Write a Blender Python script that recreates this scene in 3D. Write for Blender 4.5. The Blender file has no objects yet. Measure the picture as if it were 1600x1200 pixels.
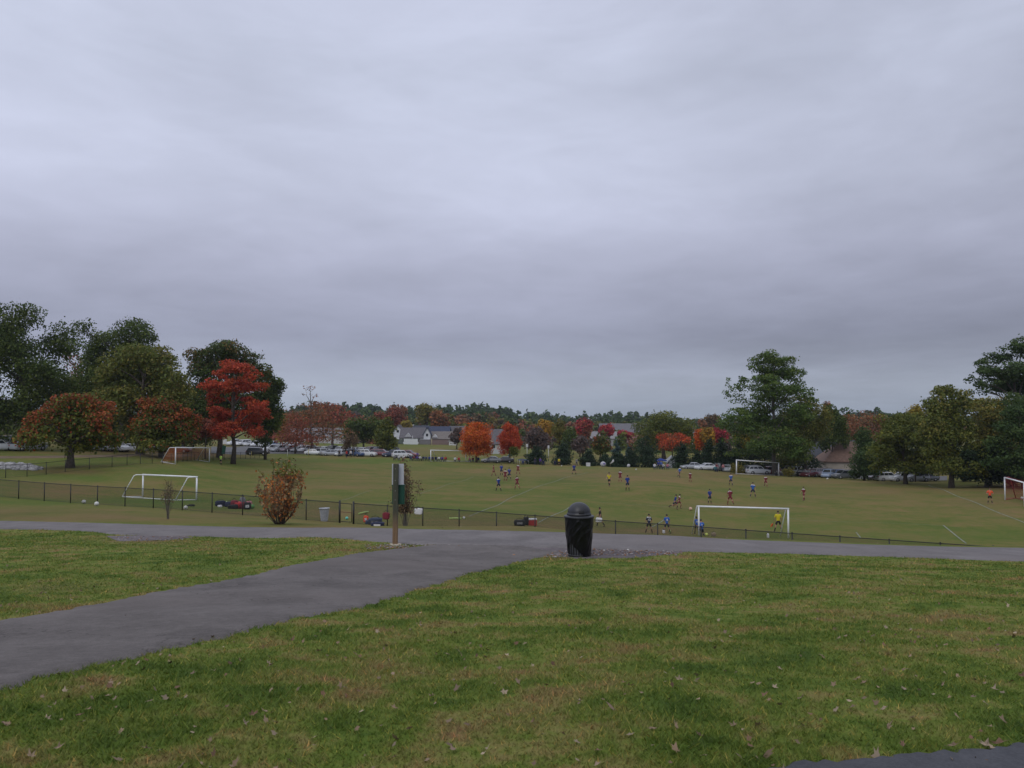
import bpy, bmesh, math, random
import numpy as np
from mathutils import Vector, Matrix

SC = bpy.context.scene
COL = SC.collection
F = 1232.0                 # focal length in pixels of the 1600 px wide photograph
HOR = 645.0                # horizon row
PITCH = math.atan((HOR - 600.0) / F)
EYE = 1.6

# ------------------------------------------------------------ camera
cam = bpy.data.cameras.new('camera')
cam.sensor_width = 36.0
cam.lens = 36.0 * F / 1600.0
cam.clip_start = 0.05
cam.clip_end = 6000
co = bpy.data.objects.new('camera', cam)
COL.objects.link(co)
co.location = (0, 0, EYE)
co.rotation_euler = (math.radians(90) + PITCH, 0, 0)
SC.camera = co

# ------------------------------------------------------------ view / world / sun
SC.view_settings.view_transform = 'Standard'
SC.view_settings.look = 'None'
SC.view_settings.exposure = 0.0
SC.view_settings.gamma = 1.0
SC.view_settings.use_curve_mapping = False
SC.cycles.max_bounces = 5
SC.cycles.diffuse_bounces = 3
SC.cycles.glossy_bounces = 2
SC.cycles.transmission_bounces = 3
SC.cycles.transparent_max_bounces = 4

SUN_EL, SUN_AZ = math.radians(42), math.radians(205)
w = bpy.data.worlds.new('World')
SC.world = w
w.use_nodes = True
nt = w.node_tree
nt.nodes.clear()
N, L = nt.nodes, nt.links


def nd(tree, typ, **kw):
    n = tree.nodes.new(typ)
    for k, v in kw.items():
        setattr(n, k, v)
    return n


def lk(tree, a, b):
    tree.links.new(a, b)


def mth(tree, op, a, b=None, c=None, clamp=False):
    n = tree.nodes.new('ShaderNodeMath')
    n.operation = op
    n.use_clamp = clamp
    for i, v in enumerate((a, b, c)):
        if v is None:
            continue
        if isinstance(v, (int, float)):
            n.inputs[i].default_value = v
        else:
            tree.links.new(v, n.inputs[i])
    return n.outputs[0]


def ramp(tree, fac, stops, interp='LINEAR'):
    r = tree.nodes.new('ShaderNodeValToRGB')
    r.color_ramp.interpolation = interp
    cr = r.color_ramp
    while len(cr.elements) > 1:
        cr.elements.remove(cr.elements[-1])
    cr.elements[0].position = stops[0][0]
    cr.elements[0].color = (*stops[0][1], 1)
    for p, c in stops[1:]:
        e = cr.elements.new(p)
        e.color = (*c, 1)
    tree.links.new(fac, r.inputs[0])
    return r.outputs[0]


def noise(tree, vec, scale, detail=3, rough=0.5, dim='3D', dist=0.0):
    n = tree.nodes.new('ShaderNodeTexNoise')
    n.noise_dimensions = dim
    n.inputs['Scale'].default_value = scale
    n.inputs['Detail'].default_value = detail
    n.inputs['Roughness'].default_value = rough
    n.inputs['Distortion'].default_value = dist
    if vec is not None:
        tree.links.new(vec, n.inputs['Vector'])
    return n.outputs[0]


def mixc(tree, fac, a, b, blend='MIX'):
    m = tree.nodes.new('ShaderNodeMix')
    m.data_type = 'RGBA'
    m.blend_type = blend
    for sock, v in ((m.inputs[0], fac), (m.inputs[6], a), (m.inputs[7], b)):
        if isinstance(v, (int, float)):
            sock.default_value = v
        elif isinstance(v, tuple):
            sock.default_value = (*v, 1)
        else:
            tree.links.new(v, sock)
    return m.outputs[2]


tc = nd(nt, 'ShaderNodeTexCoord')
nrm = nd(nt, 'ShaderNodeVectorMath', operation='NORMALIZE')
lk(nt, tc.outputs['Generated'], nrm.inputs[0])
sep = nd(nt, 'ShaderNodeSeparateXYZ')
lk(nt, nrm.outputs[0], sep.inputs[0])
zc = mth(nt, 'MAXIMUM', sep.outputs[2], 0.0)
# cloud base colour by elevation (an overcast sky: brighter to the zenith)
base = ramp(nt, zc, [(0.0, (.325, .372, .462)), (0.030, (.362, .402, .495)), (0.060, (.318, .345, .440)), (0.095, (.290, .308, .405)),
                     (0.14, (.345, .362, .472)), (0.19, (.420, .440, .565)), (0.27, (.494, .524, .656)),
                     (0.40, (.518, .555, .688)), (0.50, (.55, .585, .73)), (1.0, (.93, .96, 1.02))])
# the cloud layer as a plane seen from below
zq = mth(nt, 'ADD', zc, 0.10)
px = mth(nt, 'DIVIDE', sep.outputs[0], zq)
py = mth(nt, 'DIVIDE', sep.outputs[1], zq)
cv = nd(nt, 'ShaderNodeCombineXYZ')
lk(nt, px, cv.inputs[0]); lk(nt, py, cv.inputs[1])
cmap = nd(nt, 'ShaderNodeMapping')
cmap.inputs['Scale'].default_value = (1.0, 0.9, 1.0)
cmap.inputs['Rotation'].default_value = (0, 0, math.radians(-16))
cmap.inputs['Location'].default_value = (3.3, 1.7, 0)
lk(nt, cv.outputs[0], cmap.inputs[0])
n1 = noise(nt, cmap.outputs[0], 0.80, 6, 0.52, dist=0.7)
n2 = noise(nt, cmap.outputs[0], 2.4, 6, 0.55, dist=0.6)
dmap = nd(nt, 'ShaderNodeMapping')
dmap.inputs['Scale'].default_value = (1.0, 1.0, 3.4)
dmap.inputs['Location'].default_value = (0.7, 2.3, 0.4)
lk(nt, nrm.outputs[0], dmap.inputs[0])
n3 = noise(nt, dmap.outputs[0], 1.5, 5, 0.55, dist=0.5)
n4 = noise(nt, dmap.outputs[0], 5.0, 5, 0.6, dist=0.6)
v = mth(nt, 'ADD', mth(nt, 'MULTIPLY', mth(nt, 'SUBTRACT', n1, 0.5), 0.26),
        mth(nt, 'MULTIPLY', mth(nt, 'SUBTRACT', n2, 0.5), 0.16))
v = mth(nt, 'ADD', v, mth(nt, 'MULTIPLY', mth(nt, 'SUBTRACT', n3, 0.5), 0.66))
v = mth(nt, 'ADD', v, mth(nt, 'MULTIPLY', mth(nt, 'SUBTRACT', n4, 0.5), 0.27))
# thinner cloud: a broad brighter part ahead, the weather thicker to the right
dot = nd(nt, 'ShaderNodeVectorMath', operation='DOT_PRODUCT')
lk(nt, nrm.outputs[0], dot.inputs[0])
dot.inputs[1].default_value = Vector((0.03, 1.0, 0.25)).normalized()
glow = mth(nt, 'MULTIPLY', mth(nt, 'POWER', mth(nt, 'MAXIMUM', dot.outputs['Value'], 0.0), 26.0), 0.16)
v = mth(nt, 'ADD', v, glow)
side = mth(nt, 'MULTIPLY', sep.outputs[0], -0.20)
v = mth(nt, 'ADD', v, side)
v = mth(nt, 'ADD', v, 1.01)
cloud = nd(nt, 'ShaderNodeVectorMath', operation='SCALE')
lk(nt, base, cloud.inputs[0]); lk(nt, v, cloud.inputs['Scale'])
sky = nd(nt, 'ShaderNodeTexSky', sky_type='NISHITA')
sky.sun_disc = False
sky.sun_elevation = SUN_EL
sky.sun_rotation = SUN_AZ
sky.altitude = 200
bg1 = nd(nt, 'ShaderNodeBackground'); bg1.inputs[1].default_value = 0.06
lk(nt, sky.outputs[0], bg1.inputs[0])
bg2 = nd(nt, 'ShaderNodeBackground'); bg2.inputs[1].default_value = 1.0
lk(nt, cloud.outputs[0], bg2.inputs[0])
mx = nd(nt, 'ShaderNodeMixShader'); mx.inputs[0].default_value = 0.95
lk(nt, bg1.outputs[0], mx.inputs[1]); lk(nt, bg2.outputs[0], mx.inputs[2])
wo = nd(nt, 'ShaderNodeOutputWorld')
lk(nt, mx.outputs[0], wo.inputs[0])

sl = bpy.data.lights.new('sun', 'SUN')
sl.energy = 0.65
sl.angle = math.radians(30)
sl.color = (1.0, 0.97, 0.93)
so = bpy.data.objects.new('sun', sl)
COL.objects.link(so)
# Nishita: rotation 0 = +Y, clockwise seen from above
sd = Vector((math.sin(SUN_AZ) * math.cos(SUN_EL), math.cos(SUN_AZ) * math.cos(SUN_EL), math.sin(SUN_EL)))
so.rotation_euler = sd.to_track_quat('Z', 'Y').to_euler()

# ------------------------------------------------------------ geometry of the view
CP, SP = math.cos(PITCH), math.sin(PITCH)


def ray(x, y):
    u = (x - 800.0) / F
    vv = (600.0 - y) / F
    return Vector((u, CP - vv * SP, SP + vv * CP))


def P(x, y, D):
    """point at forward distance D seen at photo pixel (x, y)"""
    d = ray(x, y)
    t = D / d.y
    return Vector((d.x * t, D, EYE + d.z * t))


def ztab(y, D):
    d = ray(800, y)
    return EYE + d.z / d.y * D


def pchip(xk, yk, xs):
    xk = np.asarray(xk, float); yk = np.asarray(yk, float)
    h = np.diff(xk); dl = np.diff(yk) / h
    d = np.zeros_like(yk)
    d[0] = dl[0]; d[-1] = dl[-1]
    for i in range(1, len(xk) - 1):
        if dl[i - 1] * dl[i] > 0:
            w1 = 2 * h[i] + h[i - 1]; w2 = h[i] + 2 * h[i - 1]
            d[i] = (w1 + w2) / (w1 / dl[i - 1] + w2 / dl[i])
    xs = np.clip(xs, xk[0], xk[-1])
    k = np.clip(np.searchsorted(xk, xs) - 1, 0, len(xk) - 2)
    t = (xs - xk[k]) / h[k]
    return ((1 + 2 * t) * (1 - t) ** 2 * yk[k] + t * (1 - t) ** 2 * h[k] * d[k]
            + t * t * (3 - 2 * t) * yk[k + 1] + t * t * (t - 1) * h[k] * d[k + 1])


# height of the ground along nine sight lines: (distance, photo row)
PROF = {
    0: [(20, 857), (32, 827), (36, 815), (55.3, 776), (62, 761), (75, 746), (86, 733), (94, 725), (104, 716), (120, 704.5), (140, 690), (160, 671), (200, 656), (400, 650)],
    200: [(20, 855), (28.5, 832), (33, 820), (52.2, 791.6), (62, 784), (70, 777), (80, 750), (88, 731), (100, 721), (110, 712), (135, 706), (160, 694), (200, 685), (400, 670)],
    400: [(20, 856), (26, 842), (31, 824), (49.3, 807), (58, 797), (70, 781), (90, 757), (120, 731), (150, 717), (165, 713), (200, 704), (260, 692), (400, 680)],
    600: [(21, 851), (26, 828), (46.8, 822.4), (60, 803), (80, 778), (100, 757), (130, 739), (160, 725), (178, 716), (230, 704), (280, 696), (300, 693), (400, 682)],
    800: [(19.5, 864), (24, 831), (44.5, 837), (52, 822), (60, 808), (80, 785), (98, 767), (130, 744), (160, 731), (172, 726), (200, 716), (300, 697), (400, 685)],
    1000: [(18.5, 869), (23, 838), (26, 838.5), (42.3, 853), (60, 836), (66, 829), (80, 797), (100, 764), (120, 750), (145, 734), (155, 731), (170, 730), (200, 722), (300, 702), (400, 688)],
    1200: [(19, 870), (23.5, 847), (25.5, 843), (40.5, 868.6), (58, 847), (64, 838), (80, 805), (97, 780), (130, 752), (142, 744), (155, 743), (170, 739), (200, 728), (300, 705), (400, 690)],
    1400: [(19.5, 874), (24, 855), (26, 850.5), (38.8, 884), (56, 862), (62, 848), (80, 808), (100, 780), (120, 762), (132, 754), (150, 752), (170, 745), (200, 732), (300, 705), (400, 690)],
    1600: [(20, 878), (25, 857.5), (27, 854), (37.2, 899), (55, 870), (62, 853), (75, 818), (90, 788), (110, 765), (120, 758), (150, 745), (200, 728), (300, 700), (400, 690)],
}
YG = np.concatenate([np.arange(0, 60, 0.5), np.arange(60, 200, 1.0), np.geomspace(200, 3500, 60)])
SG = np.linspace(-0.70, 0.70, 141)
_cols = sorted(PROF)
_tab = np.zeros((len(_cols), len(YG)))
for i, cx in enumerate(_cols):
    ks = [(0, 0.0), (3.5, 0.0), (7, -0.38), (12, -1.0)] + [(D, ztab(y, D)) for D, y in PROF[cx]]
    ks += [(600, ztab(672, 600)), (900, ztab(664, 900)), (1500, ztab(660, 1500)), (3500, ztab(656, 3500))] if cx > 200 else \
          [(600, ztab(650, 600)), (900, ztab(648, 900)), (3500, ztab(650, 3500))]
    _tab[i] = pchip([k[0] for k in ks], [k[1] for k in ks], YG)
HT = np.zeros((len(SG), len(YG)))
for j in range(len(YG)):
    HT[:, j] = pchip([(c - 800) / F for c in _cols], _tab[:, j], SG)
# soften creases
for _ in range(3):
    HT[1:-1] = (HT[:-2] + 2 * HT[1:-1] + HT[2:]) / 4


def Hn(X, Y):
    X = np.asarray(X, float); Y = np.asarray(Y, float)
    s = np.clip(X / np.maximum(Y, 12.0), SG[0], SG[-1] - 1e-6)
    yy = np.clip(Y, YG[0], YG[-1] - 1e-3)
    fi = (s - SG[0]) / (SG[1] - SG[0]); i = np.clip(fi.astype(int), 0, len(SG) - 2); a = fi - i
    j = np.clip(np.searchsorted(YG, yy, side='right') - 1, 0, len(YG) - 2)
    b = (yy - YG[j]) / (YG[j + 1] - YG[j])
    z = (HT[i, j] * (1 - a) + HT[i + 1, j] * a) * (1 - b) + (HT[i, j + 1] * (1 - a) + HT[i + 1, j + 1] * a) * b
    near = np.exp(-np.maximum(Y - 14, 0) / 6.0) * np.clip((Y + 5) / 5, 0, 1)
    z = z + near * (0.018 * np.sin(X * 1.3 + 1.1 * np.sin(Y * .7)) + 0.014 * np.sin(Y * 1.9 + X * .4))
    far = np.clip((Y - 45) / 20, 0, 1)
    z = z + far * 0.05 * (np.sin(X * .23 + 1.3 * np.sin(Y * .11)) + np.sin(Y * .31 + X * .07))
    return z


def H(X, Y):
    return float(Hn(np.array([X]), np.array([Y]))[0])


def G(x, y, dmin=2.0, dmax=3000):
    """first ground point seen at photo pixel (x, y) farther than dmin"""
    d = ray(x, y)
    D = dmin
    prev = None
    while D < dmax:
        t = D / d.y
        g = H(d.x * t, D) - (EYE + d.z * t)
        if g >= 0:
            if prev is None:
                break
            lo, hi = prev, D
            for _ in range(18):
                m = (lo + hi) / 2; t = m / d.y
                if H(d.x * t, m) - (EYE + d.z * t) >= 0:
                    hi = m
                else:
                    lo = m
            D = hi
            break
        prev = D
        D += 0.4 if D < 60 else 1.0
    t = D / d.y
    X = d.x * t
    return Vector((X, D, H(X, D)))


# ------------------------------------------------------------ object helpers
def link(o, parent=None):
    COL.objects.link(o)
    if parent is not None:
        o.parent = parent
    return o


def tag(o, label=None, cat=None, group=None, kind=None):
    if label: o['label'] = label
    if cat: o['category'] = cat
    if group: o['group'] = group
    if kind: o['kind'] = kind
    return o


def empty(name, loc, rz=0.0, label=None, cat=None, group=None, scale=1.0):
    o = bpy.data.objects.new(name, None)
    o.empty_display_size = 0.2
    link(o)
    o.location = loc
    o.rotation_euler = (0, 0, rz)
    o.scale = (scale,) * 3
    return tag(o, label, cat, group)


def meshobj(name, me, parent=None, mat=None, loc=None, rot=None):
    o = bpy.data.objects.new(name, me)
    link(o, parent)
    if mat is not None and not me.materials:
        me.materials.append(mat)
    if loc is not None: o.location = loc
    if rot is not None: o.rotation_euler = rot
    return o


def quads_mesh(name, V, Q, cols=None, mat=None):
    """V (n,3), Q (m,4) or (m,3) -> mesh, optional per face colour"""
    me = bpy.data.meshes.new(name)
    V = np.ascontiguousarray(V, dtype=np.float32); Q = np.ascontiguousarray(Q, dtype=np.int32)
    k = Q.shape[1]
    me.vertices.add(len(V)); me.vertices.foreach_set('co', V.ravel())
    me.loops.add(Q.size); me.loops.foreach_set('vertex_index', Q.ravel())
    me.polygons.add(len(Q))
    me.polygons.foreach_set('loop_start', np.arange(0, Q.size, k, dtype=np.int32))
    me.polygons.foreach_set('loop_total', np.full(len(Q), k, dtype=np.int32))
    me.update(calc_edges=True)
    if cols is not None:
        at = me.attributes.new('Col', 'FLOAT_COLOR', 'FACE')
        c4 = np.ones((len(Q), 4), dtype=np.float32); c4[:, :3] = cols
        at.data.foreach_set('color', c4.ravel())
    if mat is not None: me.materials.append(mat)
    return me


class MB:
    """collects boxes, tubes, lathes and free faces into one mesh"""
    def __init__(self):
        self.v = []; self.f = []; self.smooth = []

    def add(self, vs, fs, sm=False):
        b = len(self.v)
        self.v += [tuple(p) for p in vs]
        self.f += [tuple(b + i for i in q) for q in fs]
        self.smooth += [sm] * len(fs)
        return self

    def box(self, c, s, rot=None, taper=1.0):
        vs = []
        for dz in (-1, 1):
            k = taper if dz > 0 else 1.0
            for dx, dy in ((-1, -1), (1, -1), (1, 1), (-1, 1)):
                p = Vector((dx * s[0] / 2 * k, dy * s[1] / 2 * k, dz * s[2] / 2))
                if rot is not None: p = rot @ p
                vs.append(p + Vector(c))
        return self.add(vs, [(3, 2, 1, 0), (4, 5, 6, 7), (0, 1, 5, 4), (1, 2, 6, 5), (2, 3, 7, 6), (3, 0, 4, 7)])

    def tube(self, pts, rad, n=8, cap=True, sm=True):
        pts = [Vector(p) for p in pts]
        if not hasattr(rad, '__len__'): rad = [rad] * len(pts)
        vs = []; fs = []
        up0 = Vector((0.13, 0.31, 1)).normalized()
        for i, p in enumerate(pts):
            a = pts[max(i - 1, 0)]; b = pts[min(i + 1, len(pts) - 1)]
            t = (b - a).normalized() if (b - a).length > 1e-9 else Vector((0, 0, 1))
            u = t.cross(up0)
            if u.length < 0.05: u = t.cross(Vector((1, 0, 0)))
            u.normalize(); w_ = t.cross(u)
            for k in range(n):
                an = 2 * math.pi * k / n
                vs.append(p + (u * math.cos(an) + w_ * math.sin(an)) * rad[i])
        for i in range(len(pts) - 1):
            for k in range(n):
                fs.append((i * n + k, (i + 1) * n + k, (i + 1) * n + (k + 1) % n, i * n + (k + 1) % n))
        if cap:
            fs.append(tuple(range(n)))
            fs.append(tuple(reversed(range((len(pts) - 1) * n, len(pts) * n))))
        return self.add(vs, fs, sm)

    def lathe(self, prof, n=32, c=(0, 0, 0), sm=True):
        vs = []; fs = []
        for r, z in prof:
            for k in range(n):
                a = 2 * math.pi * k / n
                vs.append((c[0] + r * math.cos(a), c[1] + r * math.sin(a), c[2] + z))
        for i in range(len(prof) - 1):
            for k in range(n):
                fs.append((i * n + k, i * n + (k + 1) % n, (i + 1) * n + (k + 1) % n, (i + 1) * n + k))
        return self.add(vs, fs, sm)

    def mesh(self, name, mat=None):
        me = bpy.data.meshes.new(name)
        me.from_pydata(self.v, [], self.f)
        me.polygons.foreach_set('use_smooth', self.smooth)
        me.update()
        if mat is not None: me.materials.append(mat)
        return me

    def build(self, name, mat=None, parent=None, loc=None, rot=None):
        return meshobj(name, self.mesh(name, mat), parent, None, loc, rot)


# ------------------------------------------------------------ materials
_mc = {}


def pmat(name, col, rough=0.7, metal=0.0, spec=0.5, coat=0.0, nz=0.0, nscale=8.0, bump=0.0, coords='Object'):
    if name in _mc: return _mc[name]
    m = bpy.data.materials.new(name)
    m.use_nodes = True
    t = m.node_tree
    b = t.nodes['Principled BSDF']
    b.inputs['Base Color'].default_value = (*col, 1)
    b.inputs['Roughness'].default_value = rough
    b.inputs['Metallic'].default_value = metal
    b.inputs['Specular IOR Level'].default_value = spec
    b.inputs['Coat Weight'].default_value = coat
    if nz > 0 or bump > 0:
        c = nd(t, 'ShaderNodeTexCoord')
        n = noise(t, c.outputs[coords], nscale, 5, 0.6)
        if nz > 0:
            lo = tuple(x * (1 - nz) for x in col); hi = tuple(min(1, x * (1 + nz)) for x in col)
            lk(t, ramp(t, n, [(0.3, lo), (0.7, hi)]), b.inputs['Base Color'])
        if bump > 0:
            bp = nd(t, 'ShaderNodeBump'); bp.inputs['Strength'].default_value = bump
            lk(t, n, bp.inputs['Height']); lk(t, bp.outputs[0], b.inputs['Normal'])
    _mc[name] = m
    return m


def lawn_colour(t):
    """shared by the ground sheet and the blades that grow on it: green turf with tan and brown patches"""
    g = nd(t, 'ShaderNodeNewGeometry')
    pos = g.outputs['Position']
    a = noise(t, pos, 0.35, 4, 0.6, dist=0.5)
    b = noise(t, pos, 1.7, 4, 0.62, dist=0.4)
    c = noise(t, pos, 9.0, 3, 0.6)
    v1 = mth(t, 'ADD', mth(t, 'MULTIPLY', a, 0.40), mth(t, 'MULTIPLY', b, 0.60))
    v1 = mth(t, 'ADD', v1, mth(t, 'MULTIPLY', mth(t, 'SUBTRACT', c, 0.5), 0.22))
    col = ramp(t, v1, [(0.35, (.062, .108, .018)), (0.43, (.092, .142, .022)), (0.50, (.142, .184, .034)),
                       (0.56, (.212, .198, .062)), (0.66, (.232, .152, .070))])
    return col, pos, b, c


def make_ground_mat():
    m = bpy.data.materials.new('turf_ground')
    m.use_nodes = True
    t = m.node_tree
    b = t.nodes['Principled BSDF']
    col, pos, nb, ncc = lawn_colour(t)
    f1 = noise(t, pos, 0.045, 4, 0.6, dist=0.6)
    f2 = noise(t, pos, 0.22, 5, 0.65, dist=0.4)
    f3 = noise(t, pos, 1.3, 4, 0.7)
    vv = mth(t, 'ADD', mth(t, 'MULTIPLY', f1, 0.35), mth(t, 'MULTIPLY', f2, 0.40))
    vv = mth(t, 'ADD', vv, mth(t, 'MULTIPLY', f3, 0.25))
    fcol = ramp(t, vv, [(0.36, (.076, .108, .020)), (0.45, (.108, .130, .028)), (0.52, (.150, .140, .040)), (0.60, (.205, .145, .060))])
    fa = nd(t, 'ShaderNodeAttribute', attribute_name='far')
    cc = mixc(t, fa.outputs['Fac'], col, fcol)
    lu = nd(t, 'ShaderNodeAttribute', attribute_name='lush')
    cc = mixc(t, lu.outputs['Fac'], cc, mixc(t, f3, (.070, .122, .020), (.105, .152, .028)))
    di = nd(t, 'ShaderNodeAttribute', attribute_name='dry')
    cc = mixc(t, di.outputs['Fac'], cc, mixc(t, f3, (.150, .092, .048), (.235, .160, .080)))
    li = nd(t, 'ShaderNodeAttribute', attribute_name='litter')
    cc = mixc(t, li.outputs['Fac'], cc, mixc(t, f3, (.085, .045, .026), (.15, .082, .045)))
    lk(t, cc, b.inputs['Base Color'])
    b.inputs['Roughness'].default_value = 0.95
    b.inputs['Specular IOR Level'].default_value = 0.1
    bp = nd(t, 'ShaderNodeBump'); bp.inputs['Strength'].default_value = 0.6; bp.inputs['Distance'].default_value = 0.05
    lk(t, noise(t, pos, 30.0, 4, 0.7), bp.inputs['Height'])
    lk(t, bp.outputs[0], b.inputs['Normal'])
    return m


def make_blade_mat():
    m = bpy.data.materials.new('grass_blade')
    m.use_nodes = True
    t = m.node_tree
    b = t.nodes['Principled BSDF']
    col, pos, nb, ncc = lawn_colour(t)
    at = nd(t, 'ShaderNodeAttribute', attribute_name='Col')
    cc = mixc(t, 1.0, col, at.outputs['Color'], 'MULTIPLY')
    lk(t, cc, b.inputs['Base Color'])
    b.inputs['Roughness'].default_value = 0.6
    b.inputs['Specular IOR Level'].default_value = 0.25
    tr = nd(t, 'ShaderNodeBsdfTranslucent')
    lk(t, cc, tr.inputs[0])
    mxs = nd(t, 'ShaderNodeMixShader'); mxs.inputs[0].default_value = 0.35
    out = t.nodes['Material Output']
    lk(t, b.outputs[0], mxs.inputs[1]); lk(t, tr.outputs[0], mxs.inputs[2]); lk(t, mxs.outputs[0], out.inputs[0])
    return m


def make_leaf_mat():
    m = bpy.data.materials.new('foliage')
    m.use_nodes = True
    t = m.node_tree
    b = t.nodes['Principled BSDF']
    at = nd(t, 'ShaderNodeAttribute', attribute_name='Col')
    lk(t, at.outputs['Color'], b.inputs['Base Color'])
    b.inputs['Roughness'].default_value = 0.65
    b.inputs['Specular IOR Level'].default_value = 0.2
    tr = nd(t, 'ShaderNodeBsdfTranslucent')
    lk(t, at.outputs['Color'], tr.inputs[0])
    mxs = nd(t, 'ShaderNodeMixShader'); mxs.inputs[0].default_value = 0.25
    out = t.nodes['Material Output']
    lk(t, b.outputs[0], mxs.inputs[1]); lk(t, tr.outputs[0], mxs.inputs[2]); lk(t, mxs.outputs[0], out.inputs[0])
    return m


def make_asphalt(name, lo, hi, patch):
    m = bpy.data.materials.new(name)
    m.use_nodes = True
    t = m.node_tree
    b = t.nodes['Principled BSDF']
    g = nd(t, 'ShaderNodeNewGeometry'); pos = g.outputs['Position']
    n_ = noise(t, pos, 0.8, 5, 0.65, dist=0.3)
    fine = noise(t, pos, 70.0, 4, 0.75)
    mid = noise(t, pos, 11.0, 4, 0.7)
    v_ = mth(t, 'ADD', mth(t, 'MULTIPLY', n_, 0.40), mth(t, 'ADD', mth(t, 'MULTIPLY', fine, 0.38), mth(t, 'MULTIPLY', mid, 0.22)))
    c = ramp(t, v_, [(0.40, lo), (0.60, hi)])
    big = noise(t, pos, 0.25, 3, 0.5)
    c = mixc(t, mth(t, 'MULTIPLY', mth(t, 'SUBTRACT', big, 0.48, clamp=True), 3.0, clamp=True), c, patch)
    wv = nd(t, 'ShaderNodeVectorMath', operation='ADD')
    nn_ = nd(t, 'ShaderNodeTexNoise'); nn_.inputs['Scale'].default_value = 2.5; nn_.inputs['Detail'].default_value = 5
    lk(t, pos, nn_.inputs['Vector']); lk(t, pos, wv.inputs[0]); lk(t, nn_.outputs['Color'], wv.inputs[1])
    vo = nd(t, 'ShaderNodeTexVoronoi', feature='DISTANCE_TO_EDGE'); vo.inputs['Scale'].default_value = 0.33
    lk(t, wv.outputs[0], vo.inputs['Vector'])
    ck = mth(t, 'LESS_THAN', vo.outputs['Distance'], 0.0035)
    ck = mth(t, 'MULTIPLY', ck, mth(t, 'MULTIPLY', mth(t, 'SUBTRACT', mid, 0.35, clamp=True), 2.6, clamp=True))
    c = mixc(t, ck, c, tuple(x * .45 for x in lo))
    lk(t, c, b.inputs['Base Color'])
    b.inputs['Roughness'].default_value = 0.95
    b.inputs['Specular IOR Level'].default_value = 0.12
    bp = nd(t, 'ShaderNodeBump'); bp.inputs['Strength'].default_value = 0.5; bp.inputs['Distance'].default_value = 0.006
    lk(t, fine, bp.inputs['Height']); lk(t, bp.outputs[0], b.inputs['Normal'])
    return m


M_GROUND = make_ground_mat()
M_BLADE = make_blade_mat()
M_LEAF = make_leaf_mat()
M_PATH = make_asphalt('worn_asphalt', (.094, .085, .083), (.178, .161, .157), (.140, .122, .117))
M_ROAD = make_asphalt('pale_asphalt', (.128, .118, .119), (.218, .202, .204), (.180, .162, .160))
M_DARKP = make_asphalt('dark_asphalt', (.050, .052, .060), (.098, .10, .112), (.07, .07, .08))
M_GRAV = make_asphalt('gravel', (.07, .06, .068), (.23, .20, .205), (.17, .12, .10))
M_DIRT = make_asphalt('bare_dirt', (.10, .075, .05), (.22, .165, .115), (.20, .13, .085))
M_LOT = make_asphalt('lot_asphalt', (.10, .10, .105), (.17, .17, .175), (.13, .13, .135))
M_BARK = pmat('bark', (.075, .060, .048), 0.9, nz=0.5, nscale=6, bump=0.5)
M_BARK2 = pmat('grey_bark', (.13, .115, .10), 0.9, nz=0.4, nscale=6, bump=0.4)
M_FBLK = pmat('black_coated_steel', (.012, .012, .013), 0.5)
M_WHITE = pmat('white_painted_tube', (.78, .79, .82), 0.4, nz=0.08, nscale=3)
M_LINE = pmat('field_paint', (.20, .22, .165), 0.95, nz=0.5, nscale=2.0)

# ------------------------------------------------------------ terrain
# image-space anchors turned into world blobs: (x, y, rx, ry, strength)
DRY = [(150, 808, 260, 6, .8), (60, 800, 160, 8, .7), (330, 805, 120, 8, .6), (480, 824, 150, 3, .8), (80, 757, 60, 6, .5), (140, 763, 60, 5, .45),
       (800, 818, 150, 12, .75), (520, 800, 60, 18, .65), (1000, 828, 120, 8, .75), (760, 825, 130, 6, .6), (640, 812, 60, 14, .25),
       (1400, 765, 150, 12, .6), (1500, 785, 80, 10, .5), (1300, 775, 70, 8, .4), (1540, 765, 70, 8, .6), (1000, 742, 260, 8, .6), (1250, 752, 130, 8, .6),
       (520, 757, 120, 9, .4), (600, 800, 80, 8, .25), (700, 742, 80, 6, .3), (440, 737, 90, 4, .5), (1100, 790, 120, 6, .35),
       (640, 857, 70, 5, .9), (735, 861, 30, 2, .6), (225, 843, 60, 4, .8), (860, 866, 40, 5, .9), (1180, 876, 60, 4, .3),
       (650, 705, 60, 4, .6), (700, 703, 80, 4, .5), (1345, 745, 60, 4, .5), (1560, 795, 50, 12, .3), (1300, 858, 200, 3, .4),
       (90, 915, 70, 8, .5), (300, 890, 60, 5, .4), (200, 1130, 60, 12, .25), (1130, 1010, 80, 10, .3), (1450, 960, 130, 8, .35), (1000, 905, 140, 8, .4),
       (250, 708, 60, 5, .6)]
LUSH = [(120, 745, 150, 9, .8), (230, 736, 140, 10, .7), (100, 785, 200, 7, .7), (250, 785, 120, 8, .75), (380, 788, 120, 6, .6), (560, 720, 150, 4, .8), (330, 720, 100, 4, .5),
        (560, 793, 120, 10, .4), (860, 798, 80, 14, .6), (960, 805, 60, 12, .5), (1440, 758, 90, 3, .8), (700, 797, 70, 10, .5), (1100, 815, 300, 8, .35),
        (1250, 822, 150, 12, .5), (1450, 835, 160, 12, .6), (640, 697, 80, 3, .8), (560, 697, 50, 4, .6), (160, 722, 120, 6, .5), (100, 672, 60, 8, .5), (470, 755, 80, 12, .2),
        (420, 860, 160, 10, .5), (1100, 866, 60, 2, .6), (640, 765, 120, 8, .3), (330, 757, 90, 9, .3), (680, 690, 60, 3, .7), (40, 757, 80, 5, .5), (260, 900, 150, 9, .4)]
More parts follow.
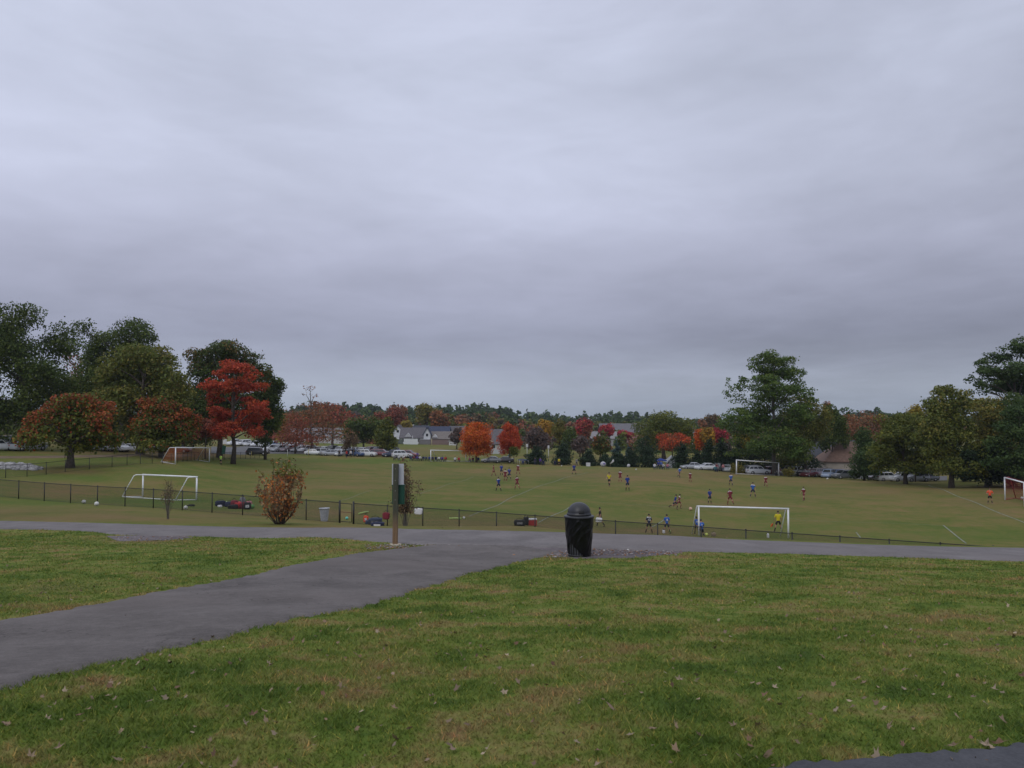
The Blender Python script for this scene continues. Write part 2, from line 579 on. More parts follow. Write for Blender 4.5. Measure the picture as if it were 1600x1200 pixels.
LITTER = [(115, 737, 55, 5, .8), (290, 709, 60, 9, .9), (170, 705, 70, 5, .7), (370, 703, 70, 7, .9), (230, 690, 80, 8, .8), (1280, 700, 80, 20, .4), (1590, 770, 60, 14, .5),
          (640, 858, 60, 4, .35), (250, 712, 40, 6, .6), (1200, 740, 80, 3, .5), (40, 665, 40, 5, .4)]


def terrain():
    Y = np.concatenate([np.arange(-60, -4, 4.0), np.arange(-4, 0, 0.5), np.arange(0, 32, 0.25), np.arange(32, 70, 0.5), np.arange(70, 200, 1.0), np.geomspace(200, 3500, 70)])
    S = np.concatenate([np.linspace(-2.6, -0.8, 24, endpoint=False), np.linspace(-0.8, 0.8, 260), np.linspace(0.8, 2.6, 25)[1:]])
    YY, SS = np.meshgrid(Y, S, indexing='ij')
    XX = SS * np.maximum(YY, 15.0)
    ZZ = Hn(XX, YY)
    V = np.stack([XX, YY, ZZ], -1).reshape(-1, 3)
    ny, ns = XX.shape
    idx = np.arange(ny * ns).reshape(ny, ns)
    Q = np.stack([idx[:-1, :-1], idx[:-1, 1:], idx[1:, 1:], idx[1:, :-1]], -1).reshape(-1, 4)
    me = quads_mesh('ground', V, Q, mat=M_GROUND)
    me.polygons.foreach_set('use_smooth', np.ones(len(Q), dtype=bool))
    Yf = np.maximum(V[:, 1], 1.0)
    pxx = 800 + F * V[:, 0] / Yf
    pyy = HOR - F * (V[:, 2] - EYE) / Yf

    def blobs(lst):
        out = np.zeros(len(V))
        for x, y, rx, ry, st in lst:
            d = ((pxx - x) / rx) ** 2 + ((pyy - y) / ry) ** 2
            out = np.maximum(out, st * np.exp(-d * 0.9))
        wob = 0.75 + 0.35 * np.sin(V[:, 0] * .9 + 2 * np.sin(V[:, 1] * .33)) * np.sin(V[:, 1] * .6 + V[:, 0] * .2)
        out = np.clip(out * wob, 0, 1)
        out[V[:, 1] < 3] = 0
        return out
    for nm, arr in (('dry', blobs(DRY)), ('lush', blobs(LUSH)), ('litter', blobs(LITTER)), ('far', np.clip((V[:, 1] - np.interp(V[:, 0], LANE_X, LANE_Y)) / 1.5, 0, 1))):
        at = me.attributes.new(nm, 'FLOAT', 'POINT')
        at.data.foreach_set('value', arr.astype(np.float32))
    o = meshobj('ground', me)
    tag(o, kind='structure')


_lp = [G(x, y) for x, y in ((-260, 812), (0, 815), (200, 820), (480, 826), (700, 829.5), (820, 832), (1060, 839.5), (1260, 849), (1400, 854), (1600, 858), (1850, 862))]
LANE_X = [p.x for p in _lp]; LANE_Y = [p.y for p in _lp]
terrain()


def resample(pts, n):
    pts = np.array([(p[0], p[1]) for p in pts], float)
    d = np.concatenate([[0], np.cumsum(np.hypot(*np.diff(pts, axis=0).T))])
    # smooth interpolation
    t = np.linspace(0, d[-1], n)
    return np.stack([pchip(d, pts[:, 0], t), pchip(d, pts[:, 1], t)], 1)


MASKS = []


def sheet(name, A, B, mat, off, n=120, m=14, kind='structure', jag=0.05, mask=True, seed=1):
    """sheet laid on the ground between two edge polylines (world XY)"""
    rng = np.random.default_rng(seed)
    a = resample(A, n); b = resample(B, n)
    dr = (b - a) / (np.linalg.norm(b - a, axis=1)[:, None] + 1e-6)
    a, b = a + dr * rng.normal(0, jag, (n, 1)), b + dr * rng.normal(0, jag, (n, 1))
    T = np.linspace(0, 1, m)[None, :, None]
    XY = a[:, None, :] * (1 - T) + b[:, None, :] * T
    if m > 4:
        wd_ = np.linalg.norm(b - a, axis=1)[:, None] + 1e-6
        ex = (b - a) / wd_ * 0.12
        XY = np.concatenate([XY[:, :1] - ex[:, None], XY, XY[:, -1:] + ex[:, None]], 1); m += 2
    Z = Hn(XY[..., 0], XY[..., 1]) + off
    if m > 6:
        Z[:, 0] -= off + 0.03; Z[:, -1] -= off + 0.03
    V = np.concatenate([XY, Z[..., None]], -1).reshape(-1, 3)
    idx = np.arange(n * m).reshape(n, m)
    Q = np.stack([idx[:-1, :-1], idx[1:, :-1], idx[1:, 1:], idx[:-1, 1:]], -1).reshape(-1, 4)
    # make normals point up
    p0, p1, p2 = V[Q[0, 0]], V[Q[0, 1]], V[Q[0, 2]]
    if np.cross(p1 - p0, p2 - p0)[2] < 0: Q = Q[:, ::-1]
    me = quads_mesh(name, V, Q, mat=mat)
    me.polygons.foreach_set('use_smooth', np.ones(len(Q), dtype=bool))
    o = meshobj(name, me)
    tag(o, kind=kind)
    if mask: MASKS.append(np.concatenate([a, b[::-1]]))
    return o


def gp(lst, dmin=2.0, dmax=3000):
    return [G(x, y, dmin, dmax) for x, y in lst]


# the paved walk through the lawn, the lane across, gravel at the junction
sheet('paved_path', gp([(-420, 1010), (-200, 995), (0, 974), (113, 955), (213, 935), (333, 913), (420, 895), (500, 878), (570, 865), (640, 857), (680, 853), (760, 845)]),
      gp([(-420, 1230), (-200, 1140), (0, 1077), (83, 1053), (150, 1038), (277, 1010), (377, 987), (500, 959), (620, 930), (700, 907), (790, 882), (868, 864)]),
      M_PATH, 0.030, n=160, m=24, jag=0.045, seed=2)
sheet('lane', gp([(-260, 812), (0, 815), (200, 820), (300, 823), (480, 826), (700, 829.5), (820, 832), (940, 835.5), (1060, 839.5), (1100, 842), (1260, 849), (1400, 854), (1600, 858), (1850, 862)]),
      gp([(-260, 824), (0, 827), (130, 830), (230, 837), (300, 838), (450, 840), (600, 847), (650, 851), (760, 853), (900, 857), (1000, 860), (1060, 861.5), (1140, 863), (1260, 866), (1350, 869), (1600, 877), (1850, 884)]),
      M_ROAD, 0.038, n=240, m=10, jag=0.035, seed=3)
sheet('gravel_verge', gp([(700, 852), (860, 855), (900, 856), (1000, 859), (1060, 860.5), (1075, 861)]),
      gp([(790, 874), (862, 868), (905, 872.5), (960, 872.5), (1010, 870), (1066, 863.5)]), M_GRAV, 0.008, n=50, m=10, jag=0.06, seed=4)
sheet('old_path_stub', gp([(165, 838), (230, 837), (290, 838)]), gp([(185, 846), (250, 845), (300, 840)]), M_GRAV, 0.008, n=30, m=6, jag=0.08, seed=5)
sheet('near_path', gp([(900, 1310), (1100, 1245), (1235, 1207), (1330, 1196), (1450, 1186), (1600, 1173), (1850, 1153)]),
      [Vector((p.x, p.y - 2.4, 0)) for p in gp([(900, 1310), (1100, 1245), (1235, 1207), (1330, 1196), (1450, 1186), (1600, 1173), (1850, 1153)])],
      M_DARKP, 0.030, n=70, m=14, jag=0.02, seed=6)
sheet('dirt_track', gp([(-80, 713), (0, 713), (60, 712.5), (120, 711.5), (200, 710.5), (300, 710)], 60), gp([(-80, 717), (0, 716.5), (60, 716), (120, 715), (200, 714), (300, 712.5)], 60), M_DIRT, 0.03, n=60, m=6, jag=.15, mask=False, seed=7)
sheet('car_park', gp([(330, 708), (420, 709), (520, 709.5), (620, 711.5)], 150), gp([(330, 698), (420, 697), (520, 698), (620, 700)], 150), M_LOT, 0.03, n=60, m=10, jag=.2, mask=False, seed=8)
sheet('car_park', gp([(1040, 731), (1200, 742), (1300, 746), (1480, 750.5)], 140), [Vector((p.x * 1.12, p.y * 1.12, 0)) for p in gp([(1040, 731), (1200, 742), (1300, 746), (1480, 750.5)], 140)], M_LOT, 0.03, n=60, m=8, jag=.2, mask=False, seed=9)


def inside(poly, X, Y):
    c = np.zeros(len(X), bool)
    x0, y0 = poly[:, 0], poly[:, 1]
    x1, y1 = np.roll(x0, -1), np.roll(y0, -1)
    for a, b, c_, d in zip(x0, y0, x1, y1):
        cond = ((b > Y) != (d > Y))
        if not cond.any(): continue
        xi = (c_ - a) * (Y - b) / (d - b + 1e-12) + a
        c ^= cond & (X < xi)
    return c


# ------------------------------------------------------------ grass blades
def vnoise(X, Y, s, seed):
    r = np.random.default_rng(seed); g = r.random((64, 64))
    x = X * s; y = Y * s
    i = np.floor(x).astype(int); j = np.floor(y).astype(int); a = x - i; b = y - j
    a = a * a * (3 - 2 * a); b = b * b * (3 - 2 * b)
    gg = lambda p, q: g[p % 64, q % 64]
    return (gg(i, j) * (1 - a) + gg(i + 1, j) * a) * (1 - b) + (gg(i, j + 1) * (1 - a) + gg(i + 1, j + 1) * a) * b


def grass(n=460000):
    rng = np.random.default_rng(11)
    Y = 2.9 * (34.0 / 2.9) ** (rng.random(n) ** 1.05)
    S = rng.uniform(-0.86, 0.86, n)
    X = S * (Y + 0.6)
    keep = np.ones(n, bool)
    for mk in MASKS:
        keep &= ~inside(mk, X, Y)
    lf = MASKS[1][:240]; o_ = np.argsort(lf[:, 0])
    keep &= Y < np.interp(X, lf[o_, 0], lf[o_, 1])      # the verge beyond the lane is mown short
    # thin turf in places
    tn = 0.6 * vnoise(X, Y, 1.1, 3) + 0.4 * vnoise(X, Y, 4.0, 4)
    keep &= rng.random(n) < np.clip(0.35 + 1.3 * tn, 0, 1)
    X, Y, tn = X[keep], Y[keep], tn[keep]
    n = len(X)
    Z = Hn(X, Y) - 0.004
    wd = 0.0021 + 0.00062 * Y
    wd *= rng.uniform(.6, 1.3, n)
    hh = (0.014 + 0.021 * tn) * rng.uniform(.5, 1.35, n) * (1 + .02 * Y)
    an = rng.uniform(0, 2 * math.pi, n)
    le = rng.uniform(0, 2 * math.pi, n)
    lean = hh * rng.uniform(.3, 1.6, n)
    dx, dy = np.cos(an) * wd, np.sin(an) * wd
    V = np.empty((n, 3, 3))
    V[:, 0] = np.stack([X - dx, Y - dy, Z], 1)
    V[:, 1] = np.stack([X + dx, Y + dy, Z], 1)
    V[:, 2] = np.stack([X + np.cos(le) * lean, Y + np.sin(le) * lean, Z + hh], 1)
    Q = np.arange(n * 3).reshape(n, 3)
    c = np.ones((n, 3))
    br = rng.uniform(.75, 1.45, n)
    c *= br[:, None]
    straw = rng.random(n) < 0.12
    c[straw] *= np.array([2.0, 1.45, 1.5])
    me = quads_mesh('grass', V.reshape(-1, 3), Q, np.clip(c, 0, 3), M_BLADE)
    o = meshobj('grass', me)
    tag(o, 'short green and straw coloured lawn grass beside the paved path', 'grass', kind='stuff')


grass()

# ------------------------------------------------------------ trees
PAL = {
    'dark': [(0.057, 0.086, 0.021), (0.076, 0.114, 0.024), (0.101, 0.128, 0.026)],
    'darkrust': [(0.057, 0.084, 0.022), (0.077, 0.102, 0.024), (0.164, 0.099, 0.027)],
    'olive': [(0.133, 0.156, 0.032), (0.162, 0.171, 0.036), (0.202, 0.175, 0.038), (0.103, 0.130, 0.029)],
    'oliveD': [(0.103, 0.127, 0.023), (0.130, 0.146, 0.027), (0.168, 0.167, 0.027), (0.082, 0.109, 0.023)],
    'turn': [(0.345, 0.086, 0.034), (0.287, 0.070, 0.030), (0.230, 0.077, 0.028), (0.345, 0.110, 0.030)],
    'orangegreen': [(.28, .080, .026), (.22, .060, .024), (.050, .060, .018), (.075, .072, .020)],
    'red': [(0.552, 0.092, 0.044), (0.456, 0.069, 0.040), (0.480, 0.109, 0.037), (0.324, 0.063, 0.035)],
    'orange': [(0.661, 0.145, 0.022), (0.555, 0.110, 0.022), (0.450, 0.083, 0.020), (0.608, 0.193, 0.025)],
    'orangered': [(0.525, 0.084, 0.031), (0.425, 0.060, 0.029), (0.575, 0.114, 0.029)],
    'rust': [(0.276, 0.111, 0.052), (0.211, 0.089, 0.047), (0.324, 0.127, 0.047), (0.145, 0.097, 0.046)],
    'rustred': [(0.343, 0.097, 0.057), (0.265, 0.082, 0.054), (0.187, 0.082, 0.052)],
    'brown': [(0.149, 0.101, 0.052), (0.115, 0.084, 0.047), (0.189, 0.115, 0.047)],
    'purple': [(0.128, 0.093, 0.087), (0.105, 0.086, 0.078), (0.150, 0.099, 0.078)],
    'yellow': [(0.360, 0.264, 0.035), (0.288, 0.216, 0.032), (0.228, 0.192, 0.035)],
    'gold': [(0.432, 0.240, 0.025), (0.360, 0.180, 0.025), (0.264, 0.180, 0.030)],
    'yolive': [(0.172, 0.161, 0.032), (0.138, 0.138, 0.030), (0.207, 0.161, 0.030)],
    'crimson': [(0.408, 0.039, 0.061), (0.312, 0.033, 0.050), (0.432, 0.066, 0.055)],
    'pine': [(0.086, 0.146, 0.028), (0.069, 0.116, 0.026), (0.114, 0.156, 0.030)],
    'pineD': [(0.057, 0.098, 0.028), (0.046, 0.081, 0.026), (0.075, 0.112, 0.028)],
    'ever': [(0.029, 0.051, 0.024), (0.035, 0.061, 0.027), (0.022, 0.041, 0.021)],
    'blue': [(.055, .095, .095), (.065, .11, .11), (.042, .075, .075)],
    'shrub': [(0.468, 0.175, 0.062), (0.364, 0.147, 0.065), (0.312, 0.224, 0.117), (0.260, 0.196, 0.098), (0.520, 0.196, 0.052), (0.221, 0.154, 0.091)],
    'dry': [(0.169, 0.117, 0.072), (0.130, 0.098, 0.065), (0.208, 0.137, 0.078)],
}


def unit(rng, n):
    v = rng.normal(size=(n, 3))
    return v / np.linalg.norm(v, axis=1)[:, None]


def crown_arrays(lobes, n, size, rng, nsub=12, subr=0.42, colour=None, flat=1.0, drop=0.0, shell=0.45):
    """lobes (k,6): centre, radii.  Leaves sit in the shells of many small clumps spread over the lobes."""
    lobes = np.asarray(lobes, float)
    k = len(lobes)
    wt = lobes[:, 3] * lobes[:, 5] + 1e-6
    subs = []
    tot = wt.sum()
    for i in range(k):
        ns = max(5, int(round(nsub * k * wt[i] / tot)))
        d = unit(rng, ns)
        rr = rng.uniform(0.35, 0.92, ns)[:, None]
        c = lobes[i, :3] + d * rr * lobes[i, 3:]
        r = lobes[i, 3:] * subr * rng.uniform(.65, 1.25, (ns, 1))
        subs.append(np.concatenate([c, r, np.full((ns, 1), i)], 1))
    subs = np.concatenate(subs)
    ws = subs[:, 3] * subs[:, 5]
    pick = rng.choice(len(subs), n, p=ws / ws.sum())
    d = unit(rng, n)
    d[:, 2] = np.where(rng.random(n) < .35, np.abs(d[:, 2]), d[:, 2])
    rad = 1 - shell * rng.random(n) ** 1.4
    pos = subs[pick, :3] + d * rad[:, None] * subs[pick, 3:6]
    # a few stray sprays that break the outline
    st = rng.random(n) < 0.07
    pos[st] += d[st] * subs[pick[st], 3:6] * rng.uniform(.1, .55, (st.sum(), 1))
    return pos, d, pick, subs


def leaf_quads(pos, d, size, rng, cols, elong=1.5):
    n = len(pos)
    nr = d * 0.7 + unit(rng, n) * 0.75 + np.array([0, 0, .25])
    nr /= np.linalg.norm(nr, axis=1)[:, None]
    a = np.cross(nr, unit(rng, n)); a /= (np.linalg.norm(a, axis=1)[:, None] + 1e-9)
    b = np.cross(nr, a)
    s = size * rng.uniform(.55, 1.3, n)[:, None] * 0.5
    V = np.empty((n, 4, 3))
    V[:, 0] = pos - a * s * elong; V[:, 1] = pos - b * s + a * s * .1
    V[:, 2] = pos + a * s * elong; V[:, 3] = pos + b * s - a * s * .1
    return V.reshape(-1, 3), np.arange(n * 4).reshape(n, 4), cols


def pal_cols(pal, pick, nsub, rng, jit=.22):
    pc = np.array(PAL[pal])
    sc = rng.integers(0, len(pc), nsub)
    leaf = rng.integers(0, len(pc), len(pick))
    use = np.where(rng.random(len(pick)) < .62, sc[pick], leaf)
    c = pc[use]
    sj = rng.uniform(.82, 1.2, nsub)[pick]
    return c * (sj * rng.uniform(1 - jit, 1 + jit, len(pick)))[:, None]


def trunk_mesh(base, top, r0, r1, limbs, rng, mat):
    mb = MB()
    b = Vector(base); t = Vector(top)
    pts = []; rr = []
    for i in range(6):
        f = i / 5
        p = b.lerp(t, f) + Vector((rng.normal() * r0 * .35, rng.normal() * r0 * .35, 0)) * (1 if 0 < i else 0)
        pts.append(p); rr.append((r0 * (1 - f) + r1 * f) * (1.35 if i == 0 else 1.0))
    pts[0].z -= 0.25
    mb.tube(pts, rr, 8)
    for l, rl in limbs:
        l = Vector(l)
        f = min(.95, max(.30, (l.z - b.z) / max(t.z - b.z, .1) - rng.uniform(.1, .28)))
        s = b.lerp(t, f)
        mid = s.lerp(l, .5) + Vector((0, 0, (l - s).length * .08))
        mb.tube([s, mid, l], [rl, rl * .6, rl * .22], 5, cap=False)
    return mb.mesh('trunk', mat)


def tree(name, label, cat, x, D, ytop, ybot, hw, pal, style='broad', n=3000, size=None, seed=1, group=None,
         lobes=None, tr=None, topcol=None, depth=1.0, nl=None, bark=None, topb=.60, dens=1.0, nsub=12, subr=.42):
    rng = np.random.default_rng(seed)
    nsub = int(nsub * 1.5); subr = subr * 1.42 * dens; n = int(n * 1.45)
    m = D / F
    if size is not None: size = size * .88
    c0 = P(x, ytop, D); zt = c0.z; zb = P(x, ybot, D).z
    X = c0.x; z0 = H(X, D)
    Rx = hw * m; Hc = zt - zb
    root = empty(name, (X, D, z0), 0, label, cat, group)
    cx, cz = 0.0, (zt + zb) / 2 - z0
    if size is None: size = max(.22, 2.6 * m)
    L_ = []
    if lobes is not None:
        for q in lobes:
            lx, ly, rx, ry = q[:4]
            p = P(lx, ly, D)
            dd = q[4] if len(q) > 4 else rng.uniform(-.45, .45) * Rx
            L_.append((p.x - X, dd, p.z - z0, rx * m, max(rx, ry) * m * .9, ry * m))
    elif style == 'round':
        k = nl or 9
        for d in unit(rng, k):
            L_.append((d[0] * Rx * .46, d[1] * Rx * .46 * depth, cz + d[2] * Hc * .22, Rx * .56, Rx * .56 * depth, Hc * .29))
    elif style == 'broad':
        k = nl or 13
        for i in range(k):
            d = unit(rng, 1)[0]; f = rng.uniform(.35, .72); s = rng.uniform(.34, .52)
            L_.append((d[0] * Rx * f, d[1] * Rx * f * depth, cz + d[2] * Hc * .5 * f, Rx * s, Rx * s * depth, Hc * .5 * s))
        L_.append((rng.normal() * Rx * .1, 0, cz + Hc * .30, Rx * .42, Rx * .42, Hc * .21))
        L_.append((0, 0, cz, Rx * .5, Rx * .5, Hc * .25))
    elif style == 'cone':
        k = nl or 9
        for i in range(k):
            f = i / (k - 1)
            r = Rx * (1 - f) ** .75 * .9 + Rx * .10
            L_.append((rng.normal() * Rx * .06, rng.normal() * Rx * .06, zb - z0 + Hc * (.06 + .86 * f), r, r, Hc * .11))
    elif style == 'bush':      # broad based evergreen with a rounded, ragged top
        k = nl or 12
        for i in range(k):
            f = i / (k - 1)
            r = Rx * (1 - f ** 2.2 * .72) * .72
            a = rng.uniform(0, 6.28)
            L_.append((math.cos(a) * Rx * .28 * (1 - f * .6), math.sin(a) * Rx * .28, zb - z0 + Hc * (.10 + .80 * f), r, r, Hc * .15))
    elif style == 'spruce':
        k = nl or 9
        for i in range(k):
            f = i / (k - 1)
            r = Rx * (1 - f * .88) * .55
            for j in range(3 if f < .8 else 1):
                a = rng.uniform(0, 6.28) + j * 2.1
                L_.append((math.cos(a) * r * .8, math.sin(a) * r * .8, zb - z0 + Hc * (.05 + .88 * f), r, r, Hc * .07))
    pos, d, pick, subs = crown_arrays(L_, n, size, rng, nsub=nsub, subr=subr)
    cols = pal_cols(pal, pick, len(subs), rng)
    if topcol is not None:
        # the turning leaves sit at the top and on the outer sprays (colour of the leaves themselves)
        rel = (pos[:, 2] - (zb - z0)) / max(Hc, .1)
        outer = np.hypot(pos[:, 0], pos[:, 1]) / Rx
        pr = 1 / (1 + np.exp(-((rel - topb) * 6 + (outer - .78) * 4 + rng.normal(0, .75, len(subs))[pick])))
        s = rng.random(n) < pr
        tcx = pal_cols(topcol, pick, len(subs), rng)
        cols[s] = tcx[s]
    ok = pos[:, 2] > 0.05
    V, Q, C3 = leaf_quads(pos[ok], d[ok], size, rng, cols[ok], elong=1.25)
    me = quads_mesh('crown', V, Q, C3, M_LEAF)
    meshobj('crown', me, root)
    r0 = tr if tr is not None else max(.10, Rx * .065)
    top = (rng.normal() * Rx * .05, rng.normal() * .1, zb - z0 + Hc * .72)
    ll = sorted(L_, key=lambda q: -q[3])[:14]
    limbs = [((q[0], q[1], q[2]), r0 * .42) for q in ll]
    meshobj('trunk', trunk_mesh((0, 0, 0), top, r0, r0 * .3, limbs, rng, bark or M_BARK), root)
    return root


# ---- left group under the park trees
GL = 'trees of the wooded bank at the left'
tree('oak_tree', 'tallest dark green oak at the left edge, ragged top and sky gaps', 'tree', 38, 122, 474, 688, 92, 'dark', n=34000, seed=3, group=GL, size=.31,
     lobes=[(20, 505, 30, 26), (55, 500, 30, 24), (85, 520, 26, 26), (100, 550, 22, 24), (40, 540, 34, 30), (0, 540, 34, 34), (-30, 560, 36, 40), (75, 575, 32, 30), (30, 590, 34, 26),
            (-10, 610, 34, 30), (60, 625, 40, 28), (100, 610, 24, 30), (20, 645, 44, 24), (80, 655, 40, 22), (-30, 650, 40, 26), (112, 655, 22, 22), (10, 485, 10, 9), (38, 481, 8, 9), (70, 540, 30, 26), (30, 565, 34, 26), (100, 585, 26, 24), (60, 600, 34, 26), (0, 655, 40, 26), (50, 675, 50, 14), (118, 640, 22, 24)], nsub=12, subr=.36)
tree('oak_tree', 'dark green oak with broad rounded top behind the olive tree', 'tree', 192, 140, 497, 690, 62, 'dark', n=23000, seed=4, group=GL, size=.33,
     lobes=[(200, 515, 32, 20), (215, 530, 26, 20), (175, 535, 28, 24), (145, 520, 20, 16), (235, 525, 12, 13), (150, 555, 24, 26), (190, 560, 34, 28), (160, 595, 30, 30), (140, 625, 26, 30), (200, 600, 30, 30), (150, 660, 34, 28), (225, 560, 22, 30), (165, 535, 22, 22), (135, 575, 22, 30), (130, 540, 12, 22), (125, 610, 20, 30)], nsub=12, subr=.38)
tree('maple_tree', 'rust tinged sparse tree between the two tall dark oaks at left', 'tree', 118, 146, 540, 660, 26, 'rustred', n=1800, seed=5, group=GL,
     lobes=[(104, 556, 12, 10), (118, 570, 14, 12), (120, 600, 18, 20), (112, 640, 22, 20)])
tree('hickory_tree', 'broad olive green tree turning yellow, centre of the left bank', 'tree', 222, 116, 538, 700, 84, 'olive', n=19000, seed=6, group=GL, size=.34,
     lobes=[(205, 560, 30, 20), (240, 560, 30, 20), (262, 575, 24, 22), (185, 575, 26, 20), (220, 590, 40, 24), (165, 595, 26, 22), (150, 615, 18, 20), (195, 625, 36, 24), (255, 610, 36, 26), (285, 600, 18, 24), (285, 630, 22, 24),
            (235, 640, 36, 24), (265, 655, 34, 22), (180, 645, 26, 22), (205, 670, 26, 20), (245, 545, 14, 9), (215, 548, 14, 8), (190, 690, 14, 16)], nsub=16, subr=.36)
tree('maple_tree', 'round low maple with orange top and dark green middle, beside the riprap', 'tree', 112, 88, 612, 712, 69, 'oliveD', n=15000, seed=7, group=GL, size=.27, topcol='turn', topb=.56, tr=.42,
     lobes=[(112, 632, 34, 18), (85, 640, 28, 18), (140, 638, 28, 18), (65, 660, 22, 20), (160, 660, 22, 20), (112, 660, 44, 26), (75, 682, 28, 18), (150, 684, 28, 18), (112, 690, 36, 18), (115, 705, 18, 10), (55, 672, 12, 14), (172, 672, 10, 14), (110, 622, 20, 10)], nsub=16, subr=.36)
tree('maple_tree', 'round low maple with orange rim beside the far left goal', 'tree', 254, 112, 622, 702, 54, 'oliveD', n=12000, seed=8, group=GL, size=.30, topcol='turn', topb=.56, tr=.35,
     lobes=[(250, 637, 30, 15), (228, 646, 20, 15), (278, 645, 22, 15), (215, 664, 16, 16), (295, 664, 14, 18), (255, 664, 36, 22), (230, 684, 24, 16), (280, 686, 24, 16), (255, 695, 28, 12), (242, 628, 12, 8)], nsub=16, subr=.36)
tree('oak_tree', 'big dark oak with rusty crown top behind the red maple', 'tree', 345, 140, 528, 690, 60, 'dark', n=22000, seed=9, group=GL, size=.34, topcol='darkrust',
     lobes=[(335, 545, 32, 17), (362, 550, 30, 19), (310, 560, 26, 20), (388, 568, 24, 22), (335, 580, 40, 26), (375, 590, 34, 24), (400, 590, 18, 20), (310, 605, 28, 30), (310, 645, 26, 30), (350, 630, 40, 34), (320, 680, 24, 16)], nsub=12, subr=.38)
tree('maple_tree', 'tall bright red maple with layered branches on the left bank', 'tree', 366, 126, 559, 690, 52, 'red', n=13000, seed=10, group=GL, size=.28, tr=.35, topcol='red', dens=.80,
     lobes=[(358, 572, 22, 11), (378, 575, 22, 12), (342, 584, 18, 9), (395, 588, 14, 9), (405, 583, 8, 7), (340, 606, 22, 12), (366, 602, 28, 12), (392, 604, 20, 10), (335, 625, 14, 10), (360, 622, 18, 8),
            (385, 628, 18, 10), (408, 638, 17, 14), (416, 648, 10, 10), (350, 648, 20, 13), (385, 652, 24, 15), (335, 668, 16, 14), (362, 672, 26, 13), (392, 674, 22, 11), (345, 640, 16, 8), (326, 645, 9, 12)], nsub=13, subr=.34)
tree('oak_tree', 'dark green oak at the right end of the left bank', 'tree', 416, 150, 570, 700, 30, 'dark', n=12000, seed=11, group=GL, size=.38,
     lobes=[(415, 585, 16, 13), (430, 600, 14, 13), (418, 615, 20, 18), (436, 622, 9, 9), (420, 645, 22, 20), (405, 665, 20, 18), (428, 660, 16, 16), (412, 685, 16, 12), (395, 640, 18, 24)], nsub=14)
tree('oak_tree', 'shaded dark oak filling the gap behind the olive tree', 'tree', 288, 156, 600, 694, 40, 'dark', n=5500, seed=12, group=GL, size=.42, lobes=[(285, 620, 26, 20), (300, 650, 26, 26), (270, 670, 30, 20), (310, 680, 20, 14), (215, 680, 30, 18)])
tree('maple_tree', 'dull red maple behind the left bank, low under the rusty oak', 'tree', 322, 132, 655, 690, 22, 'rustred', n=1800, seed=13, group=GL, lobes=[(322, 668, 16, 12), (312, 678, 14, 10), (335, 680, 12, 9)])

GM = 'autumn trees beyond the car park'
tree('cypress_tree', 'sparse rust brown conifer with a thin bare top beyond the car park', 'tree', 487, 196, 597, 704, 52, 'rust', n=3600, seed=20, group=GM, tr=.32, size=.36, bark=M_BARK2,
     lobes=[(487, 606, 12, 7), (478, 616, 8, 4), (496, 618, 10, 4), (488, 634, 24, 9), (465, 645, 26, 10), (508, 646, 24, 10), (485, 655, 40, 12), (460, 668, 30, 12), (515, 668, 30, 12), (490, 682, 48, 11), (540, 680, 22, 8), (450, 686, 20, 9)], nsub=9, subr=.38)
tree('maple_tree', 'orange and rust tree standing left of the sparse conifer', 'tree', 462, 188, 640, 704, 30, 'rustred', n=1500, seed=21, group=GM, size=.36, lobes=[(455, 655, 16, 12), (470, 668, 20, 14), (445, 670, 13, 12), (462, 688, 26, 12), (480, 690, 20, 10)], tr=.2)
tree('maple_tree', 'small gold and orange tree right of the dark end oak', 'tree', 439, 205, 643, 690, 12, 'gold', style='round', n=900, seed=22, group=GM)
tree('maple_tree', 'rust red tree right of the sparse conifer top', 'tree', 520, 230, 624, 668, 30, 'rustred', n=1300, seed=23, group=GM, lobes=[(505, 636, 18, 9), (525, 640, 18, 10), (540, 655, 22, 10), (515, 655, 20, 12)])
tree('oak_tree', 'dark spreading oak between the rusty conifer and the white houses', 'tree', 568, 215, 652, 696, 34, 'dark', n=4200, seed=24, group=GM, lobes=[(560, 664, 20, 12), (580, 666, 20, 12), (568, 678, 30, 12), (548, 676, 14, 10), (596, 674, 14, 14)], tr=.3)
tree('poplar_tree', 'green and yellow upright tree just left of the white gabled house', 'tree', 604, 205, 655, 708, 15, 'oliveD', n=3000, seed=25, group=GM, lobes=[(606, 668, 11, 12), (600, 682, 13, 14), (610, 690, 10, 14), (602, 700, 12, 8)], tr=.18)
tree('maple_tree', 'dark red tree above the green and yellow upright tree', 'tree', 592, 250, 644, 672, 14, 'rustred', style='round', n=1200, seed=26, group=GM)
for i, (tx, hh, sd_) in enumerate([(547, 684, 31), (553, 680, 32), (541, 689, 33)]):
    tree('bare_tree', ['grey nearly bare tree behind the parked cars, middle of three', 'grey nearly bare tree behind the parked cars, right of three', 'short grey nearly bare tree behind the parked cars, left of three'][i],
         'tree', tx, 183, hh - 6, 706, 9, 'dry', n=380, seed=sd_, group='bare trees behind the parked cars', size=.3, tr=.14, bark=M_BARK2, nl=9)
tree('oak_tree', 'olive and rust tree behind the navy roofed house', 'tree', 668, 370, 631, 668, 27, 'yolive', n=2800, seed=34, group=GM, style='broad')
tree('oak_tree', 'round rusty brown oak above the navy roof', 'tree', 687, 335, 641, 673, 17, 'rust', style='round', n=2200, seed=35, group=GM)
tree('maple_tree', 'small yellow tree above the white gabled house', 'tree', 636, 325, 655, 672, 10, 'yellow', style='round', n=900, seed=36, group=GM)
tree('maple_tree', 'red brown maple behind the small yellow tree', 'tree', 617, 345, 634, 672, 21, 'rustred', n=2400, seed=37, group=GM)
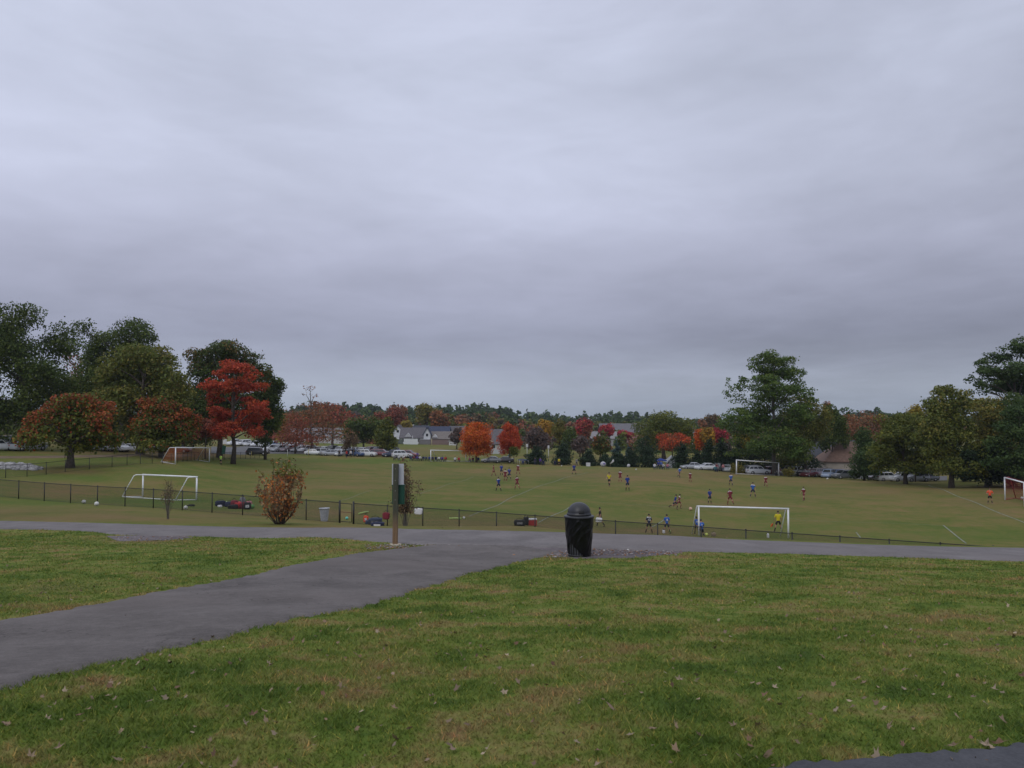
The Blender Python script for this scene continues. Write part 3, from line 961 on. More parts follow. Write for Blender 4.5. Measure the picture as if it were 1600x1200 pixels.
tree('oak_tree', 'orange brown tree on the skyline left of the olive tree', 'tree', 625, 400, 634, 655, 12, 'rust', style='round', n=900, seed=38, group=GM)
tree('oak_tree', 'dark purple leaved tree between houses and the big orange maple', 'tree', 714, 255, 670, 697, 13, 'purple', n=1800, seed=39, group=GM, tr=.2)
tree('maple_tree', 'big bright orange maple beside the far goal', 'tree', 745, 178, 655, 712, 24, 'orange', n=11000, seed=40, group='bright autumn maples at the far touchline', size=.25, topcol='orange', tr=.22,
     lobes=[(743, 667, 12, 9), (733, 678, 11, 11), (757, 675, 11, 13), (745, 688, 19, 14), (764, 700, 8, 10), (726, 703, 8, 9), (732, 698, 12, 12), (760, 698, 10, 12), (745, 704, 20, 9), (729, 688, 7, 10), (762, 688, 6, 10), (747, 662, 8, 6)], nsub=14)
tree('maple_tree', 'red orange maple with a green lower right side, right of the bright orange one', 'tree', 796, 178, 661, 712, 19, 'orangered', n=8000, seed=41, group='bright autumn maples at the far touchline', size=.25, tr=.2, topcol='orangered',
     lobes=[(793, 672, 10, 10), (802, 680, 11, 12), (788, 684, 9, 12), (798, 695, 15, 12), (807, 694, 8, 10), (786, 705, 8, 7), (793, 667, 6, 6)], nsub=14)
tree('oak_tree', 'small green tree low against the red orange maple', 'tree', 803, 176, 696, 714, 9, 'oliveD', style='round', n=1200, seed=42, tr=.1, size=.24)
tree('oak_tree', 'purplish brown nearly bare tree right of the red orange maple', 'tree', 836, 215, 666, 705, 26, 'purple', n=2600, seed=43, group=GM)
tree('oak_tree', 'golden yellow tree above the dark hedge trees', 'tree', 851, 250, 656, 690, 15, 'gold', n=2200, seed=44, group=GM, style='round')
tree('oak_tree', 'olive brown tree right of the golden tree', 'tree', 875, 240, 655, 695, 14, 'yolive', n=2000, seed=45, group=GM)
tree('oak_tree', 'dark green tree behind the golden tree, right side', 'tree', 890, 235, 668, 705, 11, 'dark', n=1500, seed=46, group=GM)
tree('oak_tree', 'dull crimson tree on the slope above the dark hedge trees', 'tree', 914, 270, 654, 686, 16, 'rustred', n=2200, seed=47, group=GM, topcol='crimson', style='round')
tree('oak_tree', 'brown purple tree left of the orange and green tree', 'tree', 906, 220, 680, 708, 16, 'purple', n=1800, seed=48, group=GM)
tree('maple_tree', 'orange and green tree left of the blue spruces', 'tree', 938, 205, 683, 712, 18, 'oliveD', n=2600, seed=49, group=GM, topcol='orangegreen')
tree('maple_tree', 'bright crimson tree before the long grey roof, left one', 'tree', 948, 300, 662, 684, 13, 'crimson', style='round', n=1800, seed=50, group=GM)
tree('maple_tree', 'bright crimson tree before the long grey roof, right one', 'tree', 979, 300, 671, 686, 13, 'crimson', style='round', n=1500, seed=51, group=GM)
tree('spruce_tree', 'taller blue spruce among the dark hedge trees', 'tree', 963, 183, 682, 728, 14, 'blue', style='spruce', n=3000, seed=52, group='pair of blue spruces', size=.26)
tree('spruce_tree', 'shorter blue spruce beside the taller one', 'tree', 981, 181, 690, 728, 10, 'blue', style='spruce', n=2200, seed=53, group='pair of blue spruces', size=.26)
tree('oak_tree', 'great rounded olive green oak, centre right of the skyline', 'tree', 1037, 225, 640, 708, 48, 'oliveD', n=9500, seed=54, group=GM, size=.42,
     lobes=[(1035, 655, 26, 13), (1015, 668, 22, 14), (1058, 665, 22, 14), (1037, 675, 40, 16), (1000, 684, 14, 12), (1075, 680, 13, 14), (1025, 692, 30, 14), (1060, 692, 22, 12), (1045, 648, 14, 7)], nsub=14)
tree('maple_tree', 'orange brown crown low before the great olive oak', 'tree', 1050, 195, 677, 716, 24, 'rust', n=4200, seed=55, group=GM, topcol='orangered', size=.3, lobes=[(1040, 687, 13, 9), (1058, 686, 14, 9), (1050, 695, 20, 9), (1072, 690, 9, 6)], tr=.2)
tree('maple_tree', 'orange tree left of the bright yellow one', 'tree', 1093, 215, 672, 704, 11, 'orange', style='round', n=1800, seed=56, group=GM)
tree('maple_tree', 'bright yellow tree between orange and crimson ones', 'tree', 1106, 212, 667, 700, 12, 'gold', style='round', n=2200, seed=57, group=GM)
tree('maple_tree', 'crimson round topped tree left of the giant pine', 'tree', 1123, 218, 664, 694, 17, 'crimson', style='round', n=2600, seed=58, group=GM)
tree('oak_tree', 'small muted orange tree on the far skyline left of the pine', 'tree', 1097, 380, 655, 670, 9, 'rust', style='round', n=500, seed=59, group=GM)
tree('oak_tree', 'brown grey tree on the far skyline left of the pine', 'tree', 1113, 390, 647, 672, 13, 'brown', style='round', n=900, seed=60, group=GM)
tree('maple_tree', 'yellow green shrubby tree low at the left foot of the giant pine', 'tree', 1158, 172, 676, 706, 14, 'yellow', n=1200, seed=61)

# dark evergreen hedge trees along the far touchline
GH = 'dark evergreens along the far touchline'
hedge = [(838, 696, 18, 176, 'first'), (880, 690, 17, 176, 'second'), (918, 702, 15, 175, 'third'), (944, 708, 14, 177, 'fourth'), (965, 706, 18, 172, 'fifth, before the blue spruces'), (985, 700, 14, 172, 'sixth'),
         (1008, 680, 24, 170, 'largest'), (1065, 690, 17, 168, 'the one right of the orange brown crown'), (1108, 684, 17, 168, 'the left of the twin ragged tops'), (1128, 682, 17, 168, 'the right of the twin ragged tops'),
         (1088, 704, 14, 170, 'low dark one between the ragged tops'), (1152, 690, 16, 170, 'last before the giant pine')]
words = ['leftmost', 'second from the left', 'third from the left', 'fourth from the left']
for i, (tx, ty, hw_, DD, wd) in enumerate(hedge):
    lab = 'dark evergreen hedge tree, ' + (words[i] if i < 4 else wd)
    if i == 5: lab = 'dark evergreen hedge tree just left of the largest one'
    tree('hedge_tree', lab, 'tree', tx, DD, ty, P(tx, ty, DD) and 727 + (tx - 838) * .04, hw_ + 1, 'ever', style='bush', n=3000, seed=70 + i, group=GH, size=.30, tr=.15)
tree('shrub', 'yellow green bush behind the left post of the far right goal', 'shrub', 1152, 150, 722, 744, 12, 'yolive', style='round', n=1100, seed=85, size=.2, tr=.05)
tree('shrub', 'yellow green bush right of the far right goal', 'shrub', 1232, 152, 729, 748, 11, 'yolive', style='round', n=900, seed=86, size=.2, tr=.05)

# ---- giant pine and its neighbours
tree('pine_tree', 'giant lone pine with layered branches above the far right goal', 'tree', 1208, 158, 546, 716, 70, 'pine', n=26000, seed=90, size=.33, dens=.86, tr=.42, bark=M_BARK2,
     lobes=[(1207, 562, 28, 13), (1228, 566, 22, 15), (1186, 572, 24, 12), (1240, 584, 20, 16), (1213, 586, 30, 16), (1182, 594, 28, 12), (1158, 591, 15, 9), (1147, 598, 10, 9), (1162, 606, 22, 10), (1200, 608, 34, 13), (1238, 608, 28, 12), (1257, 600, 13, 9),
            (1264, 617, 12, 6), (1142, 613, 11, 8), (1158, 622, 22, 9), (1184, 624, 28, 11), (1218, 624, 30, 12), (1248, 624, 18, 9), (1200, 638, 30, 12), (1232, 638, 28, 12), (1150, 650, 24, 12), (1126, 652, 9, 6), (1175, 648, 26, 13), (1140, 665, 22, 11), (1170, 670, 32, 14), (1208, 658, 34, 16),
            (1238, 652, 26, 14), (1150, 684, 22, 12), (1182, 690, 32, 15), (1215, 684, 34, 17), (1165, 708, 26, 9), (1197, 708, 30, 12), (1235, 704, 28, 15)], nsub=10, subr=.34)
GP = 'trees behind and beside the giant pine'
tree('oak_tree', 'olive and rust tree leaning against the right side of the giant pine', 'tree', 1256, 166, 616, 735, 44, 'oliveD', n=13000, seed=91, group=GP, size=.34, topcol='yolive',
     lobes=[(1245, 630, 22, 12), (1265, 642, 24, 14), (1240, 655, 24, 16), (1282, 650, 16, 14), (1262, 672, 34, 18), (1290, 666, 14, 14), (1235, 690, 26, 18), (1264, 694, 20, 16), (1284, 682, 10, 12), (1246, 715, 26, 14), (1222, 715, 20, 12)], nsub=14)
tree('oak_tree', 'dark green tree with a rust red tip at the right of the pine group', 'tree', 1300, 176, 630, 720, 22, 'dark', n=5500, seed=92, group=GP, size=.36, lobes=[(1298, 645, 12, 12), (1306, 662, 14, 14), (1302, 680, 16, 14), (1316, 684, 10, 14), (1284, 690, 10, 12)])
tree('maple_tree', 'small rust orange treetop poking above the pine group', 'tree', 1292, 182, 627, 650, 7, 'rust', style='round', n=500, seed=93, group=GP)
tree('maple_tree', 'small orange tree peeping over the dark roof', 'tree', 1287, 212, 688, 702, 7, 'rust', style='round', n=500, seed=94, group=GP, topcol='orangered')
tree('oak_tree', 'very dark thicket tree behind the far right goal', 'tree', 1195, 172, 700, 738, 40, 'ever', n=4200, seed=95, group=GP, size=.34, lobes=[(1165, 715, 18, 14), (1190, 712, 22, 16), (1220, 716, 22, 14), (1250, 722, 24, 12), (1200, 728, 40, 8), (1270, 725, 16, 12), (1160, 728, 12, 8)])
GR = 'trees of the wooded right side'
tree('oak_tree', 'russet brown wide tree behind the white chimney', 'tree', 1340, 225, 645, 712, 38, 'rust', n=6000, seed=100, group=GR, size=.42, lobes=[(1325, 660, 18, 12), (1348, 658, 20, 12), (1368, 660, 14, 14), (1340, 675, 30, 16), (1325, 684, 20, 10), (1365, 685, 18, 16)])
tree('cedar_tree', 'small dark conifer top on the skyline, left of three', 'tree', 1303, 250, 637, 680, 8, 'pineD', style='spruce', n=900, seed=101, group=GR)
tree('cedar_tree', 'small dark conifer top on the skyline, middle of three', 'tree', 1326, 260, 640, 680, 13, 'pineD', style='bush', n=1200, seed=102, group=GR)
tree('cedar_tree', 'small dark pointed conifer top on the skyline, right of three', 'tree', 1374, 240, 635, 680, 9, 'pineD', style='spruce', n=900, seed=103, group=GR)
tree('arborvitae', 'dense dark green column evergreen hiding the end of the tan roofed house', 'tree', 1349, 148, 663, 746, 22, 'pineD', n=8000, seed=104, size=.27, tr=.2,
     lobes=[(1352, 675, 10, 10), (1348, 690, 15, 14), (1352, 705, 18, 14), (1346, 720, 20, 14), (1352, 735, 20, 12), (1340, 738, 14, 10), (1358, 690, 10, 14)])
tree('maple_tree', 'olive green spreading tree right of the dark column evergreen', 'tree', 1413, 128, 640, 742, 56, 'oliveD', n=15000, seed=105, group=GR, size=.30, tr=.30,
     lobes=[(1405, 662, 28, 16), (1430, 655, 24, 14), (1382, 680, 24, 16), (1415, 685, 34, 18), (1448, 680, 20, 20), (1370, 705, 18, 16), (1400, 712, 32, 16), (1438, 712, 28, 16), (1378, 728, 18, 12), (1420, 730, 30, 10), (1455, 722, 16, 14)], nsub=15, subr=.36)
tree('maple_tree', 'bright yellow treetop between the two olive trees at right', 'tree', 1428, 142, 630, 665, 14, 'yellow', style='round', n=2000, seed=106, group=GR, size=.28)
tree('maple_tree', 'tall olive tree with upright sprays, thick trunk beside the yellow corner post', 'tree', 1483, 118, 597, 742, 54, 'oliveD', n=17000, seed=107, group=GR, size=.30, tr=.36, topcol='olive',
     lobes=[(1478, 615, 20, 16), (1495, 622, 18, 16), (1460, 632, 18, 18), (1505, 640, 18, 18), (1480, 645, 30, 22), (1450, 660, 18, 18), (1470, 680, 34, 20), (1510, 675, 24, 22), (1450, 700, 20, 16), (1485, 708, 34, 18), (1518, 708, 20, 18), (1470, 728, 30, 12), (1510, 732, 24, 12)], nsub=15, subr=.36)
tree('oak_tree', 'yellow green rounded tree near the right edge', 'tree', 1545, 122, 617, 735, 36, 'olive', n=11000, seed=108, group=GR, size=.30, topcol='yolive', tr=.2,
     lobes=[(1530, 632, 20, 12), (1555, 632, 22, 12), (1540, 650, 30, 14), (1565, 655, 20, 16), (1530, 675, 22, 16), (1555, 690, 24, 20), (1530, 710, 20, 16), (1550, 730, 24, 12)], nsub=14)
tree('pine_tree', 'tall dark pine at the right edge with stepped outline', 'tree', 1592, 135, 528, 740, 84, 'pineD', n=30000, seed=109, group=GR, size=.34, tr=.45,
     lobes=[(1600, 545, 28, 15), (1575, 558, 22, 13), (1552, 567, 16, 10), (1532, 578, 14, 9), (1560, 582, 28, 12), (1590, 580, 34, 16), (1625, 560, 30, 22), (1515, 592, 7, 6), (1540, 598, 24, 9), (1580, 604, 32, 10), (1620, 600, 34, 20), (1530, 610, 16, 7), (1650, 590, 30, 26),
            (1600, 635, 34, 18), (1640, 640, 34, 22), (1590, 665, 24, 18)], nsub=12, subr=.36)
tree('pine_tree', 'dark green lower pine filling the right edge', 'tree', 1596, 112, 612, 748, 46, 'pineD', n=17000, seed=110, group=GR, size=.29, tr=.28,
     lobes=[(1592, 628, 16, 14), (1582, 645, 16, 14), (1605, 650, 20, 18), (1578, 668, 18, 14), (1600, 680, 30, 18), (1572, 695, 20, 16), (1600, 708, 34, 16), (1570, 722, 24, 14), (1605, 735, 36, 12), (1640, 680, 30, 30), (1640, 725, 30, 20)], nsub=15)
tree('oak_tree', 'very dark bushy tree behind the orange goalkeeper', 'tree', 1540, 118, 690, 758, 44, 'ever', n=12000, seed=111, group=GR, size=.30, lobes=[(1510, 715, 20, 14), (1540, 708, 24, 16), (1565, 725, 24, 14), (1520, 735, 26, 12), (1550, 742, 28, 12), (1500, 742, 16, 9), (1580, 745, 24, 12)])
tree('oak_tree', 'very dark bushy tree between the two thick trunks at right', 'tree', 1440, 145, 700, 748, 40, 'ever', n=4500, seed=112, group=GR, size=.34, lobes=[(1415, 715, 22, 12), (1445, 718, 24, 14), (1470, 722, 20, 14), (1430, 728, 34, 9)])
tree('oak_tree', 'very dark bushy tree right of the parked cars, behind the thick trunk', 'tree', 1505, 135, 705, 752, 36, 'ever', n=4000, seed=113, group=GR, size=.34, lobes=[(1490, 725, 20, 16), (1515, 720, 22, 16), (1500, 740, 26, 9), (1530, 735, 20, 12)])


# ---- the wooded ridge on the skyline and the autumn wood below it: nobody could count those
def wood(name, label, specs, pals, leafsize, per, seed):
    rng = np.random.default_rng(seed)
    VV = []; QQ = []; CC = []; off = 0
    for (x, y, D, hwp, hp, pal) in specs:
        m = D / F
        p = P(x, y, D)
        R = hwp * m; Hh = hp * m
        k = 6
        L_ = [(p.x, D, p.z - Hh * .72, R * 1.1, R * .8, Hh * .34)]
        for d in unit(rng, k):
            L_.append((p.x + d[0] * R * .5, D + d[1] * R * .5, p.z - Hh * .45 + d[2] * Hh * .22, R * .66, R * .66, Hh * .34))
        pos, d, pick, subs = crown_arrays(L_, per, 1, rng, nsub=7, subr=.5)
        c = pal_cols(pal, pick, len(subs), rng)
        V, Q, _ = leaf_quads(pos, d, leafsize * m, rng, None, 1.2)
        VV.append(V); QQ.append(Q + off); CC.append(c); off += len(V)
    me = quads_mesh(name, np.concatenate(VV), np.concatenate(QQ), np.concatenate(CC), M_LEAF)
    o = meshobj(name, me)
    tag(o, label, 'wood', kind='stuff')


rg = random.Random(5)
SKYLINE = [(-200, 640), (400, 640), (440, 640), (470, 634), (520, 629), (560, 630), (600, 634), (640, 637), (700, 633), (735, 634), (760, 632), (800, 640), (850, 646), (900, 648), (930, 648), (955, 643), (1000, 646), (1030, 652), (1080, 655), (1110, 656),
           (1150, 652), (1240, 648), (1290, 643), (1330, 642), (1375, 641), (1410, 646), (1450, 650), (1800, 645)]


def sl_y(x):
    return float(np.interp(x, [a for a, _ in SKYLINE], [b for _, b in SKYLINE]))


specs = []
xx = -150
while xx < 1760:
    for r, D in enumerate((760, 660, 560)):
        sx = xx + rg.uniform(-6, 6)
        specs.append((sx, sl_y(sx) + r * 6 + rg.uniform(-2.0, 2.5), D, rg.uniform(7, 12), 26, 'pineD' if rg.random() < .8 or r == 0 else rg.choice(['dark', 'brown', 'rust'])))
    xx += 10
wood('ridge_wood', 'dark wooded ridge along the whole skyline', specs, None, 4.6, 300, 201)
specs = []
xx = 425
while xx < 1480:
    for r, (D, dy) in enumerate(((480, 14), (420, 21), (350, 30))):
        sx = xx + rg.uniform(-8, 8)
        if 612 < sx < 722 and r == 2: continue
        pl = rg.choice(['rust', 'brown', 'rustred', 'yolive', 'dark', 'oliveD', 'purple', 'rust', 'orangegreen', 'dark', 'brown', 'olive'])
        specs.append((sx, sl_y(sx) + dy + rg.uniform(-3, 3), D, rg.uniform(10, 16), 26, pl))
    xx += 13
wood('autumn_wood', 'mixed autumn wood between the houses and the dark ridge', specs, None, 3.9, 480, 202)
specs = [(x + rg.uniform(-6, 6), 679 + rg.uniform(-7, 8), 285 + rg.uniform(-12, 12), rg.uniform(10, 16), 44, rg.choice(['brown', 'dark', 'purple', 'oliveD', 'dark', 'rust', 'purple'])) for x in range(818, 1200, 13)]
specs += [(x + rg.uniform(-6, 6), 668 + rg.uniform(-6, 8), 300 + rg.uniform(-12, 12), rg.uniform(9, 14), 36, rg.choice(['brown', 'dark', 'rust', 'oliveD', 'rustred'])) for x in range(425, 612, 16)]
wood('autumn_thicket', 'dull brown and dark thicket behind the evergreen row', specs, None, 3.6, 420, 204)
# undergrowth behind the left bank and the right side
specs = [(x, 655 + rg.uniform(-8, 8), 172 + rg.uniform(-6, 6), 20, 46, rg.choice(['dark', 'ever', 'darkrust'])) for x in range(32, 336, 14)] + [(x, 640 + rg.uniform(-8, 8), 185, 22, 60, 'dark') for x in range(-120, 40, 18)]
specs += [(x, 690 + rg.uniform(-6, 6), 175, 16, 50, 'ever') for x in range(1380, 1720, 16)]
wood('undergrowth', 'shaded undergrowth behind the big trees at both sides', specs, None, 4.0, 420, 203)


# ---- multi-stemmed shrubs and the sapling near the fence
def vase(name, label, x, y, D, ytop, hw, nst, n, pal, seed, cat='shrub', leafy=.6, lsz=.07, spread=1.0, stem=.02, low=.15, topcol=None, kk=.45):
    rng = np.random.default_rng(seed)
    g = G(x, y, D - 8); D = g.y
    m = D / F
    Ht = (P(x, ytop, D).z - g.z)
    root = empty(name, g, 0, label, cat)
    mb = MB(); tips = []
    for i in range(nst):
        a = rng.uniform(0, 6.28); r = hw * m * spread * rng.uniform(.08, 1.0) ** .75 * 1.08
        hh = Ht * rng.uniform(.72, 1.0) * (1 - .30 * (r / (hw * m)) ** 2)
        rb = min(.12, hw * m * .12); p0 = Vector((math.cos(a) * rb, math.sin(a) * rb, -.05)); p3 = Vector((math.cos(a) * r, math.sin(a) * r, hh))
        pts = [p0, Vector((math.cos(a) * r * kk, math.sin(a) * r * kk, hh * .22)), Vector((math.cos(a) * r * (kk + .35) + rng.normal() * .04, math.sin(a) * r * (kk + .35), hh * .58)), p3]
        rs = stem * rng.uniform(.7, 1.3) / math.sqrt(nst / 12)
        mb.tube(pts, [rs, rs * .8, rs * .5, rs * .2], 5, cap=False)
        for t in range(9):
            f = rng.uniform(.22 if cat == 'tree' else .3, 1.0)
            k = min(int(f * 3), 2); q = pts[k].lerp(pts[k + 1], f * 3 - k)
            e = q + Vector((rng.normal() * .16, rng.normal() * .16, rng.uniform(.1, .35)))
            mb.tube([q, e], [rs * .4, rs * .12], 3, cap=False)
            tips.append((q, e))
    mb.build('stems', M_BARK2 if pal == 'dry' else M_BARK, root)
    T = np.array([[*a, *b] for a, b in tips])
    pk = rng.integers(0, len(T), n)
    f = rng.random((n, 1))
    pos = T[pk, :3] * (1 - f) + T[pk, 3:] * f + rng.normal(0, .09, (n, 3))
    ok = pos[:, 2] > Ht * low
    pos = pos[ok]; pk = pk[ok]
    cols = pal_cols(pal, pk, len(T), rng, .3)
    if topcol:
        tt = pal_cols(topcol, pk, len(T), rng, .3)
        s = (pos[:, 2] > Ht * .72) & (rng.random(len(pk)) < .7)
        cols[s] = tt[s]
    V, Q, C3 = leaf_quads(pos, unit(rng, len(pos)), lsz, rng, cols, 1.5)
    meshobj('foliage', quads_mesh('foliage', V, Q, C3, M_LEAF), root)
    return root


vase('orange_shrub', 'orange and tan leafed young tree with many stems by the lane', 437, 819, 38, 712, 40, 34, 3300, 'shrub', 301, cat='tree', lsz=.085, low=.06, stem=.036, topcol='olive', kk=.66)
vase('bare_shrub', 'tan nearly leafless vase shaped shrub right behind the wooden post', 633, 826, 40, 720, 22, 15, 2300, 'dry', 302, lsz=.055, low=.20, stem=.017, kk=.28)
vase('sapling', 'thin nearly bare sapling in front of the near left goal', 262, 811, 38, 742, 13, 14, 520, 'dry', 303, cat='tree', lsz=.05, low=.35, stem=.012, kk=.2)

# ------------------------------------------------------------ buildings
M_GLASS = pmat('dark_glass', (.02, .024, .03), 0.12, spec=0.8)
M_TRIM = pmat('white_trim', (.62, .62, .62), 0.6)


def slab(mb, pts, th, nrm_):
    """thick plate from a planar polygon"""
    n = Vector(nrm_).normalized() * th
    k = len(pts)
    vs = [Vector(p) for p in pts] + [Vector(p) - n for p in pts]
    fs = [tuple(range(k)), tuple(reversed(range(k, 2 * k)))] + [(i, (i + 1) % k, k + (i + 1) % k, k + i)[::-1] for i in range(k)]
    mb.add(vs, fs)


def house(label, x, D, wid, dep, eave, ridge, wall, roof, yaw=0.0, axis='x', chim=None, wins=(), gable=None, door=None, zoff=0.0, hip=0.0, group='houses beyond the far field', name='house'):
    """gabled house; axis = direction of the ridge; front face towards -Y before turning"""
    p = P(x, 650, D); z = H(p.x, D) + zoff
    root = empty(name, (p.x, D, z - .3), yaw, label, 'house', group)
    wm = pmat('wall_%s' % str(wall), wall, 0.85, nz=0.12, nscale=1.2)
    rm = pmat('roof_%s' % str(roof), roof, 0.9, nz=0.25, nscale=2.0)
    hw, hd = wid / 2, dep / 2
    e, r = eave + .3, ridge + .3
    mb = MB()
    if axis == 'x':
        prof = [(-hd, 0), (hd, 0), (hd, e), (0, r - .12), (-hd, e)]
        vs = [(-hw, a, b) for a, b in prof] + [(hw, a, b) for a, b in prof]
    else:
        prof = [(-hw, 0), (hw, 0), (hw, e), (0, r - .12), (-hw, e)]
        vs = [(a, -hd, b) for a, b in prof] + [(a, hd, b) for a, b in prof]
    if hip and axis == 'x':
        vs[3] = (-hw + hip, 0, r - .12); vs[8] = (hw - hip, 0, r - .12)
    fs = [(4, 3, 2, 1, 0), (5, 6, 7, 8, 9)] + [(i, (i + 1) % 5, 5 + (i + 1) % 5, 5 + i) for i in range(5)]
    mb.add(vs, fs)
    mb.build('wall', wm, root)
    ov = .45
    rb = MB()
    if axis == 'x' and hip:
        sl = (r - e) / hd; zb_ = e - ov * sl + .05; X0, Y0 = hw + ov, hd + ov; xr = hw - hip
        rb.add([(-X0, -Y0, zb_), (X0, -Y0, zb_), (X0, Y0, zb_), (-X0, Y0, zb_), (-xr, 0, r + .08), (xr, 0, r + .08)] + [(-X0, -Y0, zb_ - .18), (X0, -Y0, zb_ - .18), (X0, Y0, zb_ - .18), (-X0, Y0, zb_ - .18)],
               [(0, 1, 5, 4), (1, 2, 5), (2, 3, 4, 5), (3, 0, 4), (6, 7, 1, 0), (7, 8, 2, 1), (8, 9, 3, 2), (9, 6, 0, 3)])
    elif axis == 'x':
        sl = (r - e) / hd
        for s in (-1, 1):
            slab(rb, [(-hw - ov, s * (hd + ov), e - ov * sl + .05), (hw + ov, s * (hd + ov), e - ov * sl + .05), (hw + ov, 0, r + .05), (-hw - ov, 0, r + .05)][::s * -1], .16, (0, s * sl, 1))
    else:
        sl = (r - e) / hw
        for s in (-1, 1):
            slab(rb, [(s * (hw + ov), -hd - ov, e - ov * sl + .05), (s * (hw + ov), hd + ov, e - ov * sl + .05), (0, hd + ov, r + .05), (0, -hd - ov, r + .05)][::s], .16, (s * sl, 0, 1))
    ro = rb.build('roof', rm, root)
    if chim:
        cxp, cyp, ch, cw, cm = chim
        c = MB().box((cxp, cyp, (ch + e) / 2), (cw, cw * .8, ch - e + 1.0)).build('chimney', pmat('chimney_%s' % str(cm), cm, .8, nz=.1), ro)
        MB().box((cxp, cyp, ch + .62), (cw * 1.25, cw * 1.05, .22)).build('chimney_cap', M_TRIM, root)
    if gable:
        gx, gw, gz, gcol = gable      # a front dormer
        gy = -hd - .25
        gb = MB()
        gb.add([(gx - gw / 2, gy, gz), (gx + gw / 2, gy, gz), (gx, gy, gz + gw * .55), (gx - gw / 2, gy + 3, gz), (gx + gw / 2, gy + 3, gz), (gx, gy + 3, gz + gw * .55)],
               [(0, 1, 2), (5, 4, 3), (0, 2, 5, 3), (1, 4, 5, 2), (0, 3, 4, 1)])
        gb.build('dormer', pmat('dormer_%s' % str(gcol), gcol, .8), root)
    for wx, wz, ww, wh in wins:
        f = MB().box((wx, -hd - .03, wz + .3), (ww + .2, .10, wh + .2)).build('window', M_TRIM, root)
        MB().box((wx, -hd - .09, wz + .3), (ww, .05, wh)).build('pane', M_GLASS, f)
    return root


GREY = (.115, .108, .118); TAUPE = (.17, .15, .14); NAVY = (.035, .045, .085); WHITE = (.66, .68, .72)
house('white house with a steep little gable, left end of the house row', 624, 318, 4.2, 8, 4.2, 6.9, WHITE, GREY, axis='y', wins=[(-1.1, 1.4, .8, 1.1), (1.1, 1.4, .8, 1.1), (0, 4.4, .9, .9)])
house('low white house with broad grey roof and small dormer', 646, 310, 9.0, 9, 2.6, 6.2, WHITE, GREY, gable=(-1.5, 2.8, 3.0, (.42, .42, .44)), wins=[(-3, 1.4, 1.3, 1.1), (0, 1.4, 1.3, 1.1), (2.6, 1.4, 1.3, 1.1)])
house('house with dark navy roof and a white upper wall facing the field', 685, 322, 9.2, 8, 4.6, 6.7, WHITE, NAVY, wins=[(-3, 3.3, 1.1, 1.0), (0, 3.3, 1.1, 1.0)])
house('white gable wall joined to the navy roofed house', 668.5, 304, 2.6, 5, 4.3, 6.6, WHITE, NAVY, axis='y', wins=[(0, 3.6, .8, 1.0)])
house('low house with grey taupe roof and brick red lower wall', 690, 306, 8.2, 8, 2.3, 4.9, (.26, .17, .15), TAUPE, gable=(-2.2, 2.2, 3.0, (.52, .52, .54)))
house('small white shed with a pointed roof at the right end of the house row', 708, 296, 2.8, 3, 1.8, 3.2, (.6, .6, .6), (.42, .42, .44), axis='y', name='shed')
house('dark roofed house peeping over the broad grey roof', 656, 345, 7.5, 7, 4.6, 6.6, (.55, .55, .57), (.05, .055, .075), chim=(-3.0, 0, 6.6, .9, (.6, .6, .6)))
house('grey roofed house right of the round rusty oak', 712, 345, 8, 8, 3.6, 6.6, (.4, .38, .37), GREY)
house('grey roofed house with beige gable seen between the two orange maples', 776, 262, 8.5, 9, 2.4, 6.8, (.5, .48, .44), GREY, gable=(-2.4, 2.6, 3.0, (.58, .52, .42)), wins=[(-1, 1.2, 1.2, 1.1), (2, 1.2, 1.2, 1.1)])
house('house with long pale eaves left of the crimson trees', 945, 330, 10, 9, 3.2, 5.8, (.30, .30, .31), (.22, .21, .22), yaw=-.3)
house('long low building with a wide grey roof behind the crimson trees', 978, 390, 26, 18, 4.2, 8.6, (.22, .18, .18), (.135, .13, .145), group='large buildings on the skyline', name='building')
house('brick red roofed wing just below the long grey roof', 985, 345, 18, 10, 2.5, 4.2, (.30, .18, .16), (.20, .075, .075), group='large buildings on the skyline', name='building')
house('pale grey roofed house on the skyline left of the pine', 1103, 330, 10, 8, 3.6, 6.4, (.4, .4, .42), (.24, .23, .25))
house('small light grey gabled house between the dark evergreens', 1050, 176, 2.4, 2.2, 1.5, 2.5, (.38, .40, .42), (.27, .28, .30), axis='y', group='near houses', name='shed')
house('house with tan shingle roof and tall white chimney beside the column evergreen', 1322, 178, 11.5, 9, 2.5, 6.3, (.42, .37, .30), (.17, .105, .080), yaw=-.12, hip=4.2, zoff=.9, chim=(1.6, -4.9, 6.6, 1.15, (.62, .60, .57)), group='near houses',
      wins=[(1.2, 1.0, .5, 1.5), (2.0, 1.0, .5, 1.5), (4.6, 1.0, .5, 1.5)])
house('dark grey roofed house behind the tan roof', 1296, 192, 12, 9, 2.6, 7.0, (.25, .24, .24), (.055, .06, .075), yaw=.1, group='near houses')
house('brick house with beige garage wall at the left edge', 2, 158, 9, 8, 3.4, 6.2, (.12, .07, .055), (.03, .033, .042), group='near houses')
house('beige garage front at the far left edge', 5, 150, 4.4, 5, 2.6, 3.4, (.24, .20, .15), (.06, .055, .055), group='near houses', name='garage')
house('grey roofed house behind the sparse rust conifer', 482, 300, 12, 8, 2.8, 5.0, (.45, .45, .47), (.22, .22, .24), yaw=.2)
house('grey roofed house right of the sparse rust conifer', 516, 290, 12, 8, 2.8, 5.6, (.48, .47, .47), (.20, .19, .20), yaw=-.2)
house('low grey roofed house behind the orange brown crown', 545, 300, 9, 8, 2.6, 4.6, (.3, .29, .29), (.17, .16, .17))


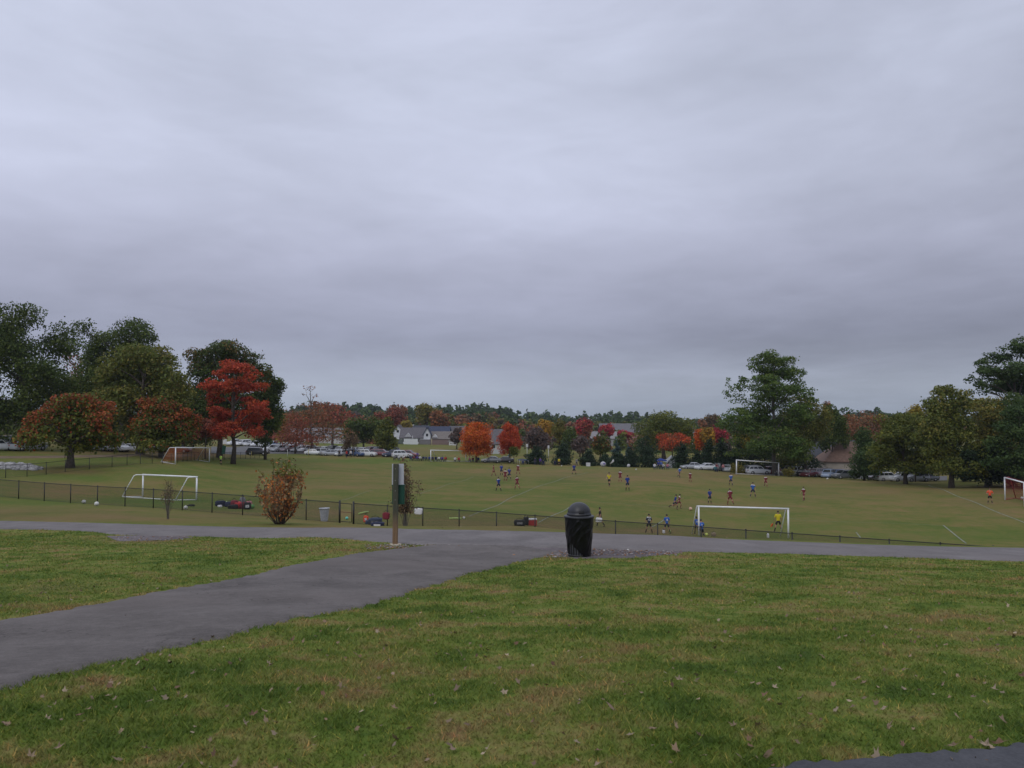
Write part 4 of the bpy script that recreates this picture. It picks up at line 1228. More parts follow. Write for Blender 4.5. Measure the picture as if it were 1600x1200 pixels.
def board_fence(label, xa, xb, D, h, col, zo=0.0):
    a = P(xa, 650, D); b = P(xb, 650, D)
    root = empty('board_fence', (a.x, D, H(a.x, D)), 0, label, 'fence', 'board fences before the houses')
    m = pmat('board_%s' % str(col), col, .8, nz=.12, nscale=3)
    n = max(3, int((b.x - a.x) / .30))
    me = MB().box((0, 0, h / 2), ((b.x - a.x) / n - .02, .05, h)).mesh('board', m)
    for i in range(n):
        xx = (b.x - a.x) * (i + .5) / n
        meshobj('board', me, root, loc=(xx, 0, H(a.x + xx, D) - H(a.x, D) + zo))
    MB().box(((b.x - a.x) / 2, .05, h * .7), (b.x - a.x, .05, .12)).build('rail', m, root)


board_fence('tall bright white board fence before the low white house', 631, 653, 297, 2.1, (.66, .68, .70))
board_fence('grey board fence right of the white board fence', 654, 673, 298, 1.9, (.16, .15, .155))
board_fence('brown red board fence below the grey taupe roof', 674, 702, 298, 1.7, (.20, .14, .13))
board_fence('grey green board fence left of the white board fence', 616, 630, 298, 1.8, (.09, .11, .10))
board_fence('pale low board fence between the two orange maples', 767, 788, 225, 1.6, (.50, .52, .54))

# ------------------------------------------------------------ near chain link fence
FBX = pmat('fence_wire', (.02, .022, .022), 0.6)


def fpt(x):
    D = 1503.0 / (27.2 + 0.0082 * x)
    return Vector(((x - 800) / F * D, D, 0))


FA, FB = fpt(-180), fpt(1750)
FDIR = (FB - FA).normalized()


def fence_run(label, start, direction, length, h=1.22, step=2.25, group='chain link fences', cell=.075, wire=.006, postr=.032, pt=None):
    """straight or curved run: pt(s) gives plan position"""
    if pt is None: pt = lambda s: start + direction * s
    p0 = pt(0); z0 = H(p0.x, p0.y)
    root = empty('chain_link_fence', (p0.x, p0.y, z0), 0, label, 'fence', group)
    n = int(round(length / step))
    pts = []
    for i in range(n + 1):
        q = pt(length * i / n); pts.append(Vector((q.x, q.y, H(q.x, q.y))))
    o = Vector((p0.x, p0.y, z0))
    me = MB().tube([(0, 0, -.2), (0, 0, h + .04)], postr, 8).tube([(0, 0, h + .03), (0, 0, h + .07)], [postr * 1.4, postr * .7], 8).mesh('post', M_FBLK)
    for q in pts: meshobj('post', me, root, loc=q - o)
    MB().tube([q - o + Vector((0, 0, h)) for q in pts], postr * .72, 6).build('top_rail', M_FBLK, root)
    MB().tube([q - o + Vector((0, 0, .05)) for q in pts], .008, 4).build('tension_wire', M_FBLK, root)
    V = []; Q = []
    for a, b in zip(pts[:-1], pts[1:]):
        L_ = (b - a).length; hh = h - .06
        u = (b - a) / L_
        k = int((L_ + hh) / cell)
        for sgn in (1, -1):
            for i in range(k):
                s0 = i * cell - (hh if sgn > 0 else 0); s1 = s0 + hh * sgn
                # clip to the panel
                t0, t1 = 0.0, 1.0
                if sgn < 0: s0, s1 = i * cell, i * cell - hh
                for bound, side_ in ((0, 1), (L_, -1)):
                    f0 = (s0 - bound) * side_; f1 = (s1 - bound) * side_
                    if f0 < 0 and f1 < 0: t0, t1 = 1, 0; break
                    if f0 < 0: t0 = max(t0, f0 / (f0 - f1))
                    if f1 < 0: t1 = min(t1, f0 / (f0 - f1))
                if t1 <= t0: continue
                ps = []
                for tt in (t0, t1):
                    s = s0 + (s1 - s0) * tt
                    p = a + u * s - o; p = p + Vector((0, 0, .05 + hh * tt)); ps.append(p)
                b0 = len(V); wv = u * wire
                V += [ps[0] - wv, ps[0] + wv, ps[1] + wv, ps[1] - wv]; Q.append((b0, b0 + 1, b0 + 2, b0 + 3))
    me = quads_mesh('chain_link', np.array([tuple(v) for v in V]), np.array(Q), mat=FBX)
    m_ = meshobj('chain_link', me, root)
    return root


g1, g2 = fpt(531.5), fpt(553)
fence_run('long black chain link fence from the gate off to the left edge', g1, -FDIR, 36.0)
fence_run('long black chain link fence from the gate to the right, sinking behind the verge', g2, FDIR, 45.0)
# gate
gz = (H(g1.x, g1.y) + H(g2.x, g2.y)) / 2
gate = empty('gate', (g1.x, g1.y, H(g1.x, g1.y)), 0, 'open framed gate with tall posts in the black chain link fence', 'gate')
gd = g2 - g1; dz = H(g2.x, g2.y) - H(g1.x, g1.y)
for q, z_ in ((Vector((.0, 0, 0)), 0), (gd, dz)):
    MB().tube([q + Vector((.03, -.01, z_ - .2)), q + Vector((.03, -.01, z_ + 1.34))], .055, 10).build('post', M_FBLK, gate)
fr = MB()
i0 = gd * .08; i1 = gd * .90
for zz in (.10, 1.18):
    fr.tube([i0 + Vector((0, 0, zz)), i1 + Vector((0, 0, dz + zz))], .022, 6)
fr.tube([i0 + Vector((0, 0, .1)), i0 + Vector((0, 0, 1.18))], .022, 6)
fr.tube([i1 + Vector((0, 0, dz + .1)), i1 + Vector((0, 0, dz + 1.18))], .022, 6)
fr.build('gate_frame', M_FBLK, gate)
MB().tube([i0 + Vector((0, 0, .66)), i1 + Vector((0, 0, dz + .66))], .02, 6).build('middle_rail', pmat('rusty_rail', (.16, .07, .045), .8), gate)

# far left fence
pl = [G(x, y, 60) for x, y in ((-90, 752), (-40, 750), (6, 747), (99, 738), (179, 729.5), (248, 724.5), (330, 720), (405, 715.5))]
fl = resample(pl, 200)
fd = np.concatenate([[0], np.cumsum(np.hypot(*np.diff(fl, axis=0).T))])
fence_run('far black chain link fence behind the left goals, in front of the round maple', None, None, fd[-1], step=2.9, cell=.15, wire=.006,
          pt=lambda s: Vector((float(np.interp(s, fd, fl[:, 0])), float(np.interp(s, fd, fl[:, 1])), 0)))

# ------------------------------------------------------------ goals
M_NETR = pmat('red_net', (.30, .035, .045), 0.9)
M_NETW = pmat('pale_net', (.35, .35, .35), 0.9)


def goal(label, pa, pb, h, back, r=.06, topd=.35, net=None, backmat=None, cell=.14, bars=True):
    """pa, pb: ground points of the front posts; back: plan vector to the rear feet"""
    root = empty('soccer_goal', pa, 0, label, 'soccer goal', 'white soccer goals')
    bm_ = backmat or M_WHITE
    d = pb - pa
    up = Vector((0, 0, h))
    pm = MB().tube([(0, 0, -.1), up], r, 10)
    me = pm.mesh('post', M_WHITE)
    meshobj('post', me, root, loc=(0, 0, 0)); meshobj('post', me, root, loc=d)
    MB().tube([up - d.normalized() * r, up + d + d.normalized() * r], r, 10).build('crossbar', M_WHITE, root)
    feet = []
    for q in (Vector((0, 0, 0)), d):
        f = q + back; f.z = H(pa.x + f.x, pa.y + f.y) - pa.z + .04
        tb = q + up + back * topd
        feet.append(f)
        MB().tube([q + up, q + up + back * topd * .8, tb + Vector((0, 0, -.08)), f], [r * .6, r * .6, r * .6, r * .6], 8).build('back_stay', bm_, root)
        if bars: MB().tube([q + Vector((0, 0, .04)), f], r * .5, 6).build('side_ground_bar', bm_, root)
    if bars: MB().tube(feet, r * .5, 6).build('rear_ground_bar', bm_, root)
    if net:
        V = []; Q = []

        def strip(a, b, w_=.008):
            t = (b - a).normalized(); s = t.cross(Vector((.3, .5, .8))).normalized() * w_
            k = len(V); V.extend([a - s, a + s, b + s, b - s]); Q.append((k, k + 1, k + 2, k + 3))

        def panel(c00, c10, c11, c01):
            na = int(max((c10 - c00).length, .3) / cell) + 1; nb = int(max((c01 - c00).length, .3) / cell) + 1
            for i in range(na + 1):
                f = i / na; strip(c00.lerp(c10, f), c01.lerp(c11, f))
            for i in range(nb + 1):
                f = i / nb; strip(c00.lerp(c01, f), c10.lerp(c11, f))
        q0, q1 = Vector((0, 0, 0)), d
        t0, t1 = up, up + d
        k0, k1 = up + back * topd, up + d + back * topd
        panel(t0, t1, k1, k0); panel(k0, k1, feet[1], feet[0])
        panel(q0, feet[0], k0, t0); panel(q1, feet[1], k1, t1)
        me = quads_mesh('net', np.array([tuple(v) for v in V]), np.array(Q), mat=net)
        meshobj('net', me, root)
    return root


def gv(x, y, dmin=45): return G(x, y, dmin)


a, b = gv(223, 776.5, 58), gv(307, 781.5, 58)
hC = 34.5 * a.y / F
goal('near left white goal standing empty behind the sapling', a, b, hC, Vector((-1.55, -.55, 0)), r=.07, topd=.45, net=None)
a, b = gv(274, 725.5, 80), gv(327, 722, 80)
goal('far left white goal beside the round orange maple', a, b, 26 * a.y / F, Vector((-2.0, .3, 0)), r=.075, topd=.45, net=pmat('orange_net', (.45, .15, .06), .9), cell=.19)
a, b = gv(673, 721, 120), gv(728, 721.5, 120)
goal('distant goal left of the big orange maple', a, b, 17.5 * a.y / F, Vector((1.1, 2.2, 0)), r=.09, topd=.35, net=None)
a, b = gv(1151, 741, 120), gv(1217, 743.5, 120)
goal('distant goal in front of the giant pine', a, b, 22 * a.y / F, Vector((.4, 2.0, 0)), r=.09, topd=.3)
b = gv(1232, 840.5, 50); a = P(1092, 830, b.y + .6); a.z = H(a.x, a.y)
ga = a.copy(); GOALA = (a.copy(), b.copy())
hA = 2.44 * 1.0
goal('nearest white goal, beside the yellow shirted linesman', a, b, max(2.3, 43.5 * b.y / F), Vector((-.35, .9, 0)), r=.07, topd=.3, bars=False)
a, b = gv(1570.5, 781, 60), gv(1601, 792, 60)
goal('white goal with red net and red rear frame at the right edge', a, b, 34.5 * a.y / F, Vector((2.3, 1.6, 0)), r=.08, topd=.5, net=M_NETR, backmat=pmat('red_tube', (.36, .05, .06), .5), cell=.20)


# ------------------------------------------------------------ field markings, painted on the grass
def line(pts, w=.11, dmin=45, name='field_line'):
    g = [G(x, y, dmin) for x, y in pts]
    r = resample(g, 60)
    t = np.gradient(r, axis=0); t /= np.linalg.norm(t, axis=1)[:, None]
    nn = np.stack([-t[:, 1], t[:, 0]], 1) * w / 2
    A, B = r + nn, r - nn
    V = []
    for k in (A, B): V.append(np.concatenate([k, (Hn(k[:, 0], k[:, 1]) + .022)[:, None]], 1))
    n = len(r)
    V = np.concatenate(V); i = np.arange(n - 1)
    Q = np.stack([i, i + n, i + n + 1, i + 1], 1)
    if np.cross(V[Q[0, 1]] - V[Q[0, 0]], V[Q[0, 2]] - V[Q[0, 0]])[2] < 0: Q = Q[:, ::-1]
    o = meshobj(name, quads_mesh(name, V, Q, mat=M_LINE))
    tag(o, kind='structure')


line([(733, 807), (760, 796), (790, 782.5), (816, 771), (864, 753.5), (898, 743), (920, 738)], .10)
line([(1018, 824), (1040, 811)], .12)
line([(841, 817), (865, 805), (889, 793)], .09)
line([(1474, 821), (1490, 834), (1510, 849.5)], .13)
line([(1338, 832), (1345, 841)], .10)
line([(1450, 758), (1500, 777), (1550, 797), (1625, 828)], .13)
line([(1250, 813), (1300, 815), (1400, 818), (1474, 821.5)], .05)
line([(935, 785), (1000, 789), (1080, 795), (1170, 803), (1250, 812)], .05)
line([(655, 772), (700, 757), (740, 745)], .06)
line([(530, 783), (560, 773), (582, 766)], .05)
line([(570, 792), (620, 782)], .04)
line([(1060, 762), (1100, 765), (1200, 768)], .04)
line([(940, 737), (1050, 741)], .04)


# ------------------------------------------------------------ cars
M_TYRE = pmat('tyre', (.018, .018, .018), .85)
M_RIM = pmat('alloy', (.35, .35, .36), .35, metal=.7)
M_LAMP = pmat('lamp_glass', (.6, .6, .6), .15, spec=.9)
M_TAIL = pmat('tail_lamp', (.30, .015, .012), .25, spec=.8)
CARCOL = {'white': (.62, .64, .67), 'silver': (.38, .40, .43), 'grey': (.14, .15, .16), 'black': (.015, .016, .018), 'maroon': (.13, .022, .03), 'blue': (.05, .09, .20),
          'pale blue': (.25, .32, .45), 'navy': (.02, .03, .07), 'red': (.30, .03, .03), 'mauve grey': (.22, .18, .21), 'dark green': (.02, .045, .035), 'tan': (.30, .25, .18)}
KIND = {
    'sedan': dict(L=4.7, W=1.80, belt=.95, hood=.88, trunk=.98, c0=-.95, c1=1.75, r0=-.25, r1=.95, roof=1.45, wr=.33),
    'hatchback': dict(L=4.2, W=1.76, belt=.96, hood=.90, trunk=.98, c0=-.95, c1=1.98, r0=-.3, r1=1.45, roof=1.50, wr=.32),
    'suv': dict(L=4.75, W=1.90, belt=1.10, hood=1.04, trunk=1.12, c0=-1.05, c1=2.28, r0=-.45, r1=1.85, roof=1.73, wr=.37),
    'minivan': dict(L=5.05, W=1.98, belt=1.08, hood=.98, trunk=1.1, c0=-1.55, c1=2.42, r0=-.70, r1=2.05, roof=1.76, wr=.35),
    'pickup': dict(L=5.7, W=2.0, belt=1.15, hood=1.12, trunk=1.15, c0=-1.25, c1=.75, r0=-.65, r1=.55, roof=1.86, wr=.40),
}
_car = {}


def car_meshes(kind, colour):
    if (kind, colour) in _car: return _car[(kind, colour)]
    k = KIND[kind]; L_, W, wr = k['L'], k['W'], k['wr']; h = L_ / 2; z0 = .22
    pm = pmat('paint_' + colour.replace(' ', '_'), CARCOL[colour], .28, metal=.25 if colour not in ('white',) else 0.0, coat=.6)
    # lower hull: stations along X (front = -X), ring of 8 points
    st = [(-h, .80, .38, .62), (-h + .12, .92, .28, k['hood'] - .14), (-h + .5, .97, z0, k['hood'] - .05), (k['c0'], 1.0, z0, k['belt']), (0, 1.0, z0, k['belt']), (k['c1'] - .2, 1.0, z0, k['belt'] + .02),
          (h - .45, .98, z0, k['trunk']), (h - .10, .94, .28, k['trunk'] - .04), (h, .84, .40, k['trunk'] - .25)]
    mb = MB(); vs = []; fs = []
    for x, wf, a, b in st:
        w2 = W / 2 * wf
        vs += [(x, -w2 * .86, a), (x, -w2, a + .18), (x, -w2, (a + b) / 2 + .05), (x, -w2 * .90, b), (x, w2 * .90, b), (x, w2, (a + b) / 2 + .05), (x, w2, a + .18), (x, w2 * .86, a)]
    for i in range(len(st) - 1):
        for j in range(8):
            fs.append((i * 8 + j, i * 8 + (j + 1) % 8, (i + 1) * 8 + (j + 1) % 8, (i + 1) * 8 + j))
    n = (len(st) - 1) * 8
    fs += [tuple(reversed(range(8))), tuple(range(n, n + 8))]
    fs = [tuple(reversed(f)) for f in fs]
    mb.add(vs, fs)
    bw, rw = W / 2 * .90, W / 2 * .72
    B, R_ = k['belt'] - .03, k['roof']
    c0, c1, r0, r1 = k['c0'], k['c1'], k['r0'], k['r1']
    cab = [(c0, -bw, B), (c1, -bw, B), (c1, bw, B), (c0, bw, B), (r0, -rw, R_ - .04), (r1, -rw, R_ - .04), (r1, rw, R_ - .04), (r0, rw, R_ - .04),
           (r0 + .15, -rw * .8, R_), (r1 - .12, -rw * .8, R_), (r1 - .12, rw * .8, R_), (r0 + .15, rw * .8, R_)]
    mb.add(cab, [(0, 1, 5, 4), (1, 2, 6, 5), (2, 3, 7, 6), (3, 0, 4, 7), (4, 5, 9, 8), (5, 6, 10, 9), (6, 7, 11, 10), (7, 4, 8, 11), (8, 9, 10, 11)])
    if kind == 'pickup':
        pass
    body = mb.mesh('body', pm)
    gm = MB()

    def quad(p, off):
        p = [Vector(q) for q in p]; nn = (p[1] - p[0]).cross(p[3] - p[0]).normalized() * off
        gm.add([q + nn for q in p] + [q - nn for q in p], [(0, 1, 2, 3), (7, 6, 5, 4), (0, 4, 5, 1), (1, 5, 6, 2), (2, 6, 7, 3), (3, 7, 4, 0)])

    def lp(a, b, f): return Vector(a).lerp(Vector(b), f)
    for s in (-1, 1):
        a0, a1, t0, t1 = (c0, s * bw, B), (c1, s * bw, B), (r0, s * rw, R_ - .04), (r1, s * rw, R_ - .04)
        cuts = [(.05, .46), (.50, .93)] if kind in ('sedan', 'pickup', 'hatchback') else [(.05, .36), (.39, .66), (.69, .95)]
        for u0, u1 in cuts:
            bl, br, tl, tr_ = lp(a0, a1, u0), lp(a0, a1, u1), lp(t0, t1, u0), lp(t0, t1, u1)
            quad([bl.lerp(tl, .14), br.lerp(tr_, .14), br.lerp(tr_, .88), bl.lerp(tl, .88)], .012)
    for (x0, x1) in ((c0, r0), (c1, r1)):
        bl, br, tl, tr_ = Vector((x0, -bw, B)), Vector((x0, bw, B)), Vector((x1, -rw, R_ - .04)), Vector((x1, rw, R_ - .04))
        a, b_, c, d = bl.lerp(br, .07), bl.lerp(br, .93), tl.lerp(tr_, .93), tl.lerp(tr_, .07)
        quad([a.lerp(d, .12), b_.lerp(c, .12), b_.lerp(c, .92), a.lerp(d, .92)], .012)
    glass = gm.mesh('windows', M_GLASS)
    wl = MB().tube([(0, -.11, 0), (0, .11, 0)], wr, 14).mesh('wheel', M_TYRE)
    rim = MB().tube([(0, -.118, 0), (0, .118, 0)], wr * .6, 10).mesh('rim', M_RIM)
    lamp = MB().box((0, 0, 0), (.10, .34, .14)).mesh('headlight', M_LAMP)
    tail = MB().box((0, 0, 0), (.10, .26, .20)).mesh('tail_light', M_TAIL)
    _car[(kind, colour)] = (body, glass, wl, rim, lamp, tail)
    return _car[(kind, colour)]


def car(kind, colour, loc, yaw, label, group):
    body, glass, wl, rim, lamp, tail = car_meshes(kind, colour)
    k = KIND[kind]; h = k['L'] / 2; W = k['W']
    r = empty('parked_car' if kind != 'pickup' else 'pickup_truck', loc, yaw, label, 'car' if kind != 'pickup' else 'pickup truck', group)
    meshobj('body', body, r); meshobj('windows', glass, r)
    for sx in (-h + .92, h - .95):
        for sy in (-1, 1):
            w_ = meshobj('wheel', wl, r, loc=(sx, sy * (W / 2 - .10), k['wr']))
            meshobj('rim', rim, w_)
    for sy in (-1, 1):
        meshobj('headlight', lamp, r, loc=(-h + .10, sy * W * .34, k['hood'] - .22))
        meshobj('tail_light', tail, r, loc=(h - .05, sy * W * .38, k['trunk'] - .22))
    return r


ORD = ['first', 'second', 'third', 'fourth', 'fifth', 'sixth', 'seventh', 'eighth', 'ninth', 'tenth', 'eleventh', 'twelfth', 'thirteenth', 'fourteenth', 'fifteenth', 'sixteenth', 'seventeenth', 'eighteenth', 'nineteenth', 'twentieth']


def row(cars, where, group, jit=1):
    rr = random.Random(hash(where) % 1000 if False else len(where) * 7 + len(cars))
    cars = sorted(cars, key=lambda c: c[0])
    for i, (x, D, kind, colour, yaw) in enumerate(cars):
        p = P(x, 700, D)
        kn = {'suv': 'SUV'}.get(kind, kind)
        wd = ORD[i] + ' from the left' if i else 'leftmost'
        car(kind, colour, (p.x, D, H(p.x, D)), math.radians(yaw + rr.uniform(-4, 4)), '%s %s, %s %s' % (colour, kn, wd, where), group)


row([(-4, 119, 'suv', 'white', 235), (19, 132, 'suv', 'black', 215), (30, 126, 'suv', 'silver', 250), (45, 121, 'minivan', 'silver', 245), (53, 129, 'sedan', 'silver', 240)], 'of the cars at the left edge', 'cars parked under the trees at left')
row([(160, 134, 'suv', 'silver', 150), (184, 135, 'suv', 'white', 150), (207, 137, 'sedan', 'white', 215), (237, 143, 'pickup', 'silver', 185), (278, 146, 'suv', 'maroon', 180)],
    'in the row between the two round maples', 'cars parked under the trees at left')
r_ = random.Random(12)
cs = ['white', 'silver', 'white', 'silver', 'white', 'grey', 'black', 'white', 'silver', 'mauve grey', 'white', 'pale blue', 'grey']
ks = ['suv', 'sedan', 'suv', 'hatchback', 'suv', 'minivan', 'sedan', 'pickup']
row([(x, 226, r_.choice(ks), r_.choice(cs), 60) for x in range(368, 470, 12)], 'in the back row beyond the dark trunks', 'cars in the car park beyond the field')
row([(403, 172, 'suv', 'black', 185)] + [(x, 198, r_.choice(ks), r_.choice(cs), 55) for x in range(424, 500, 14)], 'in the row behind the orange shrub', 'cars in the car park beyond the field')
row([(x, 205, r_.choice(ks), r_.choice(cs + ['black', 'maroon']), 70) for x in range(506, 620, 12)], 'in the back row behind the touchline cars', 'cars in the car park beyond the field')
row([(492, 184, 'sedan', 'white', 180), (504, 184, 'suv', 'silver', 120), (519, 183, 'sedan', 'silver', 190), (533, 184, 'hatchback', 'white', 60), (556, 184, 'suv', 'blue', 140), (573, 184, 'suv', 'white', 178),
     (594, 186, 'minivan', 'maroon', 180), (613, 184, 'suv', 'navy', 5), (628, 183, 'suv', 'white', 200), (639, 185, 'suv', 'maroon', 170)], 'in the front row at the far touchline', 'cars at the far touchline')
row([(768, 178, 'sedan', 'grey', 0), (787, 178, 'sedan', 'black', 0)], 'under the red orange maple', 'cars at the far touchline')
row([(1081, 163, 'sedan', 'silver', 2), (1096, 172, 'suv', 'white', 30), (1103, 160, 'sedan', 'white', 10), (1111, 170, 'suv', 'white', 20), (1121, 166, 'suv', 'grey', 60), (1131, 172, 'suv', 'white', 20), (1136, 164, 'hatchback', 'silver', 70),
     (1170, 162, 'suv', 'black', 20), (1184, 160, 'suv', 'white', 185), (1201, 163, 'suv', 'maroon', 10), (1229, 168, 'suv', 'tan', 0), (1241, 166, 'suv', 'white', 60)],
    'in the row running behind the far right goal', 'cars parked behind the far right goal')
row([(1252, 160, 'sedan', 'black', 60), (1263, 158, 'sedan', 'maroon', 40), (1273, 160, 'suv', 'mauve grey', 40), (1284, 162, 'suv', 'navy', 30), (1293, 157, 'suv', 'pale blue', 55), (1305, 158, 'suv', 'blue', 30), (1320, 154, 'minivan', 'grey', 8)],
    'in the row before the tan roofed house', 'cars parked before the tan roofed house')
row([(1371, 152, 'sedan', 'mauve grey', 15), (1386, 148, 'suv', 'white', 190), (1408, 147, 'suv', 'white', 10), (1430, 145, 'suv', 'silver', 5), (1445, 147, 'sedan', 'grey', 5)],
    'in the row under the olive trees', 'cars parked under the olive trees')

# ------------------------------------------------------------ people
SKIN = pmat('skin', (.36, .20, .14), .6)
SKIN2 = pmat('brown_skin', (.14, .075, .05), .6)
HAIRD = pmat('dark_hair', (.022, .016, .012), .7)
HAIRB = pmat('brown_hair', (.09, .05, .03), .7)
SKINS = []


def skin_obj(name, verts, edges, radii, mat, parent, sub=1):
    me = bpy.data.meshes.new(name)
    me.from_pydata(verts, edges, [])
    o = meshobj(name, me, parent)
    md = o.modifiers.new('Skin', 'SKIN')
    md.use_smooth_shade = True
    for i, r in enumerate(radii):
        sv = me.skin_vertices[0].data[i]
        sv.radius = (r, r) if not hasattr(r, '__len__') else r
        sv.use_root = (i == 0)
    sb = o.modifiers.new('Subdivision', 'SUBSURF'); sb.levels = sub; sb.render_levels = sub
    SKINS.append((o, mat))
    return o


def cloth(name):
    C_ = {'blue': (.014, .040, .24), 'royal': (.03, .11, .42), 'navy': (.012, .018, .05), 'maroon': (.17, .016, .03), 'black': (.012, .012, .013), 'yellow': (.60, .50, .02), 'orange': (.80, .10, .04), 'white': (.62, .62, .64), 'pale': (.40, .40, .42),
          'lime': (.45, .75, .12), 'grey': (.20, .20, .21), 'red': (.45, .03, .035), 'purple': (.09, .05, .26), 'denim': (.05, .07, .13), 'tan': (.25, .19, .13), 'pink': (.45, .18, .2), 'teal': (.03, .14, .16)}
    return pmat('cloth_' + name, C_[name], .85)


def person(loc, hgt, yaw, label, top, bottom, socks, shoes='black', pose='stand', trim=None, hair=HAIRD, skin=SKIN, number=None, group=None, long_=False, bulk=1.0, props=None):
    """standing / walking / running / seated figure; local +Y is the way it faces; designed 1.75 m tall"""
    root = empty('person', loc, yaw, label, 'person', group, scale=hgt / 1.75)
    R = math.radians
    # angles (degrees): hip swing forward +, knee bend, arm swing forward +, elbow bend, arm out
    PZ = {'stand': ((2, 0), (-3, 2), (3, 12, 7), (-3, 14, 7), 0, 6), 'apart': ((0, 0), (0, 0), (4, 15, 12), (0, 12, 12), 0, 15), 'walk': ((24, 8), (-18, 14), (-18, 20, 8), (20, 28, 8), 3, 5),
          'run': ((42, 55), (-30, 45), (-35, 80, 12), (35, 85, 12), 12, 5), 'jog': ((30, 22), (-20, 38), (-22, 60, 12), (24, 60, 12), 7, 6), 'kick': ((50, 12), (-12, 8), (-30, 30, 28), (20, 35, 35), -6, 7),
          'hips': ((3, 0), (-2, 0), (-10, 95, 32), (-10, 95, 32), 0, 8), 'sit': ((84, 84), (84, 84), (30, 50, 8), (30, 50, 8), 6, 8), 'crouch': ((75, 110), (40, 100), (30, 60, 10), (35, 60, 10), 25, 8)}[pose]
    (h1, k1), (h2, k2), a1, a2, lean, spread = PZ
    drop = {'sit': .43, 'crouch': .42}.get(pose, 0.0)
    pel = Vector((0, 0, .93 - drop))
    if pose in ('walk', 'run', 'jog', 'kick'): pel.z -= {'walk': .03, 'run': .05, 'jog': .03, 'kick': .02}[pose]

    def tilt(z, y=0.0):      # trunk points lean forward about the pelvis
        a = R(lean); return Vector((0, math.sin(a) * z + y * math.cos(a), math.cos(a) * z)) + pel
    spine, chest, neck, chin, head, crown = tilt(.20), tilt(.40, .01), tilt(.55), tilt(.62, .01), tilt(.70, .02), tilt(.78, .01)
    legs = []
    for s, hp, kn in ((-1, h1, k1), (1, h2, k2)):
        hip = pel + Vector((s * .09, 0, -.03)); a = R(hp)
        sp = math.sin(R(spread))
        knee = hip + Vector((s * sp * .43, math.sin(a) * .43, -math.cos(a) * .43))
        b = R(hp - kn)
        ank = knee + Vector((s * sp * .40, math.sin(b) * .42, -math.cos(b) * .42))
        toe = ank + Vector((s * .02, .17 * math.cos(R(min(kn, 40)) * .8), -.05 - .10 * math.sin(R(kn)) * (1 if pose in ('run', 'jog') else 0)))
        heel = ank + Vector((0, -.04, -.05))
        legs.append((hip, knee, ank, toe, heel))
    arms = []
    for s, (sw, el, out) in ((-1, a1), (1, a2)):
        sh = chest + Vector((s * .175 * bulk, 0, .055)); a = R(sw); o_ = math.sin(R(out))
        elb = sh + Vector((s * o_ * .28 + s * .02, math.sin(a) * .28, -math.cos(a) * .28))
        b = R(sw + el)
        ins = -s * .14 if pose == 'hips' else s * o_ * .1
        wr = elb + Vector((ins, math.sin(b) * .25, -math.cos(b) * .25))
        hd = wr + (wr - elb).normalized() * .09
        arms.append((sh, elb, wr, hd))
    V = [pel, spine, chest, neck, chin, head, crown]; E = [(0, 1), (1, 2), (2, 3), (3, 4), (4, 5), (5, 6)]
    Rr = [(.12, .10), (.115, .09), (.13, .10), (.052, .052), (.062, .068), (.082, .095), (.06, .07)]
    for lg in legs:
        b = len(V); V += list(lg[:4]); E += [(0, b), (b, b + 1), (b + 1, b + 2), (b + 2, b + 3)]; Rr += [.092, .058, .038, .032]
    for ar in arms:
        b = len(V); V += list(ar); E += [(2, b), (b, b + 1), (b + 1, b + 2), (b + 2, b + 3)]; Rr += [.055, .040, .028, .034]
    body = skin_obj('body', V, E, Rr, skin, root)
    # face and hair
    hm = MB()
    hc = head + Vector((0, -.012, .018))
    hm.lathe([(.0, .098), (.045, .088), (.076, .058), (.090, .018), (.088, -.02), (.070, -.045)], 12, hc)
    hm.build('hair', hair, root)
    # shirt with sleeves
    V = [pel + Vector((0, 0, -.05)), pel + Vector((0, 0, .03)), spine, chest, neck - Vector((0, 0, .03))]; E = [(0, 1), (1, 2), (2, 3), (3, 4)]
    Rr = [(.160 * bulk, .125 * bulk), (.150 * bulk, .118 * bulk), (.142 * bulk, .112 * bulk), (.155 * bulk, .115 * bulk), (.075, .075)]
    for ar in arms:
        b = len(V)
        if long_:
            V += [ar[0], ar[1], ar[2]]; E += [(3, b), (b, b + 1), (b + 1, b + 2)]; Rr += [.072, .056, .044]
        else:
            V += [ar[0], ar[0].lerp(ar[1], .85)]; E += [(3, b), (b, b + 1)]; Rr += [.074, .066]
    skin_obj('jersey', V, E, Rr, cloth(top), root)
    if trim:      # pale yoke over the shoulders
        V = [chest + Vector((0, 0, .075)), neck - Vector((0, 0, .035))]; E = [(0, 1)]; Rr = [(.13 * bulk, .115 * bulk), (.085, .085)]
        for ar in arms:
            b = len(V); V += [ar[0] + Vector((0, 0, .012)), ar[0].lerp(ar[1], .45)]; E += [(0, b), (b, b + 1)]; Rr += [.080, .073]
        skin_obj('shoulder_yoke', V, E, Rr, cloth(trim), root)
    # shorts or trousers
    V = [pel + Vector((0, 0, .05)), pel + Vector((0, 0, -.04))]; E = [(0, 1)]; Rr = [(.135, .112), (.142, .118)]
    for lg in legs:
        b = len(V)
        if long_:
            V += [lg[0], lg[1], lg[2]]; E += [(1, b), (b, b + 1), (b + 1, b + 2)]; Rr += [.108, .076, .060]
        else:
            V += [lg[0], lg[0].lerp(lg[1], .80)]; E += [(1, b), (b, b + 1)]; Rr += [.110, .092]
    skin_obj('trousers' if long_ else 'shorts', V, E, Rr, cloth(bottom), root)
